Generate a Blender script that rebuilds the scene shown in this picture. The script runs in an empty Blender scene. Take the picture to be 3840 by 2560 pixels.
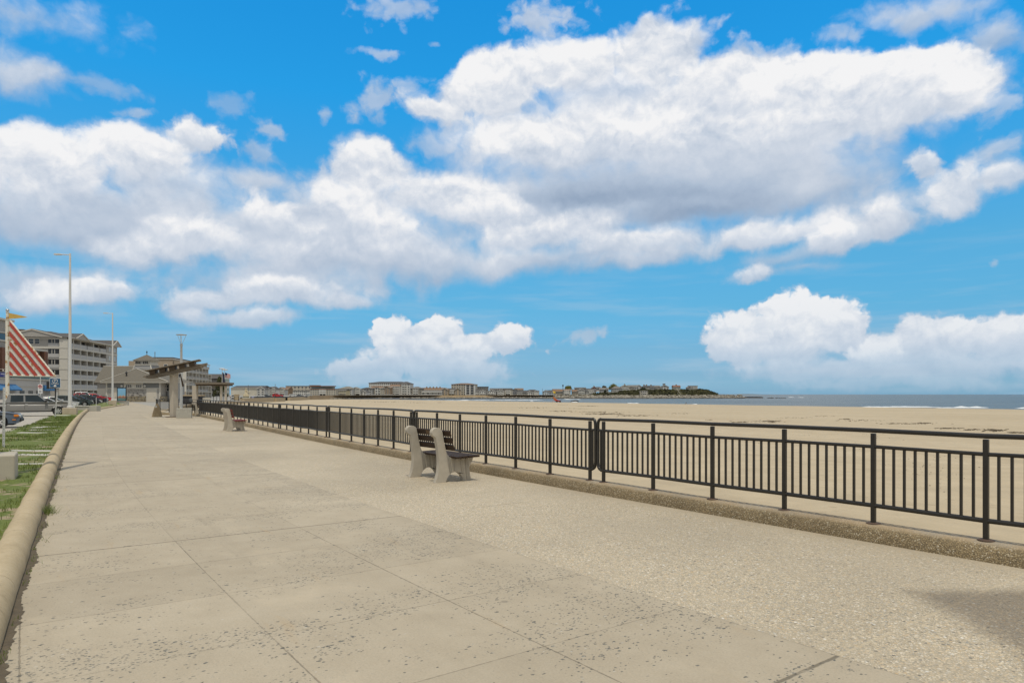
SUN_E = 2.35


RELA = 1.25; BASED = .20; NSH = .18; SOFTW = .42
CLRAMP = [(0.0, (.25, .34, .48)), (.35, (.43, .52, .65)), (.7, (.66, .71, .79)), (1.0, (.90, .90, .91))]
# cx,cy,rx,ry,tilt, top,base, soft, noise, fine, opacity
PUFFLIST = [
 (90,45,300,70,0,0.75,0.55,0.97,0.94,0,0.85),
 (40,160,190,75,0,0.8,0.6,0.92,0.94,0,0.9),
 (215,190,130,30,-8,0.6,0.5,0.9,1.1,1,0.45),
 (905,25,120,42,8,0.6,0.5,0.8,1.1,1,0.6),
 (880,120,70,16,0,0.6,0.5,0.8,1,1,0.6),
 (1250,40,110,52,0,0.65,0.5,0.8,1,1,0.8),
 (2120,30,210,62,-5,0.65,0.5,0.92,1.05,0,0.85),
 (2270,90,130,60,-10,0.65,0.5,0.92,1.05,0,0.8),
 (1925,85,70,30,0,0.6,0.5,0.9,1,1,0.6),
 (995,102,16,10,0,0.5,0.5,0.9,1,1,0.4),
 (310,262,60,18,8,0.6,0.5,0.8,1.2,1,0.6),
 (540,240,70,30,20,0.55,0.5,0.9,1.2,1,0.4),
 (620,300,60,30,-20,0.6,0.5,0.8,1.1,1,0.7),
 (600,350,60,40,-30,0.6,0.5,0.9,1.1,1,0.6),
 (860,230,80,60,30,0.62,0.5,0.9,1.1,1,0.7),
 (940,200,50,30,30,0.6,0.5,0.9,1.1,1,0.5),
 (740,265,22,26,0,0.6,0.5,0.9,1,1,0.6),
 (250,520,560,125,0,0.66,0.42,0.69,0.37,0,1),
 (760,540,520,150,0,0.7,0.5,0.69,0.37,0,1),
 (1300,470,560,140,0,0.7,0.46,0.69,0.31,0,1),
 (120,660,380,80,0,0.62,0.48,0.8,0.6,0,0.9),
 (640,650,400,80,0,0.66,0.48,0.7,0.5,0,0.95),
 (1750,420,430,140,0,0.66,0.42,0.69,0.31,0,1),
 (620,420,140,60,0,0.68,0.55,0.8,0.74,0,0.9),
 (2060,470,220,90,0,0.66,0.5,0.92,0.84,0,0.85),
 (90,385,260,125,0,1.06,0.72,0.37,0.52,0,1),
 (310,345,200,80,5,1.08,0.8,0.37,0.52,0,1),
 (450,310,105,45,-10,0.9,0.7,0.45,0.6,1,1),
 (360,400,230,90,0,0.86,0.66,0.69,0.31,0,0.9),
 (60,450,200,75,0,0.95,0.7,0.8,0.31,0,0.85),
 (330,470,330,70,0,0.7,0.54,0.97,0.31,0,0.85),
 (150,535,330,55,0,0.5,0.36,0.97,0.42,0,0.9),
 (850,380,125,85,0,0.96,0.72,0.37,0.52,0,1),
 (640,500,130,62,-20,0.98,0.7,0.4,0.52,0,1),
 (830,500,230,95,-22,1.02,0.72,0.46,0.42,0,1),
 (1010,455,210,80,-8,0.96,0.7,0.57,0.42,0,1),
 (1110,450,120,60,-10,0.98,0.72,0.52,0.52,0,0.95),
 (320,575,200,50,5,0.9,0.62,0.69,0.63,0,0.95),
 (470,545,150,60,-10,0.94,0.64,0.57,0.52,0,0.95),
 (760,590,300,75,0,0.82,0.56,0.92,0.37,0,0.9),
 (1000,600,320,70,0,0.72,0.44,0.92,0.37,0,0.9),
 (200,672,200,42,4,0.98,0.6,0.45,0.6,0,0.95),
 (90,690,150,30,0,0.9,0.6,0.6,0.6,0,0.9),
 (470,690,130,46,10,0.92,0.58,0.5,0.6,0,0.95),
 (650,672,230,46,0,0.96,0.58,0.5,0.6,0,0.95),
 (560,728,190,32,5,0.8,0.54,0.6,0.6,0,0.9),
 (770,695,120,26,0,0.82,0.54,0.6,0.6,0,0.85),
 (1330,320,430,120,0,0.88,0.66,0.57,0.31,0,1),
 (1700,300,480,150,0,0.88,0.66,0.46,0.31,0,1),
 (2060,250,310,100,0,0.92,0.68,0.57,0.52,0,1),
 (1010,255,120,50,-8,1,0.74,0.4,0.63,0,1),
 (1140,190,165,100,20,1.1,0.82,0.3,0.48,0,1),
 (1290,150,160,78,0,1.06,0.82,0.34,0.48,0,1),
 (1500,120,150,92,0,1,0.8,0.37,0.52,0,1),
 (1420,210,260,90,0,0.94,0.76,0.57,0.37,0,0.9),
 (1680,190,190,95,0,1,0.82,0.37,0.48,0,1),
 (1870,190,200,92,0,1.12,0.86,0.27,0.48,0,1),
 (2060,180,230,86,0,1.14,0.84,0.27,0.48,0,1),
 (2230,200,130,92,0,1.04,0.76,0.43,0.57,0,1),
 (1350,260,150,50,0,0.8,0.7,0.92,0.42,0,0.7),
 (1600,250,200,40,0,0.84,0.72,0.92,0.42,0,0.6),
 (1220,330,190,75,0,1.08,0.8,0.52,0.42,0,0.95),
 (1480,300,260,80,0,1.06,0.82,0.69,0.31,0,0.9),
 (1850,285,260,70,0,0.96,0.74,0.69,0.42,0,0.9),
 (1400,430,330,66,0,0.44,0.12,0.92,0.26,0,1),
 (1700,425,300,64,0,0.52,0.24,0.97,0.26,0,0.95),
 (1600,480,330,46,0,0.34,0.12,0.97,0.31,0,0.95),
 (1900,430,230,60,0,0.62,0.46,0.97,0.48,0,0.85),
 (1330,450,220,36,0,0.3,0.12,0.9,0.3,0,0.8),
 (1610,75,80,36,20,0.72,0.6,0.9,1.2,1,0.6),
 (1760,110,110,32,-25,0.72,0.6,0.9,1.3,1,0.6),
 (1480,60,90,34,25,0.75,0.6,0.9,1.2,1,0.6),
 (2290,250,60,50,0,0.7,0.6,0.9,1.2,1,0.6),
 (1010,215,70,26,25,0.7,0.6,0.9,1.2,1,0.5),
 (985,330,60,40,0,0.7,0.6,0.9,1.1,1,0.5),
 (1130,485,110,48,0,1.06,0.74,0.46,0.52,0,1),
 (1270,530,250,56,5,0.98,0.68,0.57,0.42,0,0.95),
 (1480,555,300,46,0,0.92,0.64,0.57,0.42,0,0.95),
 (1750,540,260,46,6,0.9,0.64,0.57,0.52,0,0.95),
 (1950,540,150,42,8,0.92,0.66,0.57,0.63,0,0.95),
 (1200,600,340,54,6,0.7,0.44,0.8,0.37,0,0.95),
 (1500,590,260,30,4,0.7,0.54,0.8,0.5,0,0.9),
 (1800,590,200,30,5,0.64,0.5,0.9,0.6,0,0.7),
 (2040,500,90,60,0,0.9,0.66,0.57,0.63,0,0.95),
 (2200,440,130,85,20,0.96,0.68,0.46,0.63,0,0.95),
 (2110,380,60,48,0,0.88,0.66,0.5,0.7,1,0.9),
 (2310,410,90,60,0,0.92,0.66,0.57,0.74,0,0.9),
 (2300,340,70,40,20,0.75,0.6,0.8,0.9,1,0.7),
 (1850,610,120,20,0,0.6,0.5,0.9,0.8,0,0.6),
 (1725,630,78,28,8,0.88,0.58,0.6,0.6,1,0.9),
 (2275,598,16,12,0,0.6,0.5,0.8,0.8,1,0.5),
 (840,850,130,40,8,0.8,0.52,0.4,0.6,1,1),
 (905,775,72,52,0,1.05,0.7,0.22,0.55,1,1),
 (1005,770,62,46,0,1.05,0.7,0.22,0.55,1,1),
 (960,820,170,55,0,0.88,0.6,0.4,0.5,1,1),
 (1095,800,70,40,0,1,0.66,0.3,0.6,1,1),
 (1165,778,66,40,0,1.05,0.68,0.25,0.55,1,1),
 (1060,850,160,42,0,0.7,0.46,0.5,0.5,1,1),
 (900,880,190,26,0,0.62,0.44,0.7,0.5,1,0.9),
 (1345,772,62,26,12,0.62,0.5,0.6,0.9,1,0.7),
 (1262,800,8,6,0,0.7,0.6,0.8,0.8,1,0.6),
 (2015,800,100,48,0,0.92,0.62,0.4,0.5,1,1),
 (2120,765,90,48,0,0.98,0.66,0.3,0.5,1,1),
 (1700,775,110,72,0,0.98,0.64,0.25,0.5,1,1),
 (1830,740,120,82,0,1.02,0.7,0.22,0.5,1,1),
 (1930,745,76,76,0,1,0.64,0.25,0.5,1,1),
 (1790,800,190,60,0,0.86,0.6,0.5,0.4,1,1),
 (2040,830,140,56,0,0.98,0.62,0.3,0.5,1,1),
 (2170,780,130,66,0,1.02,0.66,0.25,0.5,1,1),
 (2310,780,140,72,0,1,0.64,0.3,0.5,1,1),
 (2200,840,250,50,0,0.72,0.52,0.6,0.4,1,1),
 (1850,850,260,36,0,0.7,0.5,0.6,0.4,1,1),
 (2050,880,420,24,0,0.6,0.48,0.8,0.4,1,0.9),
]
NSPLIT = [24, 44, 63, 79, 99]
SKYTINT = [(0.0,.50,.98,1.72),(.028,.42,.78,1.32),(.064,.40,.775,1.16),(.123,.37,.94,1.22),(.196,.41,1.14,1.36),(.284,.32,1.33,1.68),(.43,.16,1.55,2.09),(.58,.13,1.57,2.22)]
import bpy, bmesh, math, random
from mathutils import Vector, Matrix, Euler, noise
from mathutils.geometry import tessellate_polygon
R = math.radians
PI = math.pi
scene = bpy.context.scene
col = scene.collection
rng = random.Random(7)
F = 2560.0; CX = 1920.0; HY = 1478.0; CAMZ = 1.8

def gx(px, Z): return (px - CX) / F * Z               # lateral metres at depth Z
def gz(py, Z): return CAMZ - (py - HY) / F * Z        # height in metres at depth Z
def ground(px, py, z=0.0):
    Z = (CAMZ - z) * F / (py - HY)
    return (gx(px, Z), Z)

# ------------------------------------------------------------------ mesh builder
class MB:
    def __init__(s): s.v = []; s.f = []; s.m = []; s.uv = None
    def add(s, vs, fs, m=0):
        b = len(s.v); s.v.extend(vs)
        for f in fs: s.f.append(tuple(i + b for i in f)); s.m.append(m)
        return s
    def bx(s, x0, x1, y0, y1, z0, z1, m=0):
        v = [(x0,y0,z0),(x1,y0,z0),(x1,y1,z0),(x0,y1,z0),(x0,y0,z1),(x1,y0,z1),(x1,y1,z1),(x0,y1,z1)]
        return s.add(v, [(3,2,1,0),(4,5,6,7),(0,1,5,4),(1,2,6,5),(2,3,7,6),(3,0,4,7)], m)
    def box(s, c, d, rz=0.0, m=0, mat=None):
        hx, hy, hz = d[0]/2, d[1]/2, d[2]/2
        M = mat if mat else Matrix.Translation(c) @ Matrix.Rotation(rz, 4, 'Z')
        v = [tuple(M @ Vector(p)) for p in ((-hx,-hy,-hz),(hx,-hy,-hz),(hx,hy,-hz),(-hx,hy,-hz),(-hx,-hy,hz),(hx,-hy,hz),(hx,hy,hz),(-hx,hy,hz))]
        return s.add(v, [(3,2,1,0),(4,5,6,7),(0,1,5,4),(1,2,6,5),(2,3,7,6),(3,0,4,7)], m)
    def beam(s, a, b, w, h, m=0, up=(0,0,1)):
        a = Vector(a); b = Vector(b); d = (b - a); L = d.length; d.normalize()
        u = Vector(up); sd = d.cross(u); 
        if sd.length < 1e-4: sd = Vector((1,0,0))
        sd.normalize(); u = sd.cross(d).normalized()
        v = []
        for p in (a, b):
            for q in ((-1,-1),(1,-1),(1,1),(-1,1)): v.append(tuple(p + sd*q[0]*w/2 + u*q[1]*h/2))
        return s.add(v, [(0,1,2,3),(7,6,5,4),(0,4,5,1),(1,5,6,2),(2,6,7,3),(3,7,4,0)], m)
    def prism(s, poly, a, b, axis='y', m=0):
        n = len(poly); v = []
        for t in (a, b):
            for p in poly:
                v.append((p[0], t, p[1]) if axis == 'y' else (t, p[0], p[1]) if axis == 'x' else (p[0], p[1], t))
        tri = tessellate_polygon([[Vector((p[0], p[1], 0)) for p in poly]])
        fs = []
        for t in tri: fs.append(tuple(t)); fs.append(tuple(i + n for i in reversed(t)))
        for i in range(n):
            j = (i + 1) % n; fs.append((i, j, j + n, i + n))
        return s.add(v, fs, m)
    def tube(s, pts, r, n=8, m=0, closed=False, caps=True):
        P = [Vector(p) for p in pts]; k = len(P); v = []; prev = None
        for i in range(k):
            if closed: t = P[(i+1) % k] - P[i-1]
            else: t = P[min(i+1, k-1)] - P[max(i-1, 0)]
            t.normalize()
            if prev is None:
                a = Vector((0,0,1)) if abs(t.z) < .9 else Vector((1,0,0))
                sd = t.cross(a).normalized()
            else:
                sd = (prev - t * prev.dot(t)).normalized()
            prev = sd; up = sd.cross(t)
            rr = r[i] if isinstance(r, (list, tuple)) else r
            for j in range(n):
                an = 2*PI*j/n; v.append(tuple(P[i] + sd*math.cos(an)*rr + up*math.sin(an)*rr))
        fs = []
        for i in range(k if closed else k-1):
            for j in range(n):
                a0 = i*n+j; a1 = i*n+(j+1) % n; b0 = ((i+1) % k)*n+j; b1 = ((i+1) % k)*n+(j+1) % n
                fs.append((a0, a1, b1, b0))
        if caps and not closed:
            fs.append(tuple(reversed(range(n)))); fs.append(tuple((k-1)*n+j for j in range(n)))
        return s.add(v, fs, m)
    def lathe(s, prof, n=16, c=(0,0,0), m=0, caps=True):
        v = []; fs = []
        for (r, z) in prof:
            for j in range(n):
                a = 2*PI*j/n; v.append((c[0]+r*math.cos(a), c[1]+r*math.sin(a), c[2]+z))
        for i in range(len(prof)-1):
            for j in range(n): fs.append((i*n+j, i*n+(j+1) % n, (i+1)*n+(j+1) % n, (i+1)*n+j))
        if caps: fs.append(tuple(reversed(range(n)))); fs.append(tuple((len(prof)-1)*n+j for j in range(n)))
        return s.add(v, fs, m)
    def blob(s, c, r, n=8, k=6, amp=0.0, seed=0, m=0):
        v = []; fs = []; rx, ry, rz = (r, r, r) if not isinstance(r, (tuple, list)) else r
        for i in range(k+1):
            th = PI*i/k
            for j in range(n):
                ph = 2*PI*j/n; d = Vector((math.sin(th)*math.cos(ph), math.sin(th)*math.sin(ph), math.cos(th)))
                q = 1 + (amp*noise.noise(d*1.7 + Vector((seed*3.1, seed*1.7, seed))) if amp else 0)
                v.append((c[0]+d.x*rx*q, c[1]+d.y*ry*q, c[2]+d.z*rz*q))
        for i in range(k):
            for j in range(n): fs.append((i*n+j, (i+1)*n+j, (i+1)*n+(j+1) % n, i*n+(j+1) % n))
        return s.add(v, fs, m)
    def loft(s, rings, m=0, caps=True):
        n = len(rings[0]); v = [tuple(p) for r in rings for p in r]; fs = []
        for i in range(len(rings)-1):
            for j in range(n): fs.append((i*n+j, i*n+(j+1) % n, (i+1)*n+(j+1) % n, (i+1)*n+j))
        if caps: fs.append(tuple(reversed(range(n)))); fs.append(tuple((len(rings)-1)*n+j for j in range(n)))
        return s.add(v, fs, m)
    def mesh(s, name, mats, smooth=False, fix=True):
        me = bpy.data.meshes.new(name); me.from_pydata(s.v, [], s.f)
        for mt in (mats if isinstance(mats, (list, tuple)) else [mats]): me.materials.append(mt)
        if any(s.m): me.polygons.foreach_set('material_index', s.m)
        if fix:
            bm = bmesh.new(); bm.from_mesh(me); bmesh.ops.recalc_face_normals(bm, faces=bm.faces); bm.to_mesh(me); bm.free()
        if smooth:
            me.polygons.foreach_set('use_smooth', [True]*len(me.polygons)); me.set_sharp_from_angle(angle=R(smooth if smooth is not True else 40))
        me.update(); return me
    def build(s, name, mats, parent=None, smooth=False, bevel=0, seg=2, fix=True):
        o = bpy.data.objects.new(name, s.mesh(name, mats, smooth, fix)); col.objects.link(o)
        if parent: o.parent = parent
        if bevel:
            b = o.modifiers.new('bevel', 'BEVEL'); b.width = bevel; b.segments = seg; b.limit_method = 'ANGLE'; b.angle_limit = R(35)
        return o

def tag(o, label=None, cat=None, group=None, kind=None):
    if label: o['label'] = label
    if cat: o['category'] = cat
    if group: o['group'] = group
    if kind: o['kind'] = kind
    return o
def thing(name, label, cat, loc=(0,0,0), rz=0.0, group=None):
    o = bpy.data.objects.new(name, None); col.objects.link(o)
    o.location = loc; o.rotation_euler = (0, 0, rz); o.empty_display_size = .3
    return tag(o, label, cat, group)
def put(name, me, parent, loc=(0,0,0), rot=(0,0,0), scale=None):
    o = bpy.data.objects.new(name, me); col.objects.link(o); o.parent = parent; o.location = loc; o.rotation_euler = rot
    if scale: o.scale = scale
    return o
def copy_tree(o, parent=None):
    c = o.copy(); col.objects.link(c); c.parent = parent
    for ch in list(o.children): copy_tree(ch, c)
    return c
def struct(name, mb, mats, smooth=False, **k):
    o = mb.build(name, mats, None, smooth, **k); o['kind'] = 'structure'; return o
def text(body, size, mat, parent, loc, rot, name='lettering', ext=.004):
    cu = bpy.data.curves.new(name, 'FONT'); cu.body = body; cu.size = size; cu.extrude = ext; cu.align_x = 'CENTER'; cu.align_y = 'CENTER'
    cu.materials.append(mat); t = bpy.data.objects.new(name, cu); col.objects.link(t)
    bpy.context.view_layer.update(); me = bpy.data.meshes.new_from_object(t.evaluated_get(bpy.context.evaluated_depsgraph_get())); bpy.data.objects.remove(t)
    me.name = name; o = bpy.data.objects.new(name, me); col.objects.link(o); o.parent = parent; o.location = loc; o.rotation_euler = rot
    return o

# ------------------------------------------------------------------ materials
class NT:
    def __init__(s, tree): s.t = tree; s.n = tree.nodes; s.l = tree.links
    def new(s, typ, **kw):
        n = s.n.new(typ)
        for k, v in kw.items():
            if k.startswith('i_'):
                key = k[2:]; key = int(key) if key.isdigit() else key
                s.set(n.inputs[key], v)
            else: setattr(n, k, v)
        return n
    def set(s, sock, v):
        if isinstance(v, bpy.types.NodeSocket): s.l.new(v, sock)
        elif isinstance(v, bpy.types.Node): s.l.new(v.outputs[0], sock)
        else: sock.default_value = v
    def math(s, op, a, b=None, c=None, clamp=False):
        n = s.n.new('ShaderNodeMath'); n.operation = op; n.use_clamp = clamp
        s.set(n.inputs[0], a)
        if b is not None: s.set(n.inputs[1], b)
        if c is not None: s.set(n.inputs[2], c)
        return n.outputs[0]
    def vmath(s, op, a, b=None, scale=None):
        n = s.n.new('ShaderNodeVectorMath'); n.operation = op; s.set(n.inputs[0], a)
        if b is not None: s.set(n.inputs[1], b)
        if scale is not None: s.set(n.inputs['Scale'], scale)
        return n.outputs['Value'] if op in ('LENGTH', 'DOT_PRODUCT', 'DISTANCE') else n.outputs[0]
    def mix(s, f, a, b, typ='RGBA', blend='MIX'):
        n = s.n.new('ShaderNodeMix'); n.data_type = typ
        if typ == 'RGBA':
            n.blend_type = blend; s.set(n.inputs[0], f); s.set(n.inputs[6], a); s.set(n.inputs[7], b); return n.outputs[2]
        s.set(n.inputs[0], f); s.set(n.inputs[2], a); s.set(n.inputs[3], b); return n.outputs[0]
    def rng(s, v, a, b, c=0.0, d=1.0, smooth=True):
        n = s.n.new('ShaderNodeMapRange'); n.interpolation_type = 'SMOOTHSTEP' if smooth else 'LINEAR'; n.clamp = not smooth
        s.set(n.inputs[0], v); n.inputs[1].default_value = a; n.inputs[2].default_value = b; n.inputs[3].default_value = c; n.inputs[4].default_value = d
        return n.outputs[0]
    def noise(s, vec, scale, detail=4, rough=.55, dim='3D', dist=0.0):
        n = s.n.new('ShaderNodeTexNoise'); n.noise_dimensions = dim; s.set(n.inputs['Vector'], vec)
        n.inputs['Scale'].default_value = scale; n.inputs['Detail'].default_value = detail; n.inputs['Roughness'].default_value = rough; n.inputs['Distortion'].default_value = dist
        return n
    def vor(s, vec, scale, feature='F1', rand=1.0):
        n = s.n.new('ShaderNodeTexVoronoi'); n.feature = feature; s.set(n.inputs['Vector'], vec); n.inputs['Scale'].default_value = scale; n.inputs['Randomness'].default_value = rand
        return n
    def ramp(s, f, stops, interp='LINEAR'):
        n = s.n.new('ShaderNodeValToRGB'); n.color_ramp.interpolation = interp; e = n.color_ramp.elements
        while len(e) < len(stops): e.new(.5)
        for i, (p, c) in enumerate(stops): e[i].position = p; e[i].color = (c[0], c[1], c[2], 1)
        s.set(n.inputs[0], f); return n.outputs[0]
    def bump(s, h, strength=.3, dist=.01):
        n = s.n.new('ShaderNodeBump'); n.inputs['Strength'].default_value = strength; n.inputs['Distance'].default_value = dist; s.set(n.inputs['Height'], h); return n.outputs[0]
def newmat(name):
    m = bpy.data.materials.new(name); m.use_nodes = True; nt = NT(m.node_tree); b = nt.n['Principled BSDF']; return m, nt, b
def c4(c): return (c[0], c[1], c[2], 1)
_mc = {}
def mat(name, c, rough=.7, metal=0.0, var=.12, scale=3.0, bump=0.0, bscale=40.0, spec=.5, siding=0.0, coord='Object', coat=0.0):
    key = (name, tuple(c), rough, metal, var, scale, siding)
    if key in _mc: return _mc[key]
    m, nt, b = newmat(name)
    b.inputs['Roughness'].default_value = rough; b.inputs['Metallic'].default_value = metal; b.inputs['Specular IOR Level'].default_value = spec
    b.inputs['Coat Weight'].default_value = coat
    tc = nt.new('ShaderNodeTexCoord').outputs[coord]
    if var > 0:
        n1 = nt.noise(tc, scale, 6, .6).outputs[0]
        f = nt.rng(n1, .25, .75, 1-var, 1+var, False)
        colr = nt.mix(1.0, c4(c), f, blend='MULTIPLY')
        nt.l.new(colr, b.inputs['Base Color'])
        nt.l.new(nt.rng(n1, .3, .7, max(0, rough-.08), min(1, rough+.08), False), b.inputs['Roughness'])
    else: b.inputs['Base Color'].default_value = c4(c)
    if siding:
        sp = nt.new('ShaderNodeSeparateXYZ', i_0=tc); w = nt.math('FRACT', nt.math('MULTIPLY', sp.outputs[2], 1/siding))
        nt.l.new(nt.bump(w, .6, siding*.12), b.inputs['Normal'])
    elif bump:
        nt.l.new(nt.bump(nt.noise(tc, bscale, 5, .6).outputs[0], bump, .02), b.inputs['Normal'])
    _mc[key] = m; return m
def glass(name, c=(.02,.025,.03), rough=.08):
    return mat(name, c, rough, 0, .25, .6, spec=.8)
# ------------------------------------------------------------------ camera, sun, sky
cam = bpy.data.cameras.new('camera'); camo = bpy.data.objects.new('camera', cam); col.objects.link(camo)
cam.sensor_width = 36; cam.lens = 24; cam.clip_start = .05; cam.clip_end = 60000
camo.location = (0, 0, CAMZ); camo.rotation_euler = (R(90), 0, 0)
cam.shift_y = (HY - 1280) / 3840.0
scene.camera = camo
scene.view_settings.view_transform = 'Standard'; scene.view_settings.look = 'None'; scene.view_settings.gamma = 1.0; scene.view_settings.exposure = 0.0
scene.view_settings.use_curve_mapping = False
scene.cycles.max_bounces = 5; scene.cycles.diffuse_bounces = 2; scene.cycles.glossy_bounces = 2; scene.cycles.transmission_bounces = 3
scene.cycles.caustics_reflective = False; scene.cycles.caustics_refractive = False
scene.cycles.use_denoising = True
try: scene.cycles.denoising_prefilter = 'ACCURATE'
except Exception: pass

SUNV = Vector((.7, -4.7, 13.5)).normalized()
sl = bpy.data.lights.new('sun', 'SUN'); sl.energy = SUN_E; sl.angle = R(.55); sl.color = (1, .92, .78)
so = bpy.data.objects.new('sun', sl); col.objects.link(so); so.rotation_euler = SUNV.to_track_quat('Z', 'Y').to_euler(); so.location = (0, 0, 60)

w = bpy.data.worlds.new('World'); scene.world = w; w.use_nodes = True
W = NT(w.node_tree); W.n.clear()
SKYS = .1
sky = W.new('ShaderNodeTexSky'); sky.sky_type = 'NISHITA'; sky.sun_disc = False
sky.sun_elevation = math.asin(SUNV.z); sky.sun_rotation = math.atan2(SUNV.x, SUNV.y); sky.altitude = 0; sky.air_density = 1.0; sky.dust_density = .6; sky.ozone_density = 1.5
d = W.new('ShaderNodeTexCoord').outputs['Generated']
sx = W.new('ShaderNodeSeparateXYZ', i_0=d)
az = W.math('ARCTAN2', sx.outputs[0], sx.outputs[1])
hh = W.math('SQRT', W.math('ADD', W.math('MULTIPLY', sx.outputs[0], sx.outputs[0]), W.math('MULTIPLY', sx.outputs[1], sx.outputs[1])))
te = W.math('DIVIDE', sx.outputs[2], W.math('MAXIMUM', hh, .02))
U = W.math('MULTIPLY', az, 2.56); V = W.math('MULTIPLY', te, 2.56)
p0 = W.new('ShaderNodeCombineXYZ', i_0=U, i_1=V).outputs[0]
# clear sky: the physical sky, deepened towards azure as the photograph's clear air shows it
tint = W.ramp(W.math('DIVIDE', te, .6), [(t/.6, (r/2.5, g/2.5, bb/2.5)) for t, r, g, bb in SKYTINT])
tint = W.vmath('SCALE', tint, scale=2.5)
clear = W.mix(1.0, sky.outputs[0], tint, blend='MULTIPLY')
# ---- sky away from the front: unseen neutral noise cloud, added to whiten ambient light
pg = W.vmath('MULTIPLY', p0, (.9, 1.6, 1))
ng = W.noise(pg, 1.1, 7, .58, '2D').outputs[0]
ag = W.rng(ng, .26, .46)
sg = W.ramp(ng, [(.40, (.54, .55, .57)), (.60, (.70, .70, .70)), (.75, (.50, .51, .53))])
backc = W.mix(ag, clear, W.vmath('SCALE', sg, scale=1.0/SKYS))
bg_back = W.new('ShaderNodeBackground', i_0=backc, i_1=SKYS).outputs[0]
# ---- the front sector: cumulus banks built from puffs, each with a ragged edge, a bright top and a grey base
wn = W.noise(p0, 5.0, 5, .6, '2D').outputs[1]
p1 = W.vmath('ADD', p0, W.vmath('MULTIPLY', W.vmath('SUBTRACT', wn, (.5, .5, .5)), (.10, .07, 0)))
# billows: each noise is a blend of soft fractal noise and round cauliflower cells
def billow(vec, sc, det, vd):
    f = W.noise(vec, sc, det, .60, '2D').outputs[0]
    v1 = W.new('ShaderNodeTexVoronoi', voronoi_dimensions='2D', feature='F1', i_0=vec)
    v1.inputs['Scale'].default_value = sc*1.6; v1.inputs['Detail'].default_value = vd; v1.inputs['Roughness'].default_value = .55; v1.normalize = False
    b = W.math('SUBTRACT', .62, v1.outputs['Distance'])
    return W.math('ADD', W.math('MULTIPLY', W.math('SUBTRACT', f, .5), 1.5), W.math('MULTIPLY', b, .45))
nA = billow(p1, 4.2, 6.5, 2.0)
nB = billow(p1, 10.5, 5.0, 1.0)
rs = W.noise(p1, 6.0, 5, .58, '2D').outputs[0]
rt = W.noise(W.vmath('ADD', p1, (0.006, .028, 0)), 6.0, 5, .58, '2D').outputs[0]
relief = W.math('MULTIPLY', W.math('SUBTRACT', rs, rt), RELA)
soft = W.noise(W.vmath('MULTIPLY', p0, (1.0, 2.2, 1)), 2.4, 5, .55, '2D').outputs[0]
softc = W.math('SUBTRACT', soft, .5)

lowhaze = W.rng(te, 0.0, .20, .42, 0.0)
lowf = W.math('MULTIPLY', softc, SOFTW)
pw = W.vmath('ADD', p1, W.new('ShaderNodeCombineXYZ', i_0=W.math('MULTIPLY', nA, .012), i_1=W.math('MULTIPLY', nB, .006)).outputs[0])
def layer(puffs):
    accS = None; accA = None
    for (cx, cy, rx, ry, tilt, top, bas, sf, na, fine, op) in puffs:
        k = 3840/2352.0; px = cx*k; py = cy*k; a = math.atan((px - CX)/F); ca = math.cos(a)
        u0 = a*2.56; v0 = (HY - py)/1000.0*ca
        iu = 1/(rx*k/1000*ca*ca); iv = 1/(ry*k/1000*ca)
        if abs(tilt) < 1:
            q = W.n.new('ShaderNodeVectorMath'); q.operation = 'MULTIPLY_ADD'
            W.set(q.inputs[0], pw); q.inputs[1].default_value = (iu, iv, 0); q.inputs[2].default_value = (-u0*iu, -v0*iv, 0); q = q.outputs[0]
        else:
            ct, st = math.cos(R(tilt)), math.sin(R(tilt))
            a1 = W.math('ADD', W.vmath('DOT_PRODUCT', pw, (ct*iu, st*iu, 0)), -(ct*u0 + st*v0)*iu)
            a2 = W.math('ADD', W.vmath('DOT_PRODUCT', pw, (-st*iv, ct*iv, 0)), -(-st*u0 + ct*v0)*iv)
            q = W.new('ShaderNodeCombineXYZ', i_0=a1, i_1=a2).outputs[0]
        nn = nB if fine else nA
        e = W.math('SUBTRACT', W.math('MULTIPLY_ADD', nn, na, 1.0), W.vmath('LENGTH', q))
        al = W.rng(e, 0.0, sf, 0.0, op)
        qy = W.vmath('DOT_PRODUCT', q, (0, 1, 0))
        sh = W.rng(W.math('MULTIPLY_ADD', nn, NSH, qy), -1.0, .8, bas - BASED, top)
        if accS is None: accS = sh; accA = al
        else:
            accS = W.math('MULTIPLY_ADD', al, W.math('SUBTRACT', sh, accS), accS)
            accA = W.math('MULTIPLY_ADD', W.math('SUBTRACT', 1.0, accA), al, accA)
    lit = W.rng(accS, .40, .85, .25, 1.0)        # sunlit heads show crisp billows, shaded bases stay smooth
    ccol = W.ramp(W.math('ADD', accS, W.math('MULTIPLY_ADD', relief, lit, lowf)), CLRAMP)
    accA = W.math('MULTIPLY', accA, W.rng(te, .0, .075, .45, 1.0))
    return W.mix(lowhaze, ccol, (.50, .62, .74, 1)), accA
cA, aA = layer(PUFFLIST)
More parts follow.
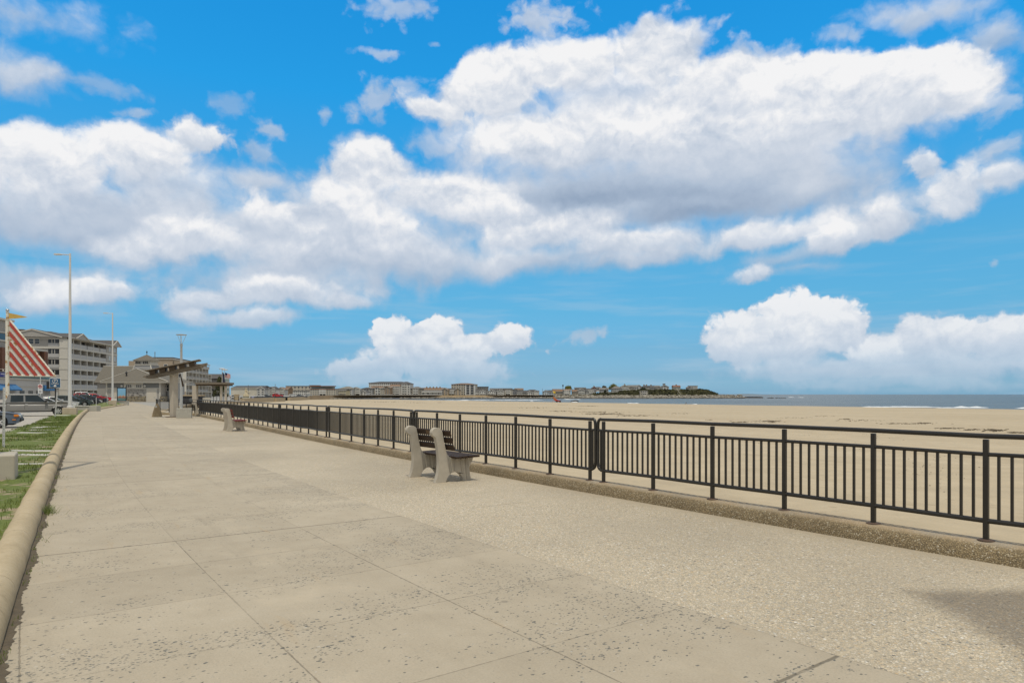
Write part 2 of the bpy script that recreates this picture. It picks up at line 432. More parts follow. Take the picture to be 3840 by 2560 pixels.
# faint streaks of thin cloud low over the horizon
stn = W.noise(W.vmath('MULTIPLY', p0, (1.2, 11, 1)), 1.6, 5, .55, '2D').outputs[0]
sta = W.math('MULTIPLY', W.rng(stn, .45, .75, 0, .35), W.rng(te, .26, .05))
frontc = W.mix(sta, clear, (4.6, 5.8, 7.0, 1))
frontc = W.mix(aA, frontc, W.vmath('SCALE', cA, scale=1.0/SKYS))
bg_a = W.new('ShaderNodeBackground', i_0=frontc, i_1=SKYS).outputs[0]
bg_front = bg_a
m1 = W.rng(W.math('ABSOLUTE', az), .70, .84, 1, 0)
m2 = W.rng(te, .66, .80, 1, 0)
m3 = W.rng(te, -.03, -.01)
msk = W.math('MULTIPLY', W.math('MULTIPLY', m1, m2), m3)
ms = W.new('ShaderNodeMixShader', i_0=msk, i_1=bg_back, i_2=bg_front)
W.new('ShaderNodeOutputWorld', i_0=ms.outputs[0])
w.cycles.sampling_method = 'MANUAL'; w.cycles.sample_map_resolution = 512
# ------------------------------------------------------------------ the line of the sea railing (near -> far), in metres
def fpx(z):
    f = lambda q: -4.77358871e-05*q**3 + 5.48736608e-03*q*q - .811731349*q + 10.9937244
    return f(z) if z <= 45 else f(45) - .613*(z-45)
FP = [(fpx(z), z) for z in (-6,-3,0,3,6,9,12,15,18,21,25,29,33,37,41,45,49,53,57,63,70,80,95,120,160)]
def catmull(P, step=.25):
    out = []
    P = [Vector((p[0], p[1])) for p in P]
    for i in range(len(P)-1):
        a = P[max(i-1,0)]; b = P[i]; c = P[i+1]; d_ = P[min(i+2,len(P)-1)]
        n = max(2, int((c-b).length/step))
        for k in range(n):
            t = k/n
            out.append(.5*((2*b) + (c-a)*t + (2*a-5*b+4*c-d_)*t*t + (3*b-a-3*c+d_)*t**3))
    out.append(P[-1]); return out
class Path:
    def __init__(s, pts):
        s.p = pts
        for _ in range(6): s.p = [s.p[0]] + [(s.p[i-1]+s.p[i]*2+s.p[i+1])/4 for i in range(1,len(s.p)-1)] + [s.p[-1]]
        s.s = [0.0]
        for i in range(1, len(s.p)): s.s.append(s.s[-1] + (s.p[i]-s.p[i-1]).length)
    def at(s, t):
        import bisect
        i = min(max(bisect.bisect_right(s.s, t)-1, 0), len(s.p)-2)
        f = (t - s.s[i])/(s.s[i+1]-s.s[i]); p = s.p[i].lerp(s.p[i+1], f); dd = (s.p[i+1]-s.p[i]).normalized()
        j = min(i+3, len(s.p)-1); k = max(i-3, 0); dd = (s.p[j]-s.p[k]).normalized()
        return p, dd, Vector((-dd.y, dd.x))       # point, direction, left normal (towards the land)
    def off(s, t, o, z=0.0):
        p, dd, n = s.at(t); q = p + n*o; return (q.x, q.y, z)
    def near(s, x, y):
        b = min(range(len(s.p)), key=lambda i: (s.p[i].x-x)**2+(s.p[i].y-y)**2); return s.s[b]
RP = Path(catmull(FP))
S0 = RP.near(1.55, 12.62) - .085
SCOR = RP.near(-26.2, 57.0)               # corner where the railing turns inland
SEND = RP.s[-1]

# ------------------------------------------------------------------ ground materials
def tan_concrete(name, flecks):
    m, nt, b = newmat(name)
    uv = nt.new('ShaderNodeUVMap').outputs[0]; sp = nt.new('ShaderNodeSeparateXYZ', i_0=uv); s_, o_ = sp.outputs[0], sp.outputs[1]
    big = nt.noise(uv, .35, 5, .6).outputs[0]; mid = nt.noise(uv, 2.2, 6, .65).outputs[0]; fine = nt.noise(uv, 60, 4, .7).outputs[0]
    base = nt.ramp(nt.math('MULTIPLY_ADD', mid, .55, nt.math('MULTIPLY', big, .45)), [(.30, (.345,.292,.211)), (.5, (.395,.338,.248)), (.7, (.44,.381,.285))])
    base = nt.mix(1.0, base, nt.rng(fine, .2, .8, .84, 1.14, False), blend='MULTIPLY')
    h = fine
    if flecks:
        # broomed slabs, the surface worn through to slate-grey stone in patches
        wq = nt.vmath('ADD', uv, nt.vmath('SCALE', nt.noise(uv, 16, 3).outputs[1], scale=.035)); v = nt.vor(nt.vmath('MULTIPLY', wq, (1, .6, 1)), 56); v2 = nt.vor(nt.vmath('MULTIPLY', wq, (.7, 1, 1)), 95)
        worn = nt.math('ADD', nt.noise(nt.vmath('MULTIPLY', uv, (1.0, .45, 1)), .9, 5, .66).outputs[0], nt.rng(o_, 5.9, 4.0, 0, .07))
        v0 = nt.vor(nt.vmath('MULTIPLY', wq, (1, .7, 1)), 27); sel0 = nt.new('ShaderNodeSeparateColor', i_0=v0.outputs['Color'])
        sel = nt.new('ShaderNodeSeparateColor', i_0=v.outputs['Color']).outputs[0]
        sel2 = nt.new('ShaderNodeSeparateColor', i_0=v2.outputs['Color']).outputs[0]
        thr = nt.math('ADD', nt.math('MULTIPLY', nt.rng(worn, .47, .66), .42), .015)
        st = nt.math('MULTIPLY', nt.math('LESS_THAN', sel, thr), nt.rng(nt.math('MULTIPLY_ADD', nt.math('SUBTRACT', nt.noise(uv, 90, 2).outputs[0], .5), .5, v.outputs['Distance']), .46, .30))
        st0 = nt.math('MULTIPLY', nt.math('LESS_THAN', sel0.outputs[0], nt.math('MULTIPLY', thr, .45)), nt.rng(nt.math('MULTIPLY_ADD', nt.math('SUBTRACT', nt.noise(uv, 60, 2).outputs[0], .5), .5, v0.outputs['Distance']), .40, .28))
        st = nt.math('MAXIMUM', st, st0)
        st2 = nt.math('MULTIPLY', nt.math('LESS_THAN', sel2, nt.math('ADD', nt.math('MULTIPLY', thr, .55), .03)), nt.rng(v2.outputs['Distance'], .45, .3))
        base = nt.mix(nt.math('MULTIPLY', st2, .55), base, (.25, .235, .19, 1))
        base = nt.mix(nt.math('MULTIPLY', st, .85), base, nt.ramp(nt.new('ShaderNodeSeparateColor', i_0=v.outputs['Color']).outputs[1], [(0, (.045,.052,.052)), (.65, (.10,.108,.10)), (.9, (.20,.18,.14)), (1, (.5,.47,.4))]))
        # grime: faint tyre lines along the walk, spills and drifted sand
        tr = nt.noise(nt.new('ShaderNodeCombineXYZ', i_0=nt.math('MULTIPLY', s_, .12), i_1=nt.math('MULTIPLY', o_, 3.2)).outputs[0], 1.0, 5, .65).outputs[0]
        base = nt.mix(nt.math('MULTIPLY', nt.rng(tr, .56, .72), .14), base, (.20,.17,.125,1))
        sp_ = nt.vor(nt.vmath('ADD', uv, nt.vmath('SCALE', nt.noise(uv, 7, 3).outputs[1], scale=.06)), 1.3)
        spot = nt.math('MULTIPLY', nt.math('LESS_THAN', nt.new('ShaderNodeSeparateColor', i_0=sp_.outputs['Color']).outputs[2], .30), nt.rng(sp_.outputs['Distance'], .055, .035))
        base = nt.mix(nt.math('MULTIPLY', spot, .5), base, (.16,.145,.115,1))
        base = nt.mix(nt.math('MULTIPLY', nt.rng(nt.noise(uv, .7, 6, .7).outputs[0], .56, .70), .35), base, (.50,.42,.30,1))
        # control joints every 1.28 m, wider expansion joints every 6.4 m, long joints every 1.52 m
        def line(c, period, phase, wd):
            f = nt.math('FRACT', nt.math('MULTIPLY', nt.math('SUBTRACT', c, phase), 1/period))
            dd = nt.math('MULTIPLY', nt.math('SUBTRACT', .5, nt.math('ABSOLUTE', nt.math('SUBTRACT', f, .5))), period)
            wob = nt.math('MULTIPLY', nt.math('SUBTRACT', nt.noise(uv, 14, 4, .7).outputs[0], .5), .022)
            return nt.rng(nt.math('ADD', dd, wob), wd*1.3, wd*.5)
        vis = nt.rng(nt.noise(uv, .8, 3).outputs[0], .32, .55, .45, 1.0)
        j1 = nt.math('MULTIPLY', line(s_, 1.31, JPH, .006), nt.math('MULTIPLY', vis, .6)); j2 = nt.math('MULTIPLY', line(s_, 6.55, JPH, .015), nt.rng(nt.noise(uv, 5, 4, .7).outputs[0], .30, .46, .35, 1.0)); j3 = nt.math('MULTIPLY', line(o_, 1.52, 3.85, .006), nt.math('MULTIPLY', vis, nt.rng(s_, JPH+.1, JPH-.1, .35, .85)))
        j = nt.math('MAXIMUM', nt.math('MAXIMUM', j1, j2), j3)
        # older slabs differ a little from each other
        cell = nt.new('ShaderNodeCombineXYZ', i_0=nt.math('FLOOR', nt.math('MULTIPLY', nt.math('SUBTRACT', s_, JPH), 1/1.31)), i_1=nt.math('FLOOR', nt.math('MULTIPLY', nt.math("SUBTRACT", o_, 3.85), 1/1.52)))
        wn_ = nt.new('ShaderNodeTexWhiteNoise', noise_dimensions='2D', i_0=cell.outputs[0]).outputs[0]
        base = nt.mix(1.0, base, nt.rng(wn_, 0, 1, .955, 1.04, False), blend='MULTIPLY')
        base = nt.mix(nt.math('MULTIPLY', j, .68), base, (.085, .073, .052, 1))
        h = nt.math('SUBTRACT', nt.math('MULTIPLY', fine, .25), nt.math('MULTIPLY', j, 1.2))
        rust = nt.math('MULTIPLY', nt.rng(nt.noise(nt.vmath('MULTIPLY', uv, (.4, 2.2, 1)), 1.3, 4, .6).outputs[0], .63, .75), .35)
        base = nt.mix(rust, base, (.40, .27, .13, 1))
        rough = .85
    else:
        # exposed aggregate: rounded pebbles of tan, cream, grey and slate
        def peb(sc, warp):
            q = nt.vmath('ADD', uv, nt.vmath('SCALE', nt.noise(uv, sc*.7, 2).outputs[1], scale=warp))
            return nt.vor(q, sc)
        v = peb(36, .014); v2 = peb(80, .007)
        c1 = nt.new('ShaderNodeSeparateColor', i_0=v.outputs['Color']); c2 = nt.new('ShaderNodeSeparateColor', i_0=v2.outputs['Color'])
        pal = [(0, (.09,.09,.085)), (.13, (.28,.25,.19)), (.3, (.55,.44,.285)), (.5, (.68,.59,.43)), (.66, (.50,.36,.20)), (.80, (.74,.68,.56)), (.92, (.20,.20,.18)), (1, (.86,.83,.75))]
        pc = nt.ramp(c1.outputs[0], pal); pc2 = nt.ramp(c2.outputs[0], pal)
        m1_ = nt.rng(v.outputs['Distance'], .52, .30); m2_ = nt.rng(v2.outputs['Distance'], .55, .33)
        grit = nt.mix(1.0, (.38,.325,.235,1), nt.rng(fine, .2, .8, .8, 1.2, False), blend='MULTIPLY')
        pb = nt.mix(nt.math('MULTIPLY', m2_, .9), grit, pc2)
        big_on = nt.math('MULTIPLY', m1_, nt.math('LESS_THAN', c1.outputs[1], .62))
        pb = nt.mix(nt.math('MULTIPLY', big_on, .92), pb, pc)
        lost = nt.rng(nt.noise(uv, .55, 5, .62).outputs[0], .40, .66, .34, .0)
        lost = nt.math('MAXIMUM', lost, nt.math('MULTIPLY', nt.rng(o_, .55, .0), .75))
        base = nt.mix(lost, pb, base)
        patch = nt.math('MULTIPLY', nt.rng(nt.noise(uv, .22, 4, .5).outputs[0], .35, .65, .90, 1.08), 1.0)
        base = nt.mix(1.0, base, patch, blend='MULTIPLY')
        def line(c, period, phase, wd):
            f = nt.math('FRACT', nt.math('MULTIPLY', nt.math('SUBTRACT', c, phase), 1/period))
            return nt.rng(nt.math('MULTIPLY', nt.math('SUBTRACT', .5, nt.math('ABSOLUTE', nt.math('SUBTRACT', f, .5))), period), wd*1.3, wd*.6)
        j = nt.math('MAXIMUM', line(s_, 6.55, JPH, .013), nt.math('MULTIPLY', line(o_, 30.0, 1.95, .008), .7))
        base = nt.mix(nt.math('MULTIPLY', j, .55), base, nt.mix(nt.rng(nt.noise(uv, .5, 2).outputs[0], .42, .5), (.12,.10,.07,1), (.50,.42,.29,1)))
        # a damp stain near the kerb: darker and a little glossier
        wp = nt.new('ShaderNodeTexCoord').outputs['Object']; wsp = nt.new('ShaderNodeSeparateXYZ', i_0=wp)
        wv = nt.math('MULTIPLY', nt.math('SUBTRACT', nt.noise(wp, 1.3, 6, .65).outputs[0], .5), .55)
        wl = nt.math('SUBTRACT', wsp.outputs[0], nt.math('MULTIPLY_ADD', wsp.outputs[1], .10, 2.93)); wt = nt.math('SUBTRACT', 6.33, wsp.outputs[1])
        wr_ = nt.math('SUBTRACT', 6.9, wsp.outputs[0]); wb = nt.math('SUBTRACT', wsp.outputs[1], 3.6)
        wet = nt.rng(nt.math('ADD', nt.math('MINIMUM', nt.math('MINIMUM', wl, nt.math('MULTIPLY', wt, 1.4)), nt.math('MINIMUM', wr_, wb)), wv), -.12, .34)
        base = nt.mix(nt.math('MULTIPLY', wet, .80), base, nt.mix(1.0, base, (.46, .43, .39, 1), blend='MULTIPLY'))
        h = nt.math('ADD', nt.math('MULTIPLY', big_on, .8), nt.math('MULTIPLY', m2_, .4))
        h = nt.math('MULTIPLY', h, nt.math('SUBTRACT', 1.0, lost))
        rough = .8
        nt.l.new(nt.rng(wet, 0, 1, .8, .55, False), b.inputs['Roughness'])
    nt.l.new(base, b.inputs['Base Color']); 
    if flecks: b.inputs['Roughness'].default_value = rough
    b.inputs['Specular IOR Level'].default_value = .3
    nt.l.new(nt.bump(h, .35 if flecks else .55, .008), b.inputs['Normal'])
    return m
JPH = RP.near(1.2, 14.0)      # refined below from the photographed joint
def sval(x, y): return RP.near(x, y)
JPH = RP.near(*[(-1.59 + 4.2*.831), (10.15 + 4.2*.556)])
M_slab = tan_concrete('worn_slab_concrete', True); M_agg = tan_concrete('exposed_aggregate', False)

def strip(name, o0, o1, s0, s1, m, z=0.0, no=6, ds=.8):
    mb = MB(); n = int((s1-s0)/ds)+1; uvs = []
    for i in range(n+1):
        t = s0 + (s1-s0)*i/n
        for j in range(no+1):
            o = o0 + (o1-o0)*j/no; mb.v.append(RP.off(t, o+.18, z)); uvs.append((t, o))
    for i in range(n):
        for j in range(no): a = i*(no+1)+j; mb.f.append((a, a+no+1, a+no+2, a+1)); mb.m.append(0)
    o = struct(name, mb, m, fix=True)
    me = o.data; ul = me.uv_layers.new(name='UVMap')
    for l in me.loops: ul.data[l.index].uv = uvs[l.vertex_index]
    if me.polygons[0].normal.z < 0: me.flip_normals()
    return o
strip('promenade', 3.85, 9.3, 0, SEND, M_slab)
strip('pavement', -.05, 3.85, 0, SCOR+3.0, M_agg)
strip('walkway', -.25, 3.86, SCOR+2.9, SEND, M_slab, z=-.008)

# pale band across the walk where the shelter stands
mb = MB(); tb0 = RP.near(fpx(51.5)+0, 51.5); n = 12
for i in range(n+1):
    o = .2+8.0*i/n; mb.v += [RP.off(tb0, o, .006), RP.off(tb0+.42, o, .006)]
for i in range(n): mb.f.append((2*i, 2*i+2, 2*i+3, 2*i+1)); mb.m.append(0)
o = struct('paving_band', mb, mat('pale_band_concrete', (.50,.44,.335), .9, 0, .1, 3))
if o.data.polygons[0].normal.z < 0: o.data.flip_normals()

# ------------------------------------------------------------------ kerbs
mk, nt, b = newmat('kerb_aggregate')
pos = nt.new('ShaderNodeTexCoord').outputs['Object']
v = nt.vor(nt.vmath('ADD', pos, nt.vmath('SCALE', nt.noise(pos, 30, 2).outputs[1], scale=.012)), 66); sc_ = nt.new('ShaderNodeSeparateColor', i_0=v.outputs['Color'])
pc = nt.ramp(sc_.outputs[0], [(0,(.07,.055,.03)),(.25,(.20,.145,.07)),(.5,(.36,.265,.135)),(.75,(.26,.195,.105)),(.9,(.48,.40,.26)),(1,(.62,.56,.44))])
nz = nt.noise(pos, 1.3, 5, .6).outputs[0]
pc = nt.mix(nt.rng(v.outputs['Distance'], .48, .72), nt.mix(.32, pc, (.31,.25,.155,1)), (.17,.13,.072,1))
zz = nt.new('ShaderNodeSeparateXYZ', i_0=pos).outputs[2]
top_ = nt.rng(zz, .155, .195)
topc = nt.mix(nt.rng(nt.noise(pos, 2.2, 5, .6).outputs[0], .42, .62), (.38,.285,.175,1), (.37,.315,.235,1))
pc = nt.mix(nt.math('MULTIPLY', top_, .62), pc, topc)
pc = nt.mix(1.0, pc, nt.rng(nz, .3, .7, .80, 1.15, False), blend='MULTIPLY')
nt.l.new(pc, b.inputs['Base Color']); b.inputs['Roughness'].default_value = .85
nt.l.new(nt.bump(nt.math('MULTIPLY', nt.rng(v.outputs['Distance'], .7, .2), nt.math('SUBTRACT', 1.0, nt.math('MULTIPLY', top_, .6))), .7, .010), b.inputs['Normal'])
KPROF = [(.20,-.35),(.195,.0),(.185,.06),(.165,.13),(.135,.175),(.09,.195),(.03,.2),(-.12,.2),(-.2,.19),(-.24,.165),(-.26,.10),(-.265,-.35),(-.27,-.9)]
def kerb_piece(mb, s0, s1, prof, path=RP, ds=.35):
    n = max(2, int((s1-s0)/ds)); rings = []
    for i in range(n+1):
        t = s0+(s1-s0)*i/n; rings.append([path.off(t, o, z + .004*math.sin(t*1.7)) for (o, z) in prof])
    mb.loft(rings)
mb = MB(); L = 7.65
edges = [0.0] + [S0 + L*k for k in range(-2, 7)] + [SCOR]
for a_, b_ in zip(edges, edges[1:]): kerb_piece(mb, a_+.006, b_-.006, KPROF)
KC = RP.at(SCOR)[0]
# the railing and its kerb turn inland at the corner
TURN = [(KC.x, KC.y), (-28.0, 58.9), (-29.8, 60.0), (-31.6, 60.9)]
TP = Path(catmull(TURN, .2))
n = 14; rings = []
for i in range(n+1): rings.append([TP.off(TP.s[-1]*i/n, o, z) for (o, z) in KPROF])
mb.loft(rings)
struct('kerb', mb, mk, smooth=50)

# the round-nosed concrete kerb along the verge
KL = [(3.43992761e-04*z*z - .63825*z - .5445, z) for z in (1.9,4,6,9,12,16,20,25,30,36,43,50,58,66,73.6)]
KPATH = Path(catmull(KL))
mlog, nt, b = newmat('tan_precast_concrete'); pos = nt.new('ShaderNodeTexCoord').outputs['Object']
a1 = nt.noise(pos, 1.1, 6, .65).outputs[0]; a2 = nt.noise(pos, 26, 5, .7).outputs[0]; a3 = nt.noise(nt.vmath('MULTIPLY', pos, (1, 1, .25)), 5.5, 5, .65).outputs[0]
lc = nt.ramp(nt.math('MULTIPLY_ADD', a1, .6, nt.math('MULTIPLY', a2, .4)), [(.32,(.33,.262,.160)),(.5,(.43,.348,.222)),(.68,(.49,.405,.275))])
lc = nt.mix(nt.math('MULTIPLY', nt.rng(a3, .58, .74), .5), lc, (.22,.17,.10,1))
lc = nt.mix(nt.math('MULTIPLY', nt.math('LESS_THAN', nt.vor(pos, 38).outputs['Distance'], .13), .6), lc, (.16,.125,.08,1))
nt.l.new(lc, b.inputs['Base Color']); b.inputs['Roughness'].default_value = .88; b.inputs['Specular IOR Level'].default_value = .2
nt.l.new(nt.bump(nt.math('MULTIPLY_ADD', a2, .6, a3), .55, .012), b.inputs['Normal'])
LPROF = [(0.0,-.06),(-.003,.05),(.012,.115),(.04,.165),(.085,.205),(.14,.222),(.20,.217),(.255,.19),(.295,.14),(.315,.08),(.32,-.06)]
def log_kerb(path, joints):
    mb = MB()
    for a_, b_ in zip(joints, joints[1:]):
        n = max(3, int((b_-a_)/.3)); rings = []
        for i in range(n+1):
            t = a_+.006+(b_-a_-.012)*i/n; e = 1.0
            k = min(i, n-i); e = (.94, .985, 1.0)[min(k, 2)]
            jx = .010*noise.noise(Vector((t*1.9, 3, 1))); jz = .012*noise.noise(Vector((t*1.3, 7, 2))); rings.append([path.off(t, .16+(o-.16)*e+jx+.006*noise.noise(Vector((t*5, o*22, z*22))), z*e+(jz if z > 0 else 0)+.006*noise.noise(Vector((t*6, o*25, 4)))) for (o, z) in LPROF])
        mb.loft(rings)
    return mb
jt = [0.0]; 
while jt[-1] < KPATH.s[-1]-2.5: jt.append(jt[-1] + rng.choice([1.35, 1.8, 2.4]))
jt.append(KPATH.s[-1])
struct('edging', log_kerb(KPATH, jt), mlog, smooth=45)
KL2 = [(-44.9,73.2),(-52,87.5),(-59.2,102.5),(-66.3,117.5)]
KPATH2 = Path(catmull(KL2))
struct('edging', log_kerb(KPATH2, [KPATH2.s[-1]*i/8 for i in range(9)]), mlog, smooth=45)

# dirt gathered in the joint at the foot of the kerb, with a ragged edge
mdirt = mat('joint_dirt', (.105,.082,.052), 1, 0, .35, 9, .5, 40)
mb = MB(); n = int(KPATH.s[-1]/.04)
for i in range(n+1):
    t = KPATH.s[-1]*i/n; w_ = .055 + .05*noise.noise(Vector((t*1.3, 0, 2))) + .05*abs(noise.noise(Vector((t*7, 0, 5)))) + .03*noise.noise(Vector((t*21, 0, 8)))
    mb.v += [KPATH.off(t, .03, .005), KPATH.off(t, -max(.012, w_), .004)]
for i in range(n): mb.f.append((2*i, 2*i+2, 2*i+3, 2*i+1)); mb.m.append(0)
o = struct('gutter', mb, mdirt)
if o.data.polygons[0].normal.z < 0: o.data.flip_normals()

# ------------------------------------------------------------------ grass verge
mg, nt, b = newmat('verge_grass')
pos = nt.new('ShaderNodeTexCoord').outputs['Object']
g1 = nt.noise(pos, .9, 6, .65).outputs[0]; g2 = nt.noise(pos, 14, 5, .7).outputs[0]; g3 = nt.noise(pos, 2.4, 5, .6).outputs[0]
gr = nt.ramp(g2, [(.25,(.05,.075,.012)),(.5,(.11,.145,.022)),(.75,(.18,.21,.045))])
dirt = nt.ramp(g2, [(.3,(.22,.165,.10)),(.7,(.42,.34,.23))])
gb = nt.mix(nt.rng(nt.math('MULTIPLY_ADD', g3, .5, nt.math('MULTIPLY', g1, .5)), .525, .605), gr, dirt)
nt.l.new(gb, b.inputs['Base Color']); b.inputs['Roughness'].default_value = .95; nt.l.new(nt.bump(g2, .8, .04), b.inputs['Normal'])
def lotz(y): return max(0.0, min(.75, (y-72)*.0095))
def verge(path, s0, s1, wfun, z=.13):
    mb = MB(); n = int((s1-s0)/.3)
    for i in range(n+1):
        t = s0+(s1-s0)*i/n; w_ = wfun(t)
        for j in range(9):
            o = .27 + w_*j/8; p = path.off(t, o, 0); h = z + .03*noise.noise(Vector((p[0]*.8, p[1]*.8, 0))) - (.09 if j == 8 else 0) 
            mb.v.append((p[0], p[1], h + (lotz(p[1])*min(1, j/3) if path is KPATH2 else 0)))
    for i in range(n):
        for j in range(8): a = i*9+j; mb.f.append((a, a+9, a+10, a+1)); mb.m.append(0)
    o = struct('verge', mb, mg, smooth=60)
    if o.data.polygons[0].normal.z < 0: o.data.flip_normals()
    return o
VW = lambda t: 3.1 if t < 20 else 3.1-1.2*min(1, (t-20)/25)
verge(KPATH, 0, KPATH.s[-1]+.3, VW); verge(KPATH2, 0, KPATH2.s[-1], lambda t: 2.6)
# grass blades
mgb, nt, b = newmat('grass_blades')
rn = nt.noise(nt.new('ShaderNodeTexCoord').outputs['Object'], 3.0, 3).outputs[0]
nt.l.new(nt.ramp(rn, [(.3,(.07,.11,.014)),(.55,(.14,.185,.03)),(.75,(.27,.26,.08))]), b.inputs['Base Color']); b.inputs['Roughness'].default_value = .7
mb = MB(); gr_ = random.Random(3)
def blade(x, y, z, h, lean=.5, w_=.006):
    w_ *= .4
    a = gr_.uniform(0, 2*PI); dx, dy = math.cos(a), math.sin(a); l = h*gr_.uniform(.1, lean); b2 = gr_.uniform(0, 2*PI); ux, uy = math.cos(b2)*w_, math.sin(b2)*w_
    k = len(mb.v); mb.v += [(x-ux,y-uy,z),(x+ux,y+uy,z),(x+dx*l*.4+ux*.7,y+dy*l*.4+uy*.7,z+h*.6),(x+dx*l*.4-ux*.7,y+dy*l*.4-uy*.7,z+h*.6),(x+dx*l,y+dy*l,z+h)]
    mb.f += [(k,k+1,k+2,k+3),(k+3,k+2,k+4)]; mb.m += [0,0]
for i in range(56000):
    t = 1.5 + 58*gr_.random()**1.7; wv = VW(t); p = KPATH.off(t, .30 + (wv-.1)*gr_.random(), 0)
    den = noise.noise(Vector((p[0]*.9, p[1]*.9, 3.3))) + .5*noise.noise(Vector((p[0]*2.6, p[1]*2.6, 1.1)))
    if den < -.12 + .25*gr_.random(): continue
    blade(p[0], p[1], .12, gr_.uniform(.035, .10), .8, .006 + t*.0006)
for i in range(3500):            # weeds rooted in the joint at the foot of the kerb
    t = 1.0 + 34*gr_.random()**1.5; p = KPATH.off(t, -.02 - .05*gr_.random()**2, 0)
    if noise.noise(Vector((t*2.3, 0, 9))) < .12 or gr_.random() < .6: continue
    blade(p[0], p[1], 0, gr_.uniform(.015, .045), 1.0, .005 + t*.0003)
for (t, nb, hh_) in ((9.9, 150, .15), (7.6, 14, .06), (12.6, 40, .07), (6.4, 12, .06), (8.7, 20, .06), (15.1, 30, .07)):
    for i in range(nb):
        p = KPATH.off(t + gr_.gauss(0, .14), -.03 - abs(gr_.gauss(0, .06)), 0); blade(p[0], p[1], 0, hh_*gr_.uniform(.5, 1.1), 1.5, .006)
o = mb.build('grass', mgb, None, fix=False); tag(o, 'short green grass and weeds growing in the verge beside the tan kerb', 'grass', kind='stuff')

# ------------------------------------------------------------------ land, car park, beach, sea
mland = mat('pale_asphalt', (.30,.285,.25), .9, 0, .14, .25, .3, 30, coord='Object')
EDGE = [(-26.2,57.3),(-31.7,61.0),(-36,70),(-47,96),(-61,132),(-74,188),(-101,256),(-108,320),(-138,450),(-150,560),(-128,665),(-60,738),(0,752),(55,762),(150,782),(232,800),(300,815)]
def flat(name, poly, z, m):
    mb = MB(); mb.v = [(p[0], p[1], z+lotz(p[1])) for p in poly]
    for t in tessellate_polygon([[Vector((p[0], p[1], 0)) for p in poly]]): mb.f.append(tuple(t)); mb.m.append(0)
    o = struct(name, mb, m)
    if o.data.polygons[0].normal.z < 0: o.data.flip_normals()
    return o
BACK = [(300,1100),(-900,1100),(-900,-60),(5,-60),(15.0,-5.2)]
inner = [RP.off(t, .05)[:2] for t in [x*1.0 for x in range(0, int(SCOR))]]
def landz(y): return -.012 + .75*max(0, min(1, (y-330)/250))
mb = MB(); poly = inner + EDGE + BACK
mb.v = [(p[0], p[1], landz(p[1])) for p in poly]
for t in tessellate_polygon([[Vector((p[0], p[1], 0)) for p in poly]]): mb.f.append(tuple(t)); mb.m.append(0)
# refine so the gentle rise towards the town is smooth
g = struct('ground', mb, mland)
bm = bmesh.new(); bm.from_mesh(g.data)
for yc in (330, 380, 430, 480, 530, 580):
    bmesh.ops.bisect_plane(bm, geom=bm.verts[:]+bm.edges[:]+bm.faces[:], plane_co=(0, yc, 0), plane_no=(0, 1, 0))
for v in bm.verts: v.co.z = landz(v.co.y)
bmesh.ops.recalc_face_normals(bm, faces=bm.faces); bm.to_mesh(g.data); bm.free()
if sum(p.normal.z*p.area for p in g.data.polygons) < 0: g.data.flip_normals()

mlot, nt, b = newmat('worn_car_park_asphalt')
pos = nt.new('ShaderNodeTexCoord').outputs['Object']
nt.l.new(nt.mix(nt.rng(nt.noise(pos, .18, 6, .62).outputs[0], .35, .65), (.40,.365,.30,1), (.30,.28,.24,1)), b.inputs['Base Color']); b.inputs['Roughness'].default_value = .9
nt.l.new(nt.bump(nt.noise(pos, 40, 3).outputs[0], .3, .01), b.inputs['Normal'])
lot = [KPATH.off(t, VW(t)+.25)[:2] for t in range(0, 84, 4)] + [KPATH2.off(t, 2.75)[:2] for t in range(2, int(KPATH2.s[-1]), 4)] + [(-74,128),(-92,160),(-124,176),(-150,150),(-170,100),(-95,-10),(-20,-20)]
lo_ = flat('parking_lot', lot, .0, mlot); bm = bmesh.new(); bm.from_mesh(lo_.data)
for yc in (72, 85, 100, 115, 130, 145): bmesh.ops.bisect_plane(bm, geom=bm.verts[:]+bm.edges[:]+bm.faces[:], plane_co=(0, yc, 0), plane_no=(0, 1, 0))
for v in bm.verts: v.co.z = lotz(v.co.y)
bm.to_mesh(lo_.data); bm.free()
mwhite = mat('road_paint', (.72,.70,.65), .7, 0, .2, 3)
mb = MB()
for k in range(1, 30):
    t = 3.0*k; p, dd, nn_ = KPATH.at(min(t, KPATH.s[-1]-.1)); p = p + dd*max(0, t-KPATH.s[-1]+.1)
    a = p + nn_*(VW(t)+.5); c = p + nn_*(VW(t)+5.8)
    mb.beam((a.x,a.y,lotz(a.y)+.004), (c.x,c.y,lotz(c.y)+.004), .12, .004)
    a = p + nn_*(VW(t)+12.5); c = p + nn_*(VW(t)+22.5)
    mb.beam((a.x,a.y,lotz(a.y)+.004), (c.x,c.y,lotz(c.y)+.004), .12, .004)
struct('road_marking', mb, mwhite)

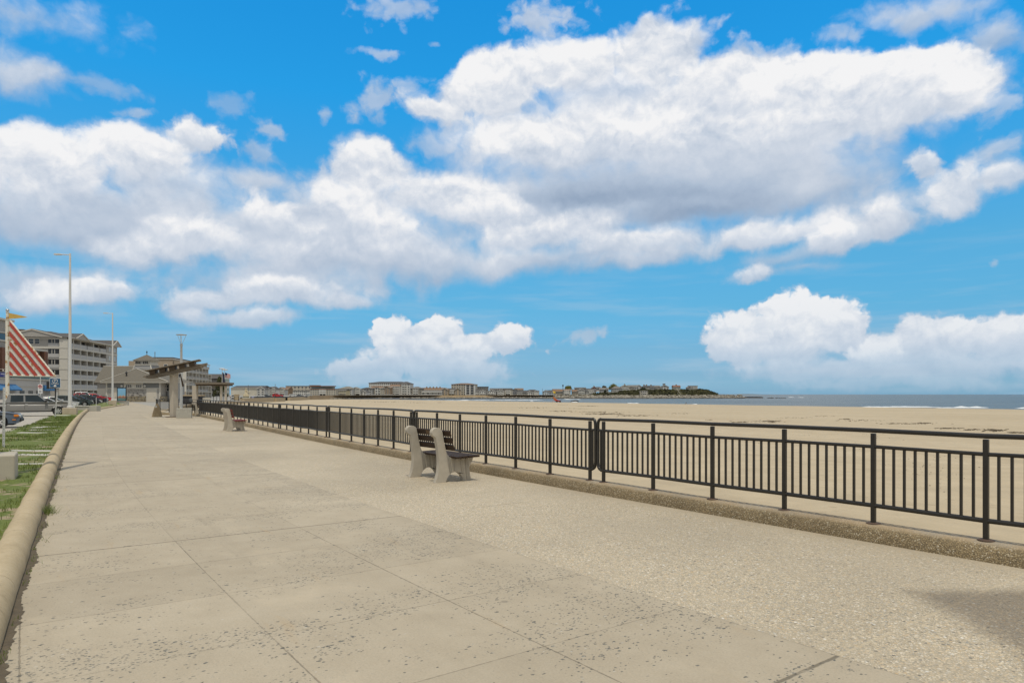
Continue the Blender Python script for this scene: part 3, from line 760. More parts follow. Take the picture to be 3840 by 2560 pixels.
msand, nt, b = newmat('beach_sand')
pos = nt.new('ShaderNodeTexCoord').outputs['Object']
n1 = nt.noise(pos, .035, 6, .6).outputs[0]; n2 = nt.noise(pos, 1.1, 6, .6).outputs[0]; n3 = nt.noise(pos, 22, 4, .6).outputs[0]
uvr = nt.vmath('DOT_PRODUCT', pos, (.831, .556, 0)); ur = nt.vmath('DOT_PRODUCT', pos, (-.556, .831, 0))
st = nt.noise(nt.new('ShaderNodeCombineXYZ', i_0=nt.math('MULTIPLY', uvr, .22), i_1=nt.math('MULTIPLY', ur, .012)).outputs[0], 1.0, 7, .65).outputs[0]
sc0 = nt.ramp(nt.math('MULTIPLY_ADD', st, .6, nt.math('MULTIPLY', n1, .4)), [(.3,(.37,.298,.193)),(.5,(.44,.362,.243)),(.7,(.485,.406,.285))])
sc0 = nt.mix(1.0, sc0, nt.rng(n2, .3, .7, .90, 1.08, False), blend='MULTIPLY')
sc0 = nt.mix(1.0, sc0, nt.rng(n3, .25, .75, .93, 1.07, False), blend='MULTIPLY')
wetm = nt.rng(nt.math('MULTIPLY_ADD', nt.math('SUBTRACT', nt.noise(nt.vmath('MULTIPLY', pos, (1,.4,1)), .04, 5, .6).outputs[0], .5), 26.0, uvr), 234, 246)
sc0 = nt.mix(nt.math('MULTIPLY', wetm, .45), sc0, (.20,.17,.12,1))
nt.l.new(sc0, b.inputs['Base Color']); nt.l.new(nt.rng(wetm, 0, 1, .95, .35, False), b.inputs['Roughness']); b.inputs['Specular IOR Level'].default_value = .25
foot = nt.vor(nt.vmath('ADD', pos, nt.vmath('SCALE', nt.noise(pos, 3, 3).outputs[1], scale=.25)), 1.9); sc0 = nt.mix(nt.math('MULTIPLY', nt.math('MULTIPLY', nt.rng(foot.outputs['Distance'], .22, .12), nt.rng(nt.noise(pos, .16, 4).outputs[0], .45, .6)), .30), sc0, (.25,.19,.115,1)); nt.l.new(sc0, b.inputs['Base Color'])
trk = nt.noise(nt.new('ShaderNodeCombineXYZ', i_0=nt.math('MULTIPLY', uvr, 1.6), i_1=nt.math('MULTIPLY', ur, .02)).outputs[0], 1.0, 4, .6).outputs[0]
sc1 = nt.mix(nt.math('MULTIPLY', nt.rng(trk, .60, .70), .16), sc0, (.24,.19,.12,1)); nt.l.new(sc1, b.inputs['Base Color'])

nt.l.new(nt.bump(nt.math('ADD', nt.math('MULTIPLY', nt.rng(foot.outputs['Distance'], 0, .22), .5), n2), .35, .06), b.inputs['Normal'])
mb = MB(); us = [-70 + 6*i for i in range(22)] + [62+12*i for i in range(64)]; vs = [8.2,8.7,9.3,10,11,12.5,14,16,18.5,21,24,28,32,37,43,50,58,67,77,88,100,113,127,142,157,172,187,202,217,230,240,250,262,280,310,360,420]
for u in us:
    for v_ in vs:
        x = v_*.831 - u*.556; y = v_*.556 + u*.831
        cv = 0 if u < 40 else (u-40)*.03       # the railing line drifts seaward of this straight frame
        z = -.42 - max(0, v_-9.0)/241.5*2.42 + .10*noise.noise(Vector((x*.045, y*.045, 0)))*min(1, max(0, (v_-10)/20)) + .025*noise.noise(Vector((x*.5, y*.5, 4)))
        mb.v.append((x, y, z))
nv = len(vs)
for i in range(len(us)-1):
    for j in range(nv-1): a = i*nv+j; mb.f.append((a, a+nv, a+nv+1, a+1)); mb.m.append(0)
o = struct('beach', mb, msand, smooth=80)
if o.data.polygons[0].normal.z < 0: o.data.flip_normals()

mwat, nt, b = newmat('sea_water')
pos = nt.new('ShaderNodeTexCoord').outputs['Object']
w1 = nt.noise(nt.vmath('MULTIPLY', pos, (.25, .9, 1)), .25, 6, .65).outputs[0]
w2 = nt.noise(nt.vmath('MULTIPLY', pos, (.3, 1, 1)), .035, 5, .6).outputs[0]
nt.l.new(nt.ramp(w2, [(.35,(.085,.105,.11)),(.65,(.14,.16,.16))]), b.inputs['Base Color'])
b.inputs['Roughness'].default_value = .32; b.inputs['Specular IOR Level'].default_value = .35; b.inputs['IOR'].default_value = 1.33
nt.l.new(nt.bump(nt.math('MULTIPLY_ADD', w2, 2.0, w1), 1.0, 1.6), b.inputs['Normal'])
SEA = -2.8
mb = MB(); mb.v = [(-3000,100,SEA),(-3000,45000,SEA),(45000,45000,SEA),(45000,-3000,SEA),(120,-3000,SEA)]; mb.f = [(0,1,2,3,4)]; mb.m = [0]
o = struct('sea', mb, mwat)
if o.data.polygons[0].normal.z < 0: o.data.flip_normals()
# foam: low breaking crests near the shore
mfoam = mat('sea_foam', (.66,.68,.68), .9, 0, .1, 2)
mb = MB()
def foam(px0, px1, py, h=.5, dep=5, wig=2.0, seed=0):
    Zc = (CAMZ-SEA)*F/(py-HY); x0, x1 = gx(px0, Zc), gx(px1, Zc); n = max(8, int(abs(x1-x0)/1.2)); rows = []
    for i in range(n+1):
        t = i/n; e = min(1, 6*t, 6*(1-t)); x = x0+(x1-x0)*t; y0 = Zc - (x-x0)*.42*0 + wig*noise.noise(Vector((x*.12, seed, 0)))
        hh_ = h*e*(.55+.6*noise.noise(Vector((x*.35, seed, 5)))); hh_ = max(.02, hh_)
        rows.append([(x, y0-dep*.5*e-.02, SEA-.05), (x, y0-dep*.2*e, SEA+hh_*.6), (x, y0, SEA+hh_), (x, y0+dep*.25*e, SEA+hh_*.7), (x, y0+dep*.5*e+.02, SEA-.05)])
    mb.loft(rows, caps=False)
for i, a in enumerate([(3215,3520,1526.0,.55,4,3),(3500,3705,1528.5,.8,4,2),(3808,3990,1531,.7,4,2),(1480,1640,1501.5,.35,5,4),(1660,1760,1501.5,.4,6,3),(1720,1845,1500,.45,5,3),(1840,2040,1499.6,.5,6,4),(1988,2000,1504.5,.4,4,1),(2108,2180,1497.5,.7,6,3),(2140,2168,1507.3,.4,3,1),(2350,2396,1512,.5,3,1),(2592,2616,1515.8,.5,3,1),(2955,2982,1489.5,.9,8,2),(2992,3016,1490,.8,8,2)]): foam(*a, seed=i*3.7)
o = mb.build('foam', mfoam, None, smooth=60); tag(o, 'white foam of small waves breaking along the shore', 'foam', kind='stuff')
# seaweed wrack scattered on the sand
msw = mat('dry_seaweed', (.075,.055,.03), .95, 0, .4, 8)
mb = MB(); wr = random.Random(11)
def sandz(x, y):
    v_ = x*.831+y*.556; return -.42 - max(0, v_-9.0)/241.5*2.42 + .10*noise.noise(Vector((x*.045, y*.045, 0)))*min(1, max(0, (v_-10)/20))
def wrack(px, py, wpx, hpx, n, size):
    size *= .42
    for i in range(int(n*2.6)):
        qx = px + wr.gauss(0, .33)*wpx; qy = py + wr.gauss(0, .33)*hpx
        z = -1.2; 
        for _ in range(4):
            Z = (CAMZ-z)*F/max(8, (qy-HY)); x = gx(qx, Z); z = sandz(x, Z)
        s_ = size*wr.uniform(.4, 1.2)
        mb.blob((x, Z, z+.01), (s_*wr.uniform(.8,1.8), s_*wr.uniform(.5,1.0), s_*.22), 7, 4, .5, i+px)
for a in [(2780,1583,60,5,16,.28),(2890,1580,70,6,34,.22),(3170,1571,40,3,12,.22),(3230,1576,110,5,22,.18),(3400,1588,160,4,40,.2),(3470,1586,40,3,22,.24),(3560,1606,60,3,30,.2),(3640,1611,50,3,16,.2),(3725,1613,70,6,40,.2),(3810,1622,60,4,20,.18),(2265,1552,110,4,60,.3),(2380,1558,120,4,26,.25),(2250,1545,150,5,24,.25),(2170,1532,60,2.5,16,.3),(2090,1541,60,3,18,.25),(2200,1522,60,1.6,20,.35),(2110,1518,30,1.5,8,.3),(1450,1506.5,130,1.8,34,.45),(1390,1501.6,110,1.2,20,.45),(1650,1508,30,1.2,8,.5),(1560,1509,60,2,14,.45),(1200,1498,120,1.4,22,.45),(2980,1566,90,3,14,.2),(3090,1560,60,3,8,.2),(2560,1549,80,4,10,.22),(2660,1574,30,2,5,.2),(1250,1508,60,2,8,.3),(2010,1528,100,4,10,.3),(3050,1640,500,60,30,.06),(3500,1750,300,120,26,.05)]: wrack(*a)
o = mb.build('seaweed', msw, None, smooth=60); tag(o, 'dark dry seaweed scattered in lines across the sand', 'seaweed', kind='stuff')
# ------------------------------------------------------------------ black railing along the sea kerb
mblk = mat('black_powder_coat', (.0165,.0145,.0108), .36, .0, .35, 6, spec=.5)
mplate = mat('rusty_plate', (.10,.065,.045), .8, .2, .3, 30)
BAL = None
def railing(path, s0, s1, nb, label, full, far=False, zb=.2):
    """one welded section from s0 to s1: a rounded outer loop, a mid rail, posts and balusters"""
    p0 = path.at((s0+s1)/2)[0]
    root = thing('railing_section', label, 'railing', (p0.x, p0.y, zb), 0, 'black railing sections along the sea kerb')
    lo = lambda t, z, o=0.0: tuple(Vector(path.off(t, o, z)) - Vector((p0.x, p0.y, 0)))
    a, b_ = s0+.035, s1-.035
    inset = .15; sp = [a+inset + (b_-a-2*inset)*k/nb for k in range(nb+1)]
    wob = [rng.uniform(-.012, .012) for _ in sp]
    zt, zm, zl = 1.15, .95, .222
    def wz(t):
        for k in range(nb):
            if t <= sp[k+1]: f = max(0, (t-sp[k])/(sp[k+1]-sp[k])); return wob[k]*(1-f)+wob[k+1]*f
        return wob[-1]
    n = 4 if not far else 2
    ts = [a+.09] ; 
    for k in range(nb):
        for q in range(n): ts.append(sp[k]+(sp[k+1]-sp[k])*q/n)
    ts += [sp[-1], b_-.09]
    top = [lo(t, zt+wz(t)) for t in ts]; botm = [lo(t, zl+wz(t)) for t in ts]
    rr = .085; arc = []
    def corner(t_end, sgn, zc, up):
        out = []
        for q in range(1, 6):
            an = q/6*PI/2
            out.append((t_end + sgn*rr*math.sin(an), zc - up*rr*(1-math.cos(an))))
        return out
    loop = list(top)
    loop += [lo(t, z) for t, z in corner(b_-.09, 1, zt, 1)] + [lo(b_, zt-.13), lo(b_, zl+.13)]
    loop += [lo(t, z) for t, z in reversed(corner(b_-.09, 1, zl, -1))]
    loop += list(reversed(botm))
    loop += [lo(t, z) for t, z in corner(a+.09, -1, zl, -1)] + [lo(a, zl+.13), lo(a, zt-.13)]
    loop += [lo(t, z) for t, z in reversed(corner(a+.09, -1, zt, 1))]
    mb = MB(); mb.tube(loop, .028, 8 if not far else 6, closed=True); mb.build('outer_rail', mblk, root, smooth=50)
    mb = MB(); mb.tube([lo(a, zm)] + [lo(t, zm+wz(t)) for t in ts] + [lo(b_, zm)], .0225, 8 if not far else 6); mb.build('mid_rail', mblk, root, smooth=50)
    for k, t in enumerate(sp):
        p = lo(t, 0); _, dd, nn_ = path.at(t); ang = math.atan2(dd.y, dd.x)
        mb = MB(); mb.box((p[0], p[1], (zt+wob[k]-.035)/2 - .01), (.052, .052, zt+wob[k]-.035+.02), ang); pst = mb.build('post', mblk, root, bevel=.006 if not far else 0)
        if not far:
            mb = MB(); mb.lathe([(.085,-.004),(.085,.004),(.06,.012),(.04,.014)], 12, (p[0], p[1], .001)); mb.build('base_ring', mplate, pst)
    h = zm - zl - .02
    if full:
        bm_ = MB(); bm_.box((0,0,h/2), (.0255,.0255,h), math.radians(33)); me = bm_.mesh('baluster', mblk)
        for k in range(nb):
            for q in range(1, 10):
                t = sp[k]+(sp[k+1]-sp[k])*q/10; put('baluster', me, root, lo(t, zl+.01+wz(t)))
        for t in (a+.075, b_-.075): put('baluster', me, root, lo(t, zl+.01))
    else:
        for k in range(nb):
            mb = MB()
            for q in range(1, 10):
                t = sp[k]+(sp[k+1]-sp[k])*q/10; p = lo(t, zl+.01); mb.box((p[0], p[1], p[2]+h/2), (.026, .026, h), math.radians(33))
            mb.build('baluster_panel', mblk, root)
    return root
RL = ['black railing section cut off by the right edge of the photo, nearest of all', 'black railing section ending behind the bench with dark brown slats', 'third black railing section from the right, its right end behind the brown bench', 'fourth black railing section from the right, between the two benches', 'fifth black railing section from the right, near the bench with red slats', 'black railing section directly behind the bench with red slats', 'distant black railing section next to the corner where the railing turns']
for k in range(-1, 6):
    railing(RP, S0+L*k, S0+L*(k+1), 6, RL[k+1], k < 2, far=k > 2)
railing(RP, S0+L*6, SCOR-.05, 5, 'short black railing section ending at the far corner of the kerb', False, True)
railing(TP, .3, TP.s[-1]-.1, 5, 'black railing section running inland behind the shelter column and boulder', False, True)
T2 = Path(catmull([(-31.6,60.9),(-34.5,66.2),(-38,73),(-43,83)], .3))
railing(T2, .1, 8.0, 6, 'black railing section receding behind the boulder, seen almost end on', False, True)
mb = MB(); rings = []
for i in range(21): rings.append([T2.off(T2.s[-1]*i/20, o, z) for (o, z) in KPROF])
mb.loft(rings); struct('kerb', mb, mk, smooth=50)
# clamp joining the two near sections
mb = MB(); p = RP.off(S0, 0, .2+.55); d_ = RP.at(S0)[1]
mb.tube([(p[0]-d_.x*.045, p[1]-d_.y*.045, p[2]), (p[0]+d_.x*.045, p[1]+d_.y*.045, p[2])], .008, 6)
tag(mb.build('clamp', mblk, None, smooth=50), 'small black bolt joining two railing ends right of the brown bench', 'bolt')

# ------------------------------------------------------------------ benches
mbc = mat('bench_concrete', (.43,.39,.315), .88, 0, .2, 3.5, .16, 170)
def wood(name, c, gr=(30, 1.6, 30)):
    m, nt, b = newmat(name); pos = nt.new('ShaderNodeTexCoord').outputs['Object']
    g_ = nt.noise(nt.vmath('MULTIPLY', pos, gr), 1.0, 5, .65).outputs[0]
    nt.l.new(nt.mix(nt.rng(g_, .3, .7), c4([x*.6 for x in c]), c4([x*1.35 for x in c])), b.inputs['Base Color']); b.inputs['Roughness'].default_value = .62; b.inputs['Specular IOR Level'].default_value = .22
    nt.l.new(nt.bump(g_, .3, .004), b.inputs['Normal']); return m
mdw = wood('dark_stained_slat', (.042,.026,.016)); mrw = wood('red_painted_slat', (.15,.028,.02))
mbrass = mat('bronze_plaque', (.12,.075,.04), .45, .6, .2, 20)
SUP = [(0,0),(.045,.10),(.078,.22),(.088,.36),(.085,.52),(.062,.70),(.03,.86),(.018,.905),(.008,.922),(-.012,.932),(-.035,.943),(-.054,.963),(-.068,.992),(-.072,1.025),(-.066,1.058),(-.048,1.086),(-.024,1.105),(.006,1.117),(.04,1.122),(.075,1.119),(.108,1.107),(.137,1.087),(.158,1.06),(.17,1.02),(.18,.98),(.215,.80),(.25,.66),(.285,.575),(.33,.515),(.40,.485),(.62,.475),(.86,.485),(.905,.475),(.90,.43),(.84,.34),(.815,.25),(.835,.12),(.865,0),(.665,0),(.655,.06),(.61,.13),(.545,.18),(.465,.198),(.385,.18),(.32,.125),(.275,.06),(.255,0)]
def make_bench(label, wmat, loc, rz, plaque):
    root = thing('park_bench', label, 'bench', loc, rz, 'concrete and timber benches on the promenade')
    for yy in (0.0, 1.12):
        mb = MB(); mb.prism(SUP, yy-.055, yy+.055, 'y'); sup = mb.build('concrete_support', mbc, root, smooth=28, bevel=.014)
        mb = MB()
        for sg in (-1, 1):
            for (xa, za, xb, zb_) in ((.335,.48,.36,.19),(.46,.46,.47,.22),(.60,.455,.645,.17),(.73,.46,.755,.05)):
                y0 = yy + sg*.06
                mb.beam((xa,y0,za),(xb,y0,zb_), .028, .024, up=(0,1,0))
        mb.build('rib', mbc, sup, bevel=.005)
    y0, y1 = -.29, 1.42
    for i, (x, z, an) in enumerate(((.205,1.005,15),(.243,.86,15),(.281,.715,15))):
        mb = MB(); mb.box((0,0,0), (.042, y1-y0, .118), mat=Matrix.Translation((x+.012, (y0+y1)/2, z)) @ Matrix.Rotation(R(-an), 4, 'Y')); mb.build('back_slat', wmat, root, bevel=.006)
    for i in range(4):
        mb = MB(); mb.box((0,0,0), (.128, y1-y0, .042), mat=Matrix.Translation((.435+.142*i, (y0+y1)/2, .508+.004*i)) @ Matrix.Rotation(R(-1.5), 4, 'Y')); mb.build('seat_slat', wmat, root, bevel=.006)
    mb = MB()
    for yy in (0.0, 1.12):
        for i in range(4):
            for q in (-.03, .03): mb.lathe([(.009,0),(.009,.006),(.005,.009)], 8, (.435+.142*i+q, yy, .53+.004*i))
    mb.build('bolts', mplate, root)
    if plaque:
        mb = MB(); mb.box((0,0,0), (.006, .14, .075), mat=Matrix.Translation((.191, .62, 1.005)) @ Matrix.Rotation(R(-15), 4, 'Y')); mb.build('plaque', mbrass, root)
    return root
def pathang(x, y):
    d_ = RP.at(RP.near(x, y))[1]; return math.atan2(d_.y, d_.x)
a0 = ground(1632, 1810); make_bench('bench with dark brown slats and grey concrete ends facing the sea', mdw, (a0[0]-.03, a0[1]+.03, 0), pathang(3, 10.5)-R(90), True)
a0 = ground(848, 1617); make_bench('bench with red painted slats and pale concrete ends further down the promenade', mrw, (a0[0], a0[1], 0), pathang(-12, 34)-R(90), False)
a0 = ground(672, 1562); make_bench('bench with brown slats half hidden behind the shelter column and concrete planter', mdw, (a0[0]+.2, a0[1]+2.2, 0), pathang(-24, 54)-R(90), False)

# ------------------------------------------------------------------ tilted timber shelter, boulder, planter
mconc = mat('grey_column_concrete', (.43,.385,.31), .85, 0, .1, 2, .25, 60)
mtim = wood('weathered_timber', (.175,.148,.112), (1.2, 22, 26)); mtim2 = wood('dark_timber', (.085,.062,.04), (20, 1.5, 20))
c0 = ground(643, 1564); Zs = c0[1]
sh = thing('shelter', 'tilted timber roof on one thick concrete column beside the boulder', 'shelter', (c0[0]+.02, c0[1]+.35, 0), R(20))
mb = MB(); mb.prism([(-.235,-.21),(.235,-.21),(.235,.21),(-.235,.21)], -.05, 3.35, 'z'); cl_ = mb.build('column', mconc, sh, bevel=.03); cl_.rotation_euler = (0, 0, R(42))
mb = MB(); mb.bx(-.55,.55,-.48,.48,0,.05); mb.build('base_plate', mplate, sh, bevel=.01)
mb = MB(); mb.prism([(-.30,3.28),(.25,3.28),(.36,3.58),(.26,3.74),(-.44,3.54)], -.34, .34, 'y'); mb.build('bracket', mat('bracket_steel', (.36,.33,.27), .6, .1, .1, 4), sh, bevel=.02)
TL = math.tan(R(13.5)); zc = 3.66
tilt = lambda x: zc + x*TL
for yy in (-.46, .46):
    mb = MB(); mb.prism([(-2.12,tilt(-2.12)-.02),(-1.8,tilt(-1.8)-.20),(-1.45,tilt(-1.45)-.25),(2.0,tilt(2.0)-.22),(2.42,tilt(2.42)+.02),(2.47,tilt(2.47)+.06),(-2.08,tilt(-2.08)+.04)], yy-.07, yy+.07, 'y'); mb.build('beam', mtim, sh, bevel=.015)
for x in (-1.42,-.74,-.05,.65,1.36):
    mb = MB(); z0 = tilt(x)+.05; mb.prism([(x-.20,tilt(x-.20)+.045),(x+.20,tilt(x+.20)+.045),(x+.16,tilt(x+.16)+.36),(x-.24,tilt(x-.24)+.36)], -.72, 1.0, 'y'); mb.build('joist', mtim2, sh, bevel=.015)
for k in range(3):
    y0 = -.95 + .68*k
    mb = MB(); mb.prism([(-1.92,tilt(-1.92)+.365),(1.88,tilt(1.88)+.365),(1.91,tilt(1.91)+.445),(-1.89,tilt(-1.89)+.445)], y0, y0+.6, 'y'); mb.build('roof_board', mtim, sh, bevel=.01)
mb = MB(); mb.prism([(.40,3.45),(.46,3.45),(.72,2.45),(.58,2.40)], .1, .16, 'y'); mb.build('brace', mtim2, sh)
# boulder with plaque
mrock = mat('tan_granite', (.36,.27,.155), .9, 0, .3, 2.5, .6, 12)
c0 = ground(589, 1562)
bo = thing('boulder', 'pointed tan memorial boulder with a small round pale plaque', 'boulder', (c0[0], c0[1], 0), R(15))
mb = MB(); rings = []
for i in range(9):
    t = i/8; r_ = .30*(1-t)**.72 + .085*(1-t**3)
    rings.append([(math.cos(2*PI*j/12)*r_*(1+.16*noise.noise(Vector((j*.9, i*.6, 2)))) , math.sin(2*PI*j/12)*r_*.8*(1+.16*noise.noise(Vector((j*.7, i*.5, 7)))), 1.12*t) for j in range(12)])
mb.loft(rings); mb.build('stone', mrock, bo, smooth=35)
mb = MB(); mb.lathe([(.075,0),(.075,.03),(.06,.035)], 14); o = mb.build('plaque', mat('pale_plaque', (.62,.60,.52), .6, .1), bo, smooth=40); o.location = (-.02, -.20, .80); o.rotation_euler = (R(72), 0, 0)
c0 = ground(690, 1567)
pl = thing('planter', 'square grey concrete planter box beside the shelter column', 'planter', (c0[0]-.22, c0[1]+.5, 0), R(22))
mgr = mat('speckled_concrete', (.40,.385,.33), .9, 0, .2, 14, .4, 80)
mb = MB(); w_, h_ = .52, .74
mb.bx(-w_,w_,-w_,w_,0,h_-.12)
for a in ((-w_,w_,-w_,-w_+.09),(-w_,w_,w_-.09,w_),(-w_,-w_+.09,-w_+.09,w_-.09),(w_-.09,w_,-w_+.09,w_-.09)): mb.bx(*a, h_-.12, h_)
mb.build('box', mgr, pl, bevel=.015)
mb = MB()
for i in range(30): mb.blob((rng.uniform(-.35,.35), rng.uniform(-.35,.35), h_-.09), (.07,.07,.05), 6, 4, .5, i)
mb.build('soil', mat('soil', (.07,.05,.03), 1, 0, .3, 8), pl)

# ------------------------------------------------------------------ lamp poles on concrete plinths
mpole = mat('galvanised_pole', (.60,.60,.575), .5, .15, .06, 2); mplinth = mat('plinth_concrete', (.45,.38,.28), .9, 0, .14, 3, .3, 50)
def tall_pole(label, x, y, zb, H=13.4, arm=1.6, sc=1.0):
    r = thing('lamp_pole', label, 'lamp pole', (x, y, zb), R(-16), 'tall pale lamp poles on concrete plinths')
    mb = MB(); mb.bx(-.50,.50,-.48,.48,-.1,.52); mb.build('plinth', mplinth, r, bevel=.02).rotation_euler = (0, 0, R(42))
    mb = MB(); mb.lathe([(.24,.52),(.24,.66),(.175,.70)], 12); mb.build('base_cover', mpole, r, smooth=30)
    mb = MB(); mb.lathe([(.155,.7),(.135,3),(.075,H-.2),(.065,H)], 12); mb.build('pole', mpole, r, smooth=40)
    mb = MB(); mb.tube([(0,0,H-.12),(-arm*.5,0,H-.04),(-arm,0,H)], .045, 6); am = mb.build('arm', mpole, r, smooth=40)
    mb = MB(); mb.prism([(-arm-.05,H-.05),(-arm+.62,H-.08),(-arm+.6,H+.04),(-arm,H+.07)], -.13, .13, 'y'); mb.build('lamp_head', mpole, r, bevel=.02)
    return r
tall_pole('tall lamp pole rising from a square plinth beside the silver pickup', -36.9, 57.0, .15)
tall_pole('slimmer looking lamp pole further along the verge, left of the information board', -58.8, 100.5, .38)
bx_ = thing('lamp_pole', 'concrete lamp plinth cut off by the left edge of the photo', 'lamp pole', (-10.41, 13.46, .1), R(-8), 'tall pale lamp poles on concrete plinths')
mb = MB(); mb.bx(-.52,.52,-.50,.50,-.1,.52); mb.build('plinth', mat('grey_plinth', (.43,.39,.31), .9, 0, .14, 3, .3, 50), bx_, bevel=.03).rotation_euler = (0, 0, R(41))
mb = MB(); mb.lathe([(.24,.52),(.24,.66),(.165,.70),(.15,3),(.10,13.1),(.09,13.3)], 12); mb.build('pole', mpole, bx_, smooth=40)
mb = MB(); mb.tube([(0,0,13.1),(-.8,0,13.2),(-1.6,0,13.24)], .05, 6); mb.prism([(-1.65,13.19),(-.98,13.16),(-1.0,13.28),(-1.6,13.31)], -.13, .13, 'y'); mb.build('arm', mpole, bx_, smooth=40)

# lamp with an inverted triangle head, beyond the planter
mlg = mat('light_grey_steel', (.45,.46,.45), .45, .2, .05, 3)
c0 = (gx(680, 58.5), 58.5)
tl = thing('street_lamp', 'grey street lamp with an open inverted triangle head above the shelter', 'street lamp', (c0[0], c0[1], 0), R(8))
mb = MB(); mb.lathe([(.15,0),(.12,.3),(.105,4),(.09,5.9),(.11,5.95),(.11,6.1),(.07,6.15)], 12); mb.build('pole', mlg, tl, smooth=40)
mb = MB()
for an in (0, 120, 240):
    c, s_ = math.cos(R(an)), math.sin(R(an)); mb.tube([(.06*c,.06*s_,6.1),(.40*c,.40*s_,6.88)], .014, 6)
mb.build('struts', mlg, tl, smooth=40)
mb = MB(); mb.lathe([(.05,6.86),(.42,6.87),(.43,6.91),(.1,6.95)], 20); mb.build('lamp_disc', mlg, tl, smooth=30)
mb = MB(); mb.tube([(0,0,6.15),(0,0,6.8)], .02, 6); mb.build('lamp_tube', mat('white_tube', (.7,.7,.68), .4), tl, smooth=40)

# ------------------------------------------------------------------ striped sail sign, pay sign, posts
mwp = mat('cream_painted_steel', (.56,.52,.43), .5, .05, .16, 3)
mred = mat('faded_red_slat', (.40,.055,.035), .55, .05, .2, 5); mwsl = mat('rust_streaked_white_slat', (.62,.58,.50), .55, .05, .22, 4)
myel = mat('yellow_pennant', (.55,.36,.085), .6, .05, .15, 4)
mrust, nt, b = newmat('white_frame_with_rust'); pos = nt.new('ShaderNodeTexCoord').outputs['Object']
nt.l.new(nt.mix(nt.rng(nt.noise(pos, 3.2, 5, .6).outputs[0], .52, .62), (.66,.63,.53,1), (.36,.20,.06,1)), b.inputs['Base Color']); b.inputs['Roughness'].default_value = .6
Zs = 66.0
ss = thing('sail_sign', 'red and white striped triangular sail with yellow pennant on a pole', 'sail sign', (gx(28, Zs), Zs, 0), R(2))
mb = MB(); mb.lathe([(.20,0),(.175,1),(.165,8.95),(.20,8.97),(.20,9.05),(.13,9.07),(.12,9.7),(.16,9.72),(.16,9.76),(.05,9.8)], 14); mb.build('pole', mrust, ss, smooth=35)
mb = MB(); mb.blob((0,0,9.93), (.17,.17,.13), 14, 8); mb.build('ball_finial', mat('silver_ball', (.5,.5,.5), .25, .8, .05), ss, smooth=True)
A_ = (.24, 8.92); B_ = (.24, 3.62); C_ = (4.5, 3.55)
mb = MB(); mb.tube([(A_[0],0,A_[1]),(C_[0],0,C_[1])], .085, 8); mb.tube([(B_[0],0,B_[1]),(C_[0]+.1,0,C_[1])], .085, 8); mb.tube([(B_[0],0,B_[1]),(A_[0],0,A_[1])], .06, 8); mb.build('sail_frame', mrust, ss, smooth=40)
dx, dz = C_[0]-A_[0], C_[1]-A_[1]; Ln = math.hypot(dx, dz); nx, nz_ = dz/Ln, -dx/Ln     # inward normal of the long edge (down-left)
ns = 11; Hn = abs((B_[0]-A_[0])*nx + (B_[1]-A_[1])*nz_)
for k in range(ns):
    f0 = (k+.12)/ns; f1 = (k+1.0)/ns
    def chord(f):      # chord parallel to the long edge at fraction f of the way to the inner corner
        return (A_[0], A_[1]+(B_[1]-A_[1])*f), (C_[0]+(B_[0]-C_[0])*f, C_[1]+(B_[1]-C_[1])*f)
    p1_, q1_ = chord(f0); p2_, q2_ = chord(f1)
    if k == ns-1: poly = [p1_, q1_, (B_[0], B_[1])]
    else: poly = [p1_, q1_, q2_, p2_]
    mb = MB(); yy = -.05 if k % 2 == 0 else .02; mb.prism(poly, yy-.03, yy+.03, 'y'); mb.build('red_slat' if k % 2 == 0 else 'white_slat', mred if k % 2 == 0 else (mrust if k == 3 else mwsl), ss)
mb = MB(); n = 10; vv = []
for i in range(n+1):
    t = i/n; x = .14 + 1.78*t; y = .05*math.sin(t*5); h1 = 9.66-.40*t**1.1*1.0; h0 = 9.08+.15*t; 
    if i == n: h0 = h1 = 9.24
    vv.append([(x,y-.008,h0),(x,y+.008,h0),(x,y+.008,max(h1,h0+.005)),(x,y-.008,max(h1,h0+.005))])
mb.loft(vv); mb.build('pennant', myel, ss, smooth=30)
# pay station sign
Zp = 70.0
mnavy = mat('sign_blue', (.025,.095,.19), .5, 0, .08, 4); mwt = mat('sign_white', (.72,.72,.70), .5, 0, .04); mdark = mat('dark_sign_back', (.02,.02,.022), .6)
ps = thing('parking_sign', 'blue square pay here parking sign with white arrow on black post', 'sign', (gx(207, Zp), Zp, 0), R(8))
mb = MB(); mb.bx(-.05,.05,.02,.1,0,2.55); mb.lathe([(.06,3.55),(.06,3.7),(.03,3.75)], 8, (0,.06,0)); mb.build('post', mdark, ps)
mb = MB(); mb.bx(-.53,.53,-.02,.02,2.47,3.46); mb.build('border', mwt, ps, bevel=.01)
mb = MB(); mb.bx(-.49,.49,-.03,.0,2.51,3.42); mb.build('panel', mnavy, ps)
mb = MB(); mb.bx(-.85,-.1,.03,.3,2.35,3.1); mb.build('back_panel', mdark, ps, bevel=.01)
mb = MB(); mb.tube([(.25*math.cos(a*PI/12), -.04, 3.15+.19*math.sin(a*PI/12)) for a in range(24)], .022, 6, closed=True); mb.build('circle', mwt, ps)
text('P', .36, mwt, ps, (0,-.04,3.15), (R(90),0,0)); text('PAY HERE', .165, mwt, ps, (0,-.04,2.87), (R(90),0,0))
mb = MB(); mb.prism([(-.07,2.78),(.07,2.78),(.07,2.68),(.2,2.68),(0,2.55),(-.2,2.68),(-.07,2.68)], -.045, -.03, 'y'); mb.build('arrow', mwt, ps)
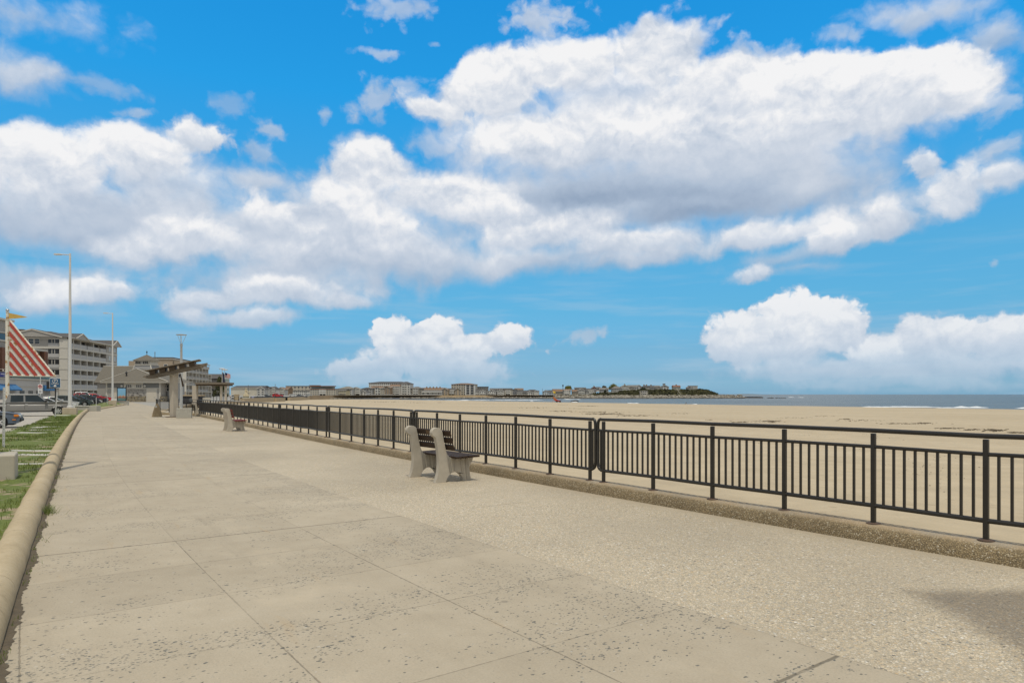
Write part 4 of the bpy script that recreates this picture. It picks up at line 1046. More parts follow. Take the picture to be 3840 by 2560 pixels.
# no parking sign farther back
Zn = 84.0
npk = thing('parking_sign', 'small white no parking sign with red circle on a grey post', 'sign', (gx(151, Zn), Zn, 0), R(12))
mb = MB(); mb.bx(-.03,.03,0,.05,0,4.0); mb.build('post', mpole, npk)
mb = MB(); mb.bx(-.24,.24,-.02,0,1.9,2.42); mb.bx(-.24,.24,-.02,0,2.46,3.02); mb.build('panel', mwt, npk)
mb = MB(); mb.tube([(.18*math.cos(a*PI/10), -.03, 2.76+.18*math.sin(a*PI/10)) for a in range(20)], .03, 6, closed=True); mb.tube([(-.13,-.03,2.89),(.13,-.03,2.63)], .025, 6); mb.build('red_circle', mat('sign_red', (.5,.04,.03), .5), npk)
mb = MB(); mb.tube([(-.07,-.03,2.62),(-.07,-.03,2.88),(.04,-.03,2.88),(.08,-.03,2.82),(.04,-.03,2.75),(-.07,-.03,2.75)], .022, 4)
for q in range(3): mb.bx(-.15,.15,-.03,-.021,2.02+.11*q,2.06+.11*q)
mb.build('letter', mdark, npk)
def channel_post(label, x, y, z, H, lean=(0,0), wdt=.075):
    r = thing('sign_post', label, 'post', (x, y, z), R(-20)); r.rotation_euler = (R(lean[1]), R(lean[0]), R(-20))
    mb = MB(); mb.bx(-wdt/2,wdt/2,0,.008,-.1,H); mb.bx(-wdt/2,-wdt/2+.008,-.02,0,-.1,H); mb.bx(wdt/2-.008,wdt/2,-.02,0,-.1,H); mb.build('channel', mpole, r)
    mb = MB()
    for k in range(int(H/.1)): mb.lathe([(.012,0),(.012,.003)], 6, (0,0,0)); vs_ = mb.v[-12:]; mb.v[-12:] = [(p[0], -.001-p[2], .08+.1*k+p[1]) for p in vs_]
    mb.build('holes', mdark, r); return r
c0 = (gx(14, 21.5), 21.5); channel_post('bare grey sign post standing in the grass at the left edge', c0[0], c0[1], .12, 1.9, (1.0, 0), .085)
c0 = (gx(207, 50), 50.0); channel_post('leaning perforated metal post in front of the silver pickup wheel', c0[0], c0[1], .12, 1.85, (6.5, 0), .11)
c0 = (gx(361, 75), 75.0); channel_post('thin grey post beside the low concrete wall in the verge', c0[0], c0[1], .1, 1.35)
c0 = (gx(402, 99), 99.0); channel_post('thin pale post left of the second lamp plinth', c0[0], c0[1], .1, 1.7)
# low walls crossing the verge
mwal = mat('low_wall_concrete', (.40,.385,.34), .9, 0, .12, 2, .3, 40)
def low_wall(label, px0, px1, Z, top, pier):
    r = thing('low_wall', label, 'wall', (gx(px0, Z), Z, 0), R(4)); W_ = gx(px1, Z)-gx(px0, Z)
    mb = MB(); mb.bx(0, W_, 0, .35, -.05, top-.05); mb.build('wall', mwal, r, bevel=.02)
    mb = MB(); mb.bx(-.05, W_+.003, -.05, .4, top-.05, top+.03); mb.build('cap', mat('pale_cap', (.52,.50,.45), .85, 0, .1, 3), r, bevel=.015)
    if pier: mb = MB(); mb.bx(W_, W_+pier, -.25, .6, -.05, top+.03); mb.build('pier', mgr, r, bevel=.02)
low_wall('low concrete wall crossing the verge where the first kerb ends', 284, 337, 72.5, .55, .75)
low_wall('low grey wall below the framed information board', 431, 478, 113, .62, 0)
# framed information board
Zi = 118.0
ib = thing('information_board', 'tall black framed board with a blue and red beach poster', 'board', (gx(456.5, Zi), Zi, 0), R(6))
hw = .72
for x in (-hw, hw): mb = MB(); mb.bx(x-.06,x+.06,-.06,.06,0,3.02); mb.lathe([(.09,3.0),(.09,3.06),(.03,3.12)], 8, (x,0,0)); mb.build('leg', mdark, ib)
mb = MB(); mb.bx(-hw,hw,-.05,.05,2.86,2.98); mb.bx(-hw,hw,-.05,.05,.62,.78); mb.build('frame', mdark, ib)
mpo, nt, b = newmat('poster'); pos = nt.new('ShaderNodeTexCoord').outputs['Object']; zq = nt.new('ShaderNodeSeparateXYZ', i_0=pos).outputs[2]
nz = nt.noise(pos, 2.6, 4, .6).outputs[0]
pcol = nt.ramp(nt.math('MULTIPLY_ADD', nt.math('SUBTRACT', nz, .5), .5, nt.rng(zq, .75, 2.9, 0, 1, False)), [(.0,(.10,.28,.30)),(.18,(.16,.20,.16)),(.26,(.35,.08,.05)),(.34,(.45,.32,.2)),(.42,(.20,.42,.58)),(1,(.22,.45,.68))])
nt.l.new(pcol, b.inputs['Base Color']); b.inputs['Roughness'].default_value = .25
mb = MB(); mb.bx(-hw+.06,hw-.06,-.02,.02,.78,2.86); mb.build('poster', mpo, ib)
# slabs lying in the verge
mslab = mat('pale_slab', (.50,.48,.42), .9, 0, .14, 3, .3, 40)
for (px, py, w_, d_, an, lb) in ((118,1689,1.15,.22,5,'long pale slab in the grass just behind the left plinth'),(100,1738,1.0,.14,18,'narrow slanting pale strip in the grass beside the left plinth'),(152,1602,.62,.5,3,'small raised utility cover in the verge, left one of a pair'),(185,1600,.75,.5,8,'small utility cover in the verge, right one of a pair'),(170,1612,1.5,.35,2,'wide flat slab just in front of the pair of utility covers'),(138,1622,1.5,.3,2,'flat bluish white slab nearest the car park edge'),(232,1556.5,1.1,.5,4,'flat slab in the grass in front of the lamp plinth'),(128,1704,.8,.25,3,'thin pale slab half buried by grass right of the plinth')):
    x, y = ground(px, py, .15); mb = MB(); mb.box((0,0,0), (w_, d_, .07)); o = mb.build('paving_slab', mslab, None, bevel=.01); o.location = (x, y, .122); o.rotation_euler = (R(1.5), R(1), R(an)); tag(o, lb, 'slab', 'pale slabs lying in the verge')
# ------------------------------------------------------------------ vehicles
mtyre = mat('tyre_rubber', (.018,.018,.018), .85, 0, .2, 6); mrim = mat('alloy_rim', (.62,.62,.60), .3, .7, .08, 5); mtrim = mat('black_trim', (.02,.02,.022), .6)
mcg = mat('car_glass', (.030,.036,.034), .12, 0, .25, .8, spec=.28); mlens = mat('clear_lens', (.60,.60,.56), .15, .1, .05); mamber = mat('amber_lens', (.62,.20,.02), .2, 0, .05); mtail = mat('red_lens', (.40,.02,.02), .2, 0, .05)
mlp = mat('plate_white', (.6,.6,.56), .5)
def paint(name, c, metal=.0): return mat(name, c, .38, 0, .06, 1.5, coat=.35, spec=.4)
WHEEL = {}
def wheel_meshes(r, wd):
    k = (r, wd)
    if k in WHEEL: return WHEEL[k]
    t = MB(); prof = [(r*.62,-wd/2),(r*.93,-wd/2),(r,-wd*.36),(r,wd*.36),(r*.93,wd/2),(r*.62,wd/2)]; n = 24
    t.lathe(prof + [prof[0]], n, caps=False); t.v = [(p[0], p[2], p[1]) for p in t.v]
    rim = MB(); rim.lathe([(r*.64,-wd*.47),(r*.60,-wd*.40),(r*.57,-wd*.10),(.02,-wd*.08),(.02,wd*.45),(r*.57,wd*.45)], n, caps=False)
    rim.v = [(p[0], p[2], p[1]) for p in rim.v]
    sp = MB()
    for q in range(6):
        a = q*PI/3; ca, sa = math.cos(a), math.sin(a)
        poly = [(-.16*r,.08*r),(.16*r,.08*r),(.10*r,.60*r),(-.10*r,.60*r)]
        pts = [(x*ca - y*sa, x*sa + y*ca) for x, y in poly]; sp.prism(pts, -wd*.46, -wd*.36, 'y')
    k1 = len(sp.v); sp.lathe([(r*.66,-wd*.48),(r*.58,-wd*.44),(r*.57,-wd*.30),(r*.66,-wd*.40),(r*.66,-wd*.48)], 24, caps=False); sp.v[k1:] = [(p[0], p[2], p[1]) for p in sp.v[k1:]]
    sp.lathe([(r*.14,-wd*.48),(r*.14,-wd*.3)], 10); k2 = len(sp.v)-20; sp.v[k2:] = [(p[0], p[2], p[1]) for p in sp.v[k2:]]
    WHEEL[k] = (t.mesh('tyre', mtyre, 40), rim.mesh('rim', mtrim, 40), sp.mesh('rim', mrim, 30)); return WHEEL[k]
def car(label, cat, kind, pnt, fx, fy, heading, group='cars parked beside the promenade', sc=1.0, name='parked_car'):
    """fx, fy: ground point under the near front wheel; heading: direction of the nose"""
    P = dict(sedan=dict(L=4.7, wb=2.75, fo=.92, Wd=1.80, r=.325, belt=.92, hood=.80, trunk=.93, roof=1.43, ws=(.55,-.25), rw=(-1.35,-1.85)),
             suv=dict(L=4.65, wb=2.7, fo=.92, Wd=1.86, r=.36, belt=1.08, hood=1.02, trunk=1.10, roof=1.70, ws=(.55,-.15), rw=(-2.0,-2.2)),
             hatch=dict(L=4.2, wb=2.6, fo=.85, Wd=1.77, r=.32, belt=.95, hood=.88, trunk=.97, roof=1.50, ws=(.55,-.2), rw=(-1.75,-2.0)),
             pickup=dict(L=6.0, wb=3.95, fo=.98, Wd=1.95, r=.385, belt=1.12, hood=1.10, trunk=1.08, roof=1.79, ws=(1.18,.60), rw=(-1.42,-1.62)))[kind]
    W_ = P['Wd']; hw = W_/2; r = P['r']; xf = P['wb']/2; xr = -xf; x1 = xf+P['fo']; x0 = x1-P['L']
    root = thing(name, label, cat, (0,0,0), heading, group)
    # near side of the car is local -y; put its front wheel over (fx, fy)
    ca, sa = math.cos(heading), math.sin(heading); lx, ly = xf*sc, (-hw+.12)*sc
    root.location = (fx-(lx*ca-ly*sa), fy-(lx*sa+ly*ca), lotz(fy) if fy < 175 else landz(fy)); root.scale = (sc,)*3
    zb = .24 if kind != 'pickup' else .42
    def arch(xc, R_, rev=False):
        a = [(xc+R_*math.cos(t), r+R_*math.sin(t)) for t in [PI*q/10 for q in range(11)] if r+R_*math.sin(t) > zb]
        return list(reversed(a))        # from rear to front
    Ra = r*1.22
    ha, tr, be = P['hood'], P['trunk'], P['belt']
    low = [(x0+.12, zb+.06)] + [(xr-math.sqrt(max(0,Ra*Ra-(zb-r)**2)), zb)] + arch(xr, Ra) + [(xr+math.sqrt(max(0,Ra*Ra-(zb-r)**2)), zb), (xf-math.sqrt(max(0,Ra*Ra-(zb-r)**2)), zb)] + arch(xf, Ra) + [(xf+math.sqrt(max(0,Ra*Ra-(zb-r)**2)), zb), (x1-.10, zb+.02), (x1-.02, zb+.16), (x1, .55 if kind != 'pickup' else .72)]
    cowl = P['ws'][0] + (0.15 if kind != 'pickup' else .12)
    up = [(x1-.03, ha-.16), (x1-.12, ha-.05), (x1-.40, ha+.0), ((x1+cowl)/2, ha+.055), (cowl, be-.01)]
    if kind == 'pickup': up += [(-1.50, be), (-1.53, be), (-1.54, tr+.0), (x0+.05, tr), (x0, tr-.06), (x0, .62)]
    elif kind == 'sedan': up += [(P['rw'][1]+.05, be), (x0+.10, tr+.02), (x0+.02, tr-.06), (x0, .60)]
    else: up += [(P['rw'][1]+.05, be), (x0+.06, tr), (x0, tr-.25), (x0+.03, .50)]
    poly = low + up
    mb = MB(); mb.prism(poly, -hw, hw, 'y')
    for i, v in enumerate(mb.v):       # tumblehome and rounded plan at the ends
        x, y, z = v; s_ = 1 - .045*max(0, (z-.55)/.6)**1.5 - .10*max(0, (abs(x-(x0+x1)/2)/(P['L']/2)-.72)/.28)**2
        mb.v[i] = (x, y*s_, z)
    body = mb.build('body', pnt, root, smooth=35, bevel=.045, seg=3)
    mb = MB(); mb.bx(x0+.25, x1-.3, -hw+.12, hw-.12, .16 if kind != 'pickup' else .34, zb+.2); mb.build('underbody', mtrim, root)
    # cabin
    b0, b1 = P['ws']; r0, r1 = P['rw']; zr = P['roof']; z0 = be-.02
    tw, bw = hw-.20, hw-.05
    if kind == 'pickup': r0, r1 = -1.28, -1.50
    xs_b = [(r1, bw*.97), (b0*.0+ (r1+b0)/2, bw), (b0+.0, bw*.98), (b0+.28, bw*.86)]
    cab = MB()
    base = [(r1,-bw*.95,z0),(0,-bw,z0),(b0,-bw*.97,z0),(b0+.16,-bw*.80,z0),(b0+.16,bw*.80,z0),(b0,bw*.97,z0),(0,bw,z0),(r1,bw*.95,z0)]
    zt = zr-.075
    topr = [(r0,-tw*.95,zt),(-.2,-tw,zt),(b1,-tw*.97,zt),(b1+.06,-tw*.82,zt),(b1+.06,tw*.82,zt),(b1,tw*.97,zt),(-.2,tw,zt),(r0,tw*.95,zt)]
    cab.loft([base, topr]); cab.build('cabin', pnt, root, smooth=25)
    # glazing: panes set into the painted cabin
    def P3(t, xb, xt, sg): return (xb+(xt-xb)*t, sg*((bw+(tw-bw)*t)*.985+.014), z0+(zt-z0)*t)
    mid_b = (r0+b1)/2+.10; tA, tB = .10, .93
    def lerp(a, c, t): return a+(c-a)*t
    for sg in (-1, 1):
        fr = [(b0+.02, b1-.03), (mid_b+.05, mid_b+.03)]; re_ = [(mid_b-.07, mid_b-.09), (r1+(.34 if kind != 'sedan' else .42), r0+.16)]
        for (f_, k_) in (fr, re_):
            q4 = [P3(tA, lerp(f_[0],f_[1],tA), lerp(f_[0],f_[1],tA), sg), P3(tB, lerp(f_[0],f_[1],tB), lerp(f_[0],f_[1],tB), sg), P3(tB, lerp(k_[0],k_[1],tB), lerp(k_[0],k_[1],tB), sg), P3(tA, lerp(k_[0],k_[1],tA), lerp(k_[0],k_[1],tA), sg)]
            mb = MB(); mb.loft([q4, [(p[0], p[1]-sg*.02, p[2]) for p in q4]]); mb.build('side_window', mcg, root)
    for nm_, xb, xt in (('windscreen', b0+.16, b1+.06), ('rear_window', r1, r0)):
        sx_ = 1 if nm_ == 'windscreen' else -1; wb, wt = bw*(.76 if sx_ > 0 else .86), tw*(.78 if sx_ > 0 else .86)
        def W3(t, sg): return (lerp(xb, xt, t)+sx_*.012, sg*lerp(wb, wt, t), z0+(zt-z0)*t)
        q4 = [W3(.08,-1), W3(.94,-1), W3(.94,1), W3(.08,1)]
        mb = MB(); mb.loft([q4, [(p[0]-sx_*.02, p[1], p[2]) for p in q4]]); mb.build(nm_, mcg, root)
    top2 = [(p[0]*.94-.02, p[1]*.9, zr) for p in topr]; 
    rm = MB(); rm.loft([[(p[0]*1.02, p[1]*1.03, zt-.045) for p in topr], [(p[0]*1.01, p[1]*1.02, zt) for p in topr], [(p[0], p[1]*.985, zr-.025) for p in topr], top2]); rm.build('roof', pnt, root, smooth=50)
    # wheels, lamps, mirrors, handles, bumpers
    tm, rmh, spm = wheel_meshes(r, .21 if kind != 'pickup' else .25)
    for x in (xf, xr):
        for sg in (-1, 1):
            w_ = put('wheel', tm, root, (x, sg*(hw-.115), r), (0, 0, 0 if sg < 0 else PI)); put('rim', rmh, w_); put('rim', spm, w_)
    for sg in (-1, 1):
        mb = MB(); mb.box((x1-.13, sg*(hw-.30), ha-.17), (.22, .42, .15), sg*-.28); mb.build('headlight', mlens, root, bevel=.03)
        mb = MB(); mb.box((x0+.06, sg*(hw-.16), tr-.16), (.14, .24, .20)); mb.build('tail_light', mtail, root, bevel=.02)
        mb = MB(); mb.box((b0-.02, sg*(hw+.07), be+.08), (.16, .22, .15)); mb.build('wing_mirror', mtrim if kind == 'pickup' else pnt, root, bevel=.035)
        for hx in ((.12, -.98) if kind != 'pickup' else (.22, -.95)):
            mb = MB(); mb.box((hx-.35, sg*(hw-.015), be-.16), (.20, .05, .035)); mb.build('door_handle', mrim if kind == 'pickup' else pnt, root, bevel=.01)
        if kind == 'pickup':
            mb = MB(); mb.box((x1-.16, sg*(hw-.20), ha-.19), (.16, .16, .14)); mb.build('indicator', mamber, root, bevel=.03)
    mb = MB(); mb.bx(x1-.12, x1+.015, -hw*.62, hw*.62, .42, ha-.24); mb.build('grille', mtrim, root, bevel=.02)
    mb = MB(); mb.bx(x1-.10, x1+.05, -hw*.86, hw*.86, zb+.10, zb+.26); mb.build('bumper', mtrim if kind != 'pickup' else pnt, root, bevel=.03)
    # door seams
    mb = MB()
    for sg in (-1, 1):
        for xx in ((b0+.05, (r0+b1)/2+.10, r0+.05) if kind != 'pickup' else (1.12, (r0+b1)/2+.10, -1.42)):
            mb.bx(xx-.008, xx+.008, sg*(hw-.004)-.004, sg*(hw-.004)+.004, zb+.12, be-.1)
    mb.build('door_seam', mtrim, root)
    return root
hd = lambda a: R(a)
Zt = 57.2; pk = car('silver grey four door pickup truck parked nose to the verge', 'pickup truck', 'pickup', paint('silver_grey_paint', (.20,.195,.18)), gx(218, Zt), Zt, R(33), sc=1.03, name='pickup_truck')
Zb = 36.2
bm_ = car('dark blue saloon car with amber indicator cut off by the left edge', 'car', 'sedan', paint('dark_blue_paint', (.075,.10,.135)), gx(-4, Zb), Zb, R(31))
for sg in (-1, 1):
    mb = MB(); mb.box((1.375+.74, sg*.80, .655), (.22, .16, .13), sg*-.3); mb.build('indicator', mamber, bm_, bevel=.03)
    mb = MB(); mb.box((1.375+.66, sg*.862, .45), (.16, .05, .05), 0); mb.build('side_marker', mamber, bm_)
CARS = [
 ('white saloon car behind the silver pickup, partly hidden by the pay sign post','sedan',(.62,.61,.58),246,74.5,30),
 ('pale silver saloon car just left of the tall lamp pole, behind the white one','sedan',(.45,.45,.43),262,84,30),
 ('dark green hatchback with a yellow plate right of the tall lamp pole','hatch',(.02,.035,.035),318,91,28),
 ('black saloon car with bright alloy wheels behind the low wall','sedan',(.012,.015,.02),347,98,28),
 ('second dark blue saloon car nosing out behind the black one','sedan',(.02,.028,.04),380,110,28),
 ('bright red saloon car left of the second lamp pole','sedan',(.42,.012,.018),398,122,27),
 ('dull red hatchback behind the lamp pole, its tail showing','hatch',(.30,.02,.02),352,124,27),
 ('white estate car with roof rails behind the red saloon','suv',(.68,.68,.66),356,138,27),
 ('grey green saloon car to the right of the white estate','sedan',(.16,.19,.17),386,150,27),
 ('dark grey car farthest back, above the white estate roof','suv',(.09,.09,.09),352,166,27),
]
for (lb, kd, c, px, Z, h) in CARS: car(lb, 'car', kd, paint('car_paint_%d' % px, c), gx(px, Z), Z, R(h))
# ------------------------------------------------------------------ windows and walls
mwin = glass('dark_window', (.022,.027,.034), .07); mwf = mat('white_window_frame', (.62,.60,.54), .6, 0, .05)
mshade = mat('dark_door_glass', (.03,.03,.032), .12, 0, .3, 1)
_wm = {}
def window_mesh(w_, h_, cols=1, rows=1, fr=.09, frame=None, pane=None):
    k = (round(w_,2), round(h_,2), cols, rows, fr, frame.name if frame else '', pane.name if pane else '')
    if k in _wm: return _wm[k]
    f = MB(); f.bx(-w_/2-fr,w_/2+fr,-.07,.02,-fr,0); f.bx(-w_/2-fr,w_/2+fr,-.07,.02,h_,h_+fr); f.bx(-w_/2-fr,-w_/2,-.07,.02,0,h_); f.bx(w_/2,w_/2+fr,-.07,.02,0,h_)
    for c in range(1, cols): x = -w_/2+w_*c/cols; f.bx(x-fr*.35,x+fr*.35,-.06,.02,0,h_)
    for r_ in range(1, rows): z = h_*r_/rows; f.bx(-w_/2,w_/2,-.055,.02,z-fr*.3,z+fr*.3)
    p = MB(); p.bx(-w_/2,w_/2,-.035,.02,0,h_)
    _wm[k] = (f.mesh('window', frame or mwf), p.mesh('pane', pane or mwin)); return _wm[k]
def window(parent, x, y, z, w_, h_, cols=1, rows=1, rz=0.0, fr=.09, frame=None, pane=None):
    fm, pm = window_mesh(w_, h_, cols, rows, fr, frame, pane)
    o = put('window', fm, parent, (x, y, z), (0, 0, rz)); put('pane', pm, o); return o
mgside = mat('grey_siding', (.37,.35,.315), .8, 0, .06, 1.2, siding=.20); mgside2 = mat('dark_grey_siding', (.20,.205,.20), .8, 0, .07, 1.2, siding=.20)
mtrimw = mat('cream_trim', (.55,.52,.45), .7, 0, .06, 2); mroofd = mat('dark_shingle', (.085,.08,.075), .95, 0, .22, 3, .5, 20); mroofg = mat('grey_brown_shingle', (.135,.122,.097), .95, 0, .14, 2.5, .5, 16)
mrailp = mat('pale_balcony_rail', (.43,.42,.40), .7, 0, .06, 2); mtans = mat('tan_siding', (.34,.275,.20), .8, 0, .07, 1.0, siding=.22); mbrick = None
m_, nt, b = newmat('red_brown_brick'); br = nt.new('ShaderNodeTexBrick', i_0=nt.new('ShaderNodeTexCoord').outputs['Object']); br.inputs['Color1'].default_value = (.20,.085,.045,1); br.inputs['Color2'].default_value = (.14,.06,.035,1); br.inputs['Mortar'].default_value = (.25,.2,.16,1); br.inputs['Scale'].default_value = 2.2
nt.l.new(br.outputs[0], b.inputs['Base Color']); b.inputs['Roughness'].default_value = .9; mbrick = m_
mteal = mat('teal_glass', (.12,.19,.19), .15, 0, .1, .8, spec=.7); mblue = mat('blue_awning', (.05,.17,.36), .8, 0, .1, 2)

def gable(mb, x0, x1, zb, zp, y0, y1):        # gabled roof prism, ridge along y
    xm = (x0+x1)/2; mb.prism([(x0,zb),(x1,zb),(xm,zp)], y0, y1, 'y')
SD = (-.21, .9777); SANG = math.atan2(SD[1], SD[0])
# ---- five storey hotel
hb = thing('hotel', 'large grey five storey hotel with rows of balconies and low gabled roof', 'hotel', (-123.8, 190, 0), SANG)
FL = [3.3, 6.15, 9.0, 11.95, 14.9]; EV = 17.6; LN = 38.9; DP = 22
mb = MB(); mb.bx(0, LN, 1.7, DP, 0, EV); mb.build('wall', mgside, hb)
# end wall towards the camera (local x = 0 plane looks back along the street)
mb = MB(); mb.bx(-.25, .0, 0.0, DP, 14.45, 14.95); 
for z in FL[:-1]: mb.bx(-.22, 0, 4.6, DP, z-.30, z+.18)
mb.bx(-.3, 0, 0, DP, EV-.55, EV); mb.build('trim_band', mtrimw, hb)
mb = MB(); mb.bx(-.55, 1.3, -.35, 1.75, 0, EV-.55); 
for z in FL: mb.bx(-.62, 1.37, -.42, 1.8, z-.3, z+.12)
mb.build('corner_pier', mtrimw, hb)
for z in FL:
    window(hb, -.02, 8.9, z+.85, 1.15, 1.35, 1, 2, rz=R(-90)); window(hb, -.02, 7.4, z+.85, 1.15, 1.35, 1, 2, rz=R(-90))
    # recessed balcony on the end wall
    mb = MB(); mb.bx(-.04, .06, 2.0, 4.7, z+.1, z+2.5); mb.build('balcony_recess', mshade, hb)
    mb = MB(); mb.bx(-.1, .0, 2.0, 4.7, z+.12, z+1.1); mb.build('balcony_rail', mrailp, hb)
    mb = MB(); mb.bx(-.09, .0, 3.0, 3.14, z+1.1, z+2.3); mb.bx(-.09, .0, 3.7, 3.84, z+1.1, z+2.3); mb.build('balcony_post', mtrimw, hb)
bays = [1.3, 4.1, 9.1, 13.8, 18.7, 23.8, 29.2]
for fi, z in enumerate([.3] + FL):
    top = (FL + [EV])[fi]
    mb = MB(); mb.bx(1.3, LN-8.9 if fi == 0 else LN, -.12, 1.7, top-.32, top+.16 if fi < 5 else top); mb.build('balcony_slab', mtrimw, hb)
    for bi in range(len(bays)-1):
        if fi == 5 and bi in (2, 4): w0, w1 = bays[bi], bays[bi+1]
        else: w0, w1 = bays[bi], bays[bi+1]
        mb = MB(); mb.bx(w0+.22, w1-.22, -.06, .0, z+.18, z+1.28); mb.build('balcony_rail', mrailp, hb)
        mb = MB(); wd = (w1-w0); mb.bx(w0+.5, w0+.5+wd*.48, 1.62, 1.72, z+.2, z+2.35); mb.build('balcony_door', mshade, hb)
        if not (fi == 5 and bi in (3, 5)):
            mb = MB(); mb.bx(w0-.2, w0+.2, -.09, 1.69, z+.16, top-.325); mb.build('balcony_post', mtrimw, hb)
mb = MB(); mb.bx(29.2, LN, -.05, 1.69, 0, EV-.33); mb.build('end_block', mgside, hb)
for z in FL[1:]:
    window(hb, 32.0, -.06, z+.8, 1.5, 1.35, 2, 1, pane=mat('curtained_glass', (.45,.44,.42), .3)); window(hb, 36.6, -.06, z+.8, 1.5, 1.35, 1, 1, pane=mat('curtained_glass', (.45,.44,.42), .3))
rf = MB()
rf.loft([[(-.9,-.9,EV),(LN+.9,-.9,EV),(LN+.9,DP+1,EV),(-.9,DP+1,EV)], [(6,6.5,EV+2.1),(LN-6,6.5,EV+2.1),(LN-6,DP-6,EV+2.1),(6,DP-6,EV+2.1)]])
roof = rf.build('roof', mroofd, hb)
for (x0, x1, hgt) in ((3.5, 12.5, 1.55), (32.5, 39.6, 1.7)):
    mb = MB(); gable(mb, x0, x1, EV, EV+hgt, -1.0, 7); mb.build('gable', mgside, hb); xm = (x0+x1)/2; mb = MB(); mb.prism([(x0-.4,EV-.05),(xm,EV+hgt+.02),(x1+.4,EV-.05),(x1+.4,EV+.16),(xm,EV+hgt+.26),(x0-.4,EV+.16)], -1.02, 7.2, 'y'); mb.build('gable_roof', mroofd, roof)
    mb = MB(); xm = (x0+x1)/2; mb.beam((x0-.3,-1.05,EV), (xm,-1.05,EV+hgt+.1), .3, .25); mb.beam((x1+.3,-1.05,EV), (xm,-1.05,EV+hgt+.1), .3, .25); mb.build('gable_trim', mtrimw, hb)
mb = MB(); mb.prism([(1.2,EV),(16,EV),(8.4,EV+2.0)], -.8, 8, 'x'); mb.build('gable', mgside, hb); mb = MB(); mb.prism([(.8,EV-.05),(8.4,EV+2.02),(16.4,EV-.05),(16.4,EV+.16),(8.4,EV+2.26),(.8,EV+.16)], -.82, 8.2, 'x'); mb.build('gable_roof', mroofd, roof)
mb = MB(); mb.beam((-.85,.9,EV-.02), (-.85,8.4,EV+2.05), .3, .28); mb.beam((-.85,16.2,EV-.02), (-.85,8.4,EV+2.05), .3, .28); mb.build('gable_trim', mtrimw, hb)
mb = MB(); mb.bx(-.95, LN+.95, -.95, -.7, EV-.12, EV+.14); mb.build('eave_trim', mtrimw, hb)
mb = MB(); mb.bx(3, 5.5, 15, 17, EV+1.5, EV+3.0); mb.bx(6, 8, 13.5, 15, EV+1.5, EV+2.6); mb.build('roof_unit', mat('roof_unit', (.16,.12,.08), .8), hb)

# ---- mixed brick and siding block at the left edge
A0 = (-105.1, 114.4)
ab = thing('apartment_block', 'brick and grey commercial block with blue awnings at the left edge', 'building', (A0[0], A0[1], 0), SANG)
mb = MB(); mb.bx(10, 43, .4, 18, 5.4, 18.3); mb.build('wall', mat('upper_grey_cladding', (.33,.315,.285), .8, 0, .05, .8, siding=.9), ab)
mb = MB(); mb.bx(9.8, 43.3, .0, 18.3, 18.3, 18.75); mb.bx(9.9, 43.15, .2, .41, 15.5, 15.75); mb.bx(9.9, 43.15, .15, .41, 13.6, 13.95); mb.bx(9.9, 43.15, .2, .41, 11.2, 11.45); mb.build('cornice', mtrimw, ab)
mb = MB(); mb.bx(10, 43.1, .3, .42, 14.0, 15.3); mb.build('window_band', mwin, ab)
mb = MB(); mb.bx(37.3, 39.5, -.2, .45, 7.1, 12.2); mb.build('brick_pier', mbrick, ab)
mb = MB(); mb.bx(43, 60, 1.2, 16, 5.4, 12.9); mb.build('lower_wall', mgside, ab)
mb = MB(); mb.bx(42.9, 60.5, .2, 16.2, 12.55, 13.0); mb.build('lower_cornice', mtrimw, ab)
mb = MB(); mb.bx(58.6, 60, -.05, 3, 5.4, 12.54); mb.build('brick_pier', mbrick, ab)
for z in (9.0, 5.9):
    mb = MB(); mb.bx(43.2, 58.5, -.1, 1.25, z-.2, z); mb.build('balcony_slab', mtrimw, ab)
    mb = MB(); mb.bx(43.2, 58.5, -.1, -.04, z+.02, z+1.1); mb.build('balcony_glass', mteal, ab)
    for x in (46, 50.5, 55): mb = MB(); mb.bx(x-1.3, x+1.3, 1.1, 1.22, z+.05, z+2.4); mb.build('balcony_door', mwin, ab)
    mb = MB(); mb.bx(55.8, 58.5, .9, 1.21, z+.03, z+2.9); mb.build('brick_panel', mat('shaded_brick', (.13,.05,.03), .9, 0, .2, 3), ab)
mb = MB(); mb.bx(10, 60.3, -.5, 16, 0, 5.2); mb.build('shopfront', mat('white_stucco', (.50,.49,.46), .8, 0, .06, .6), ab)
mb = MB(); mb.bx(9.9, 60.5, -.75, 16.2, 5.2, 5.5); mb.bx(9.9, 60.4, -.6, -.5, 3.55, 3.7); mb.build('shopfront_cornice', mtrimw, ab)
mb = MB(); mb.bx(41, 60.1, -.6, -.45, 5.5, 6.6); mb.build('glass_parapet', mteal, ab)
for x in (45.5, 49.6, 53.5): window(ab, x, -.52, 1.0, 2.3, 1.7, 4, 2)
for (x0, x1) in ((30, 37.2), (37.6, 42.6), (56.3, 60.2)):
    mb = MB(); mb.prism([(-.5,4.1),(-.5,2.7),(-1.9,2.65),(-1.9,2.95)], x0, x1, 'x'); mb.build('awning', mblue, ab)
mb = MB(); mb.bx(34.6, 39.2, -.95, -.72, 5.65, 6.6); mb.build('sign_panel', mat('violet_blue_sign', (.035,.04,.25), .5), ab)
mb = MB()
for k in range(9): mb.bx(35.2+.42*k, 35.45+.42*k, -.98, -.95, 6.15, 6.38)
for k in range(4): mb.bx(36.4+.4*k, 36.65+.4*k, -.98, -.95, 5.82, 5.96)
mb.build('sign_marks', mwt, ab)
mb = MB()
for x in (35.4, 36.9, 38.4): mb.tube([(x,-.4,7.3),(x,-1.2,7.35),(x,-1.3,7.1)], .05, 6); mb.lathe([(.05,.1),(.22,-.12)], 8, (x,-1.3,7.05))
mb.build('sign_lamps', mtrimw, ab)

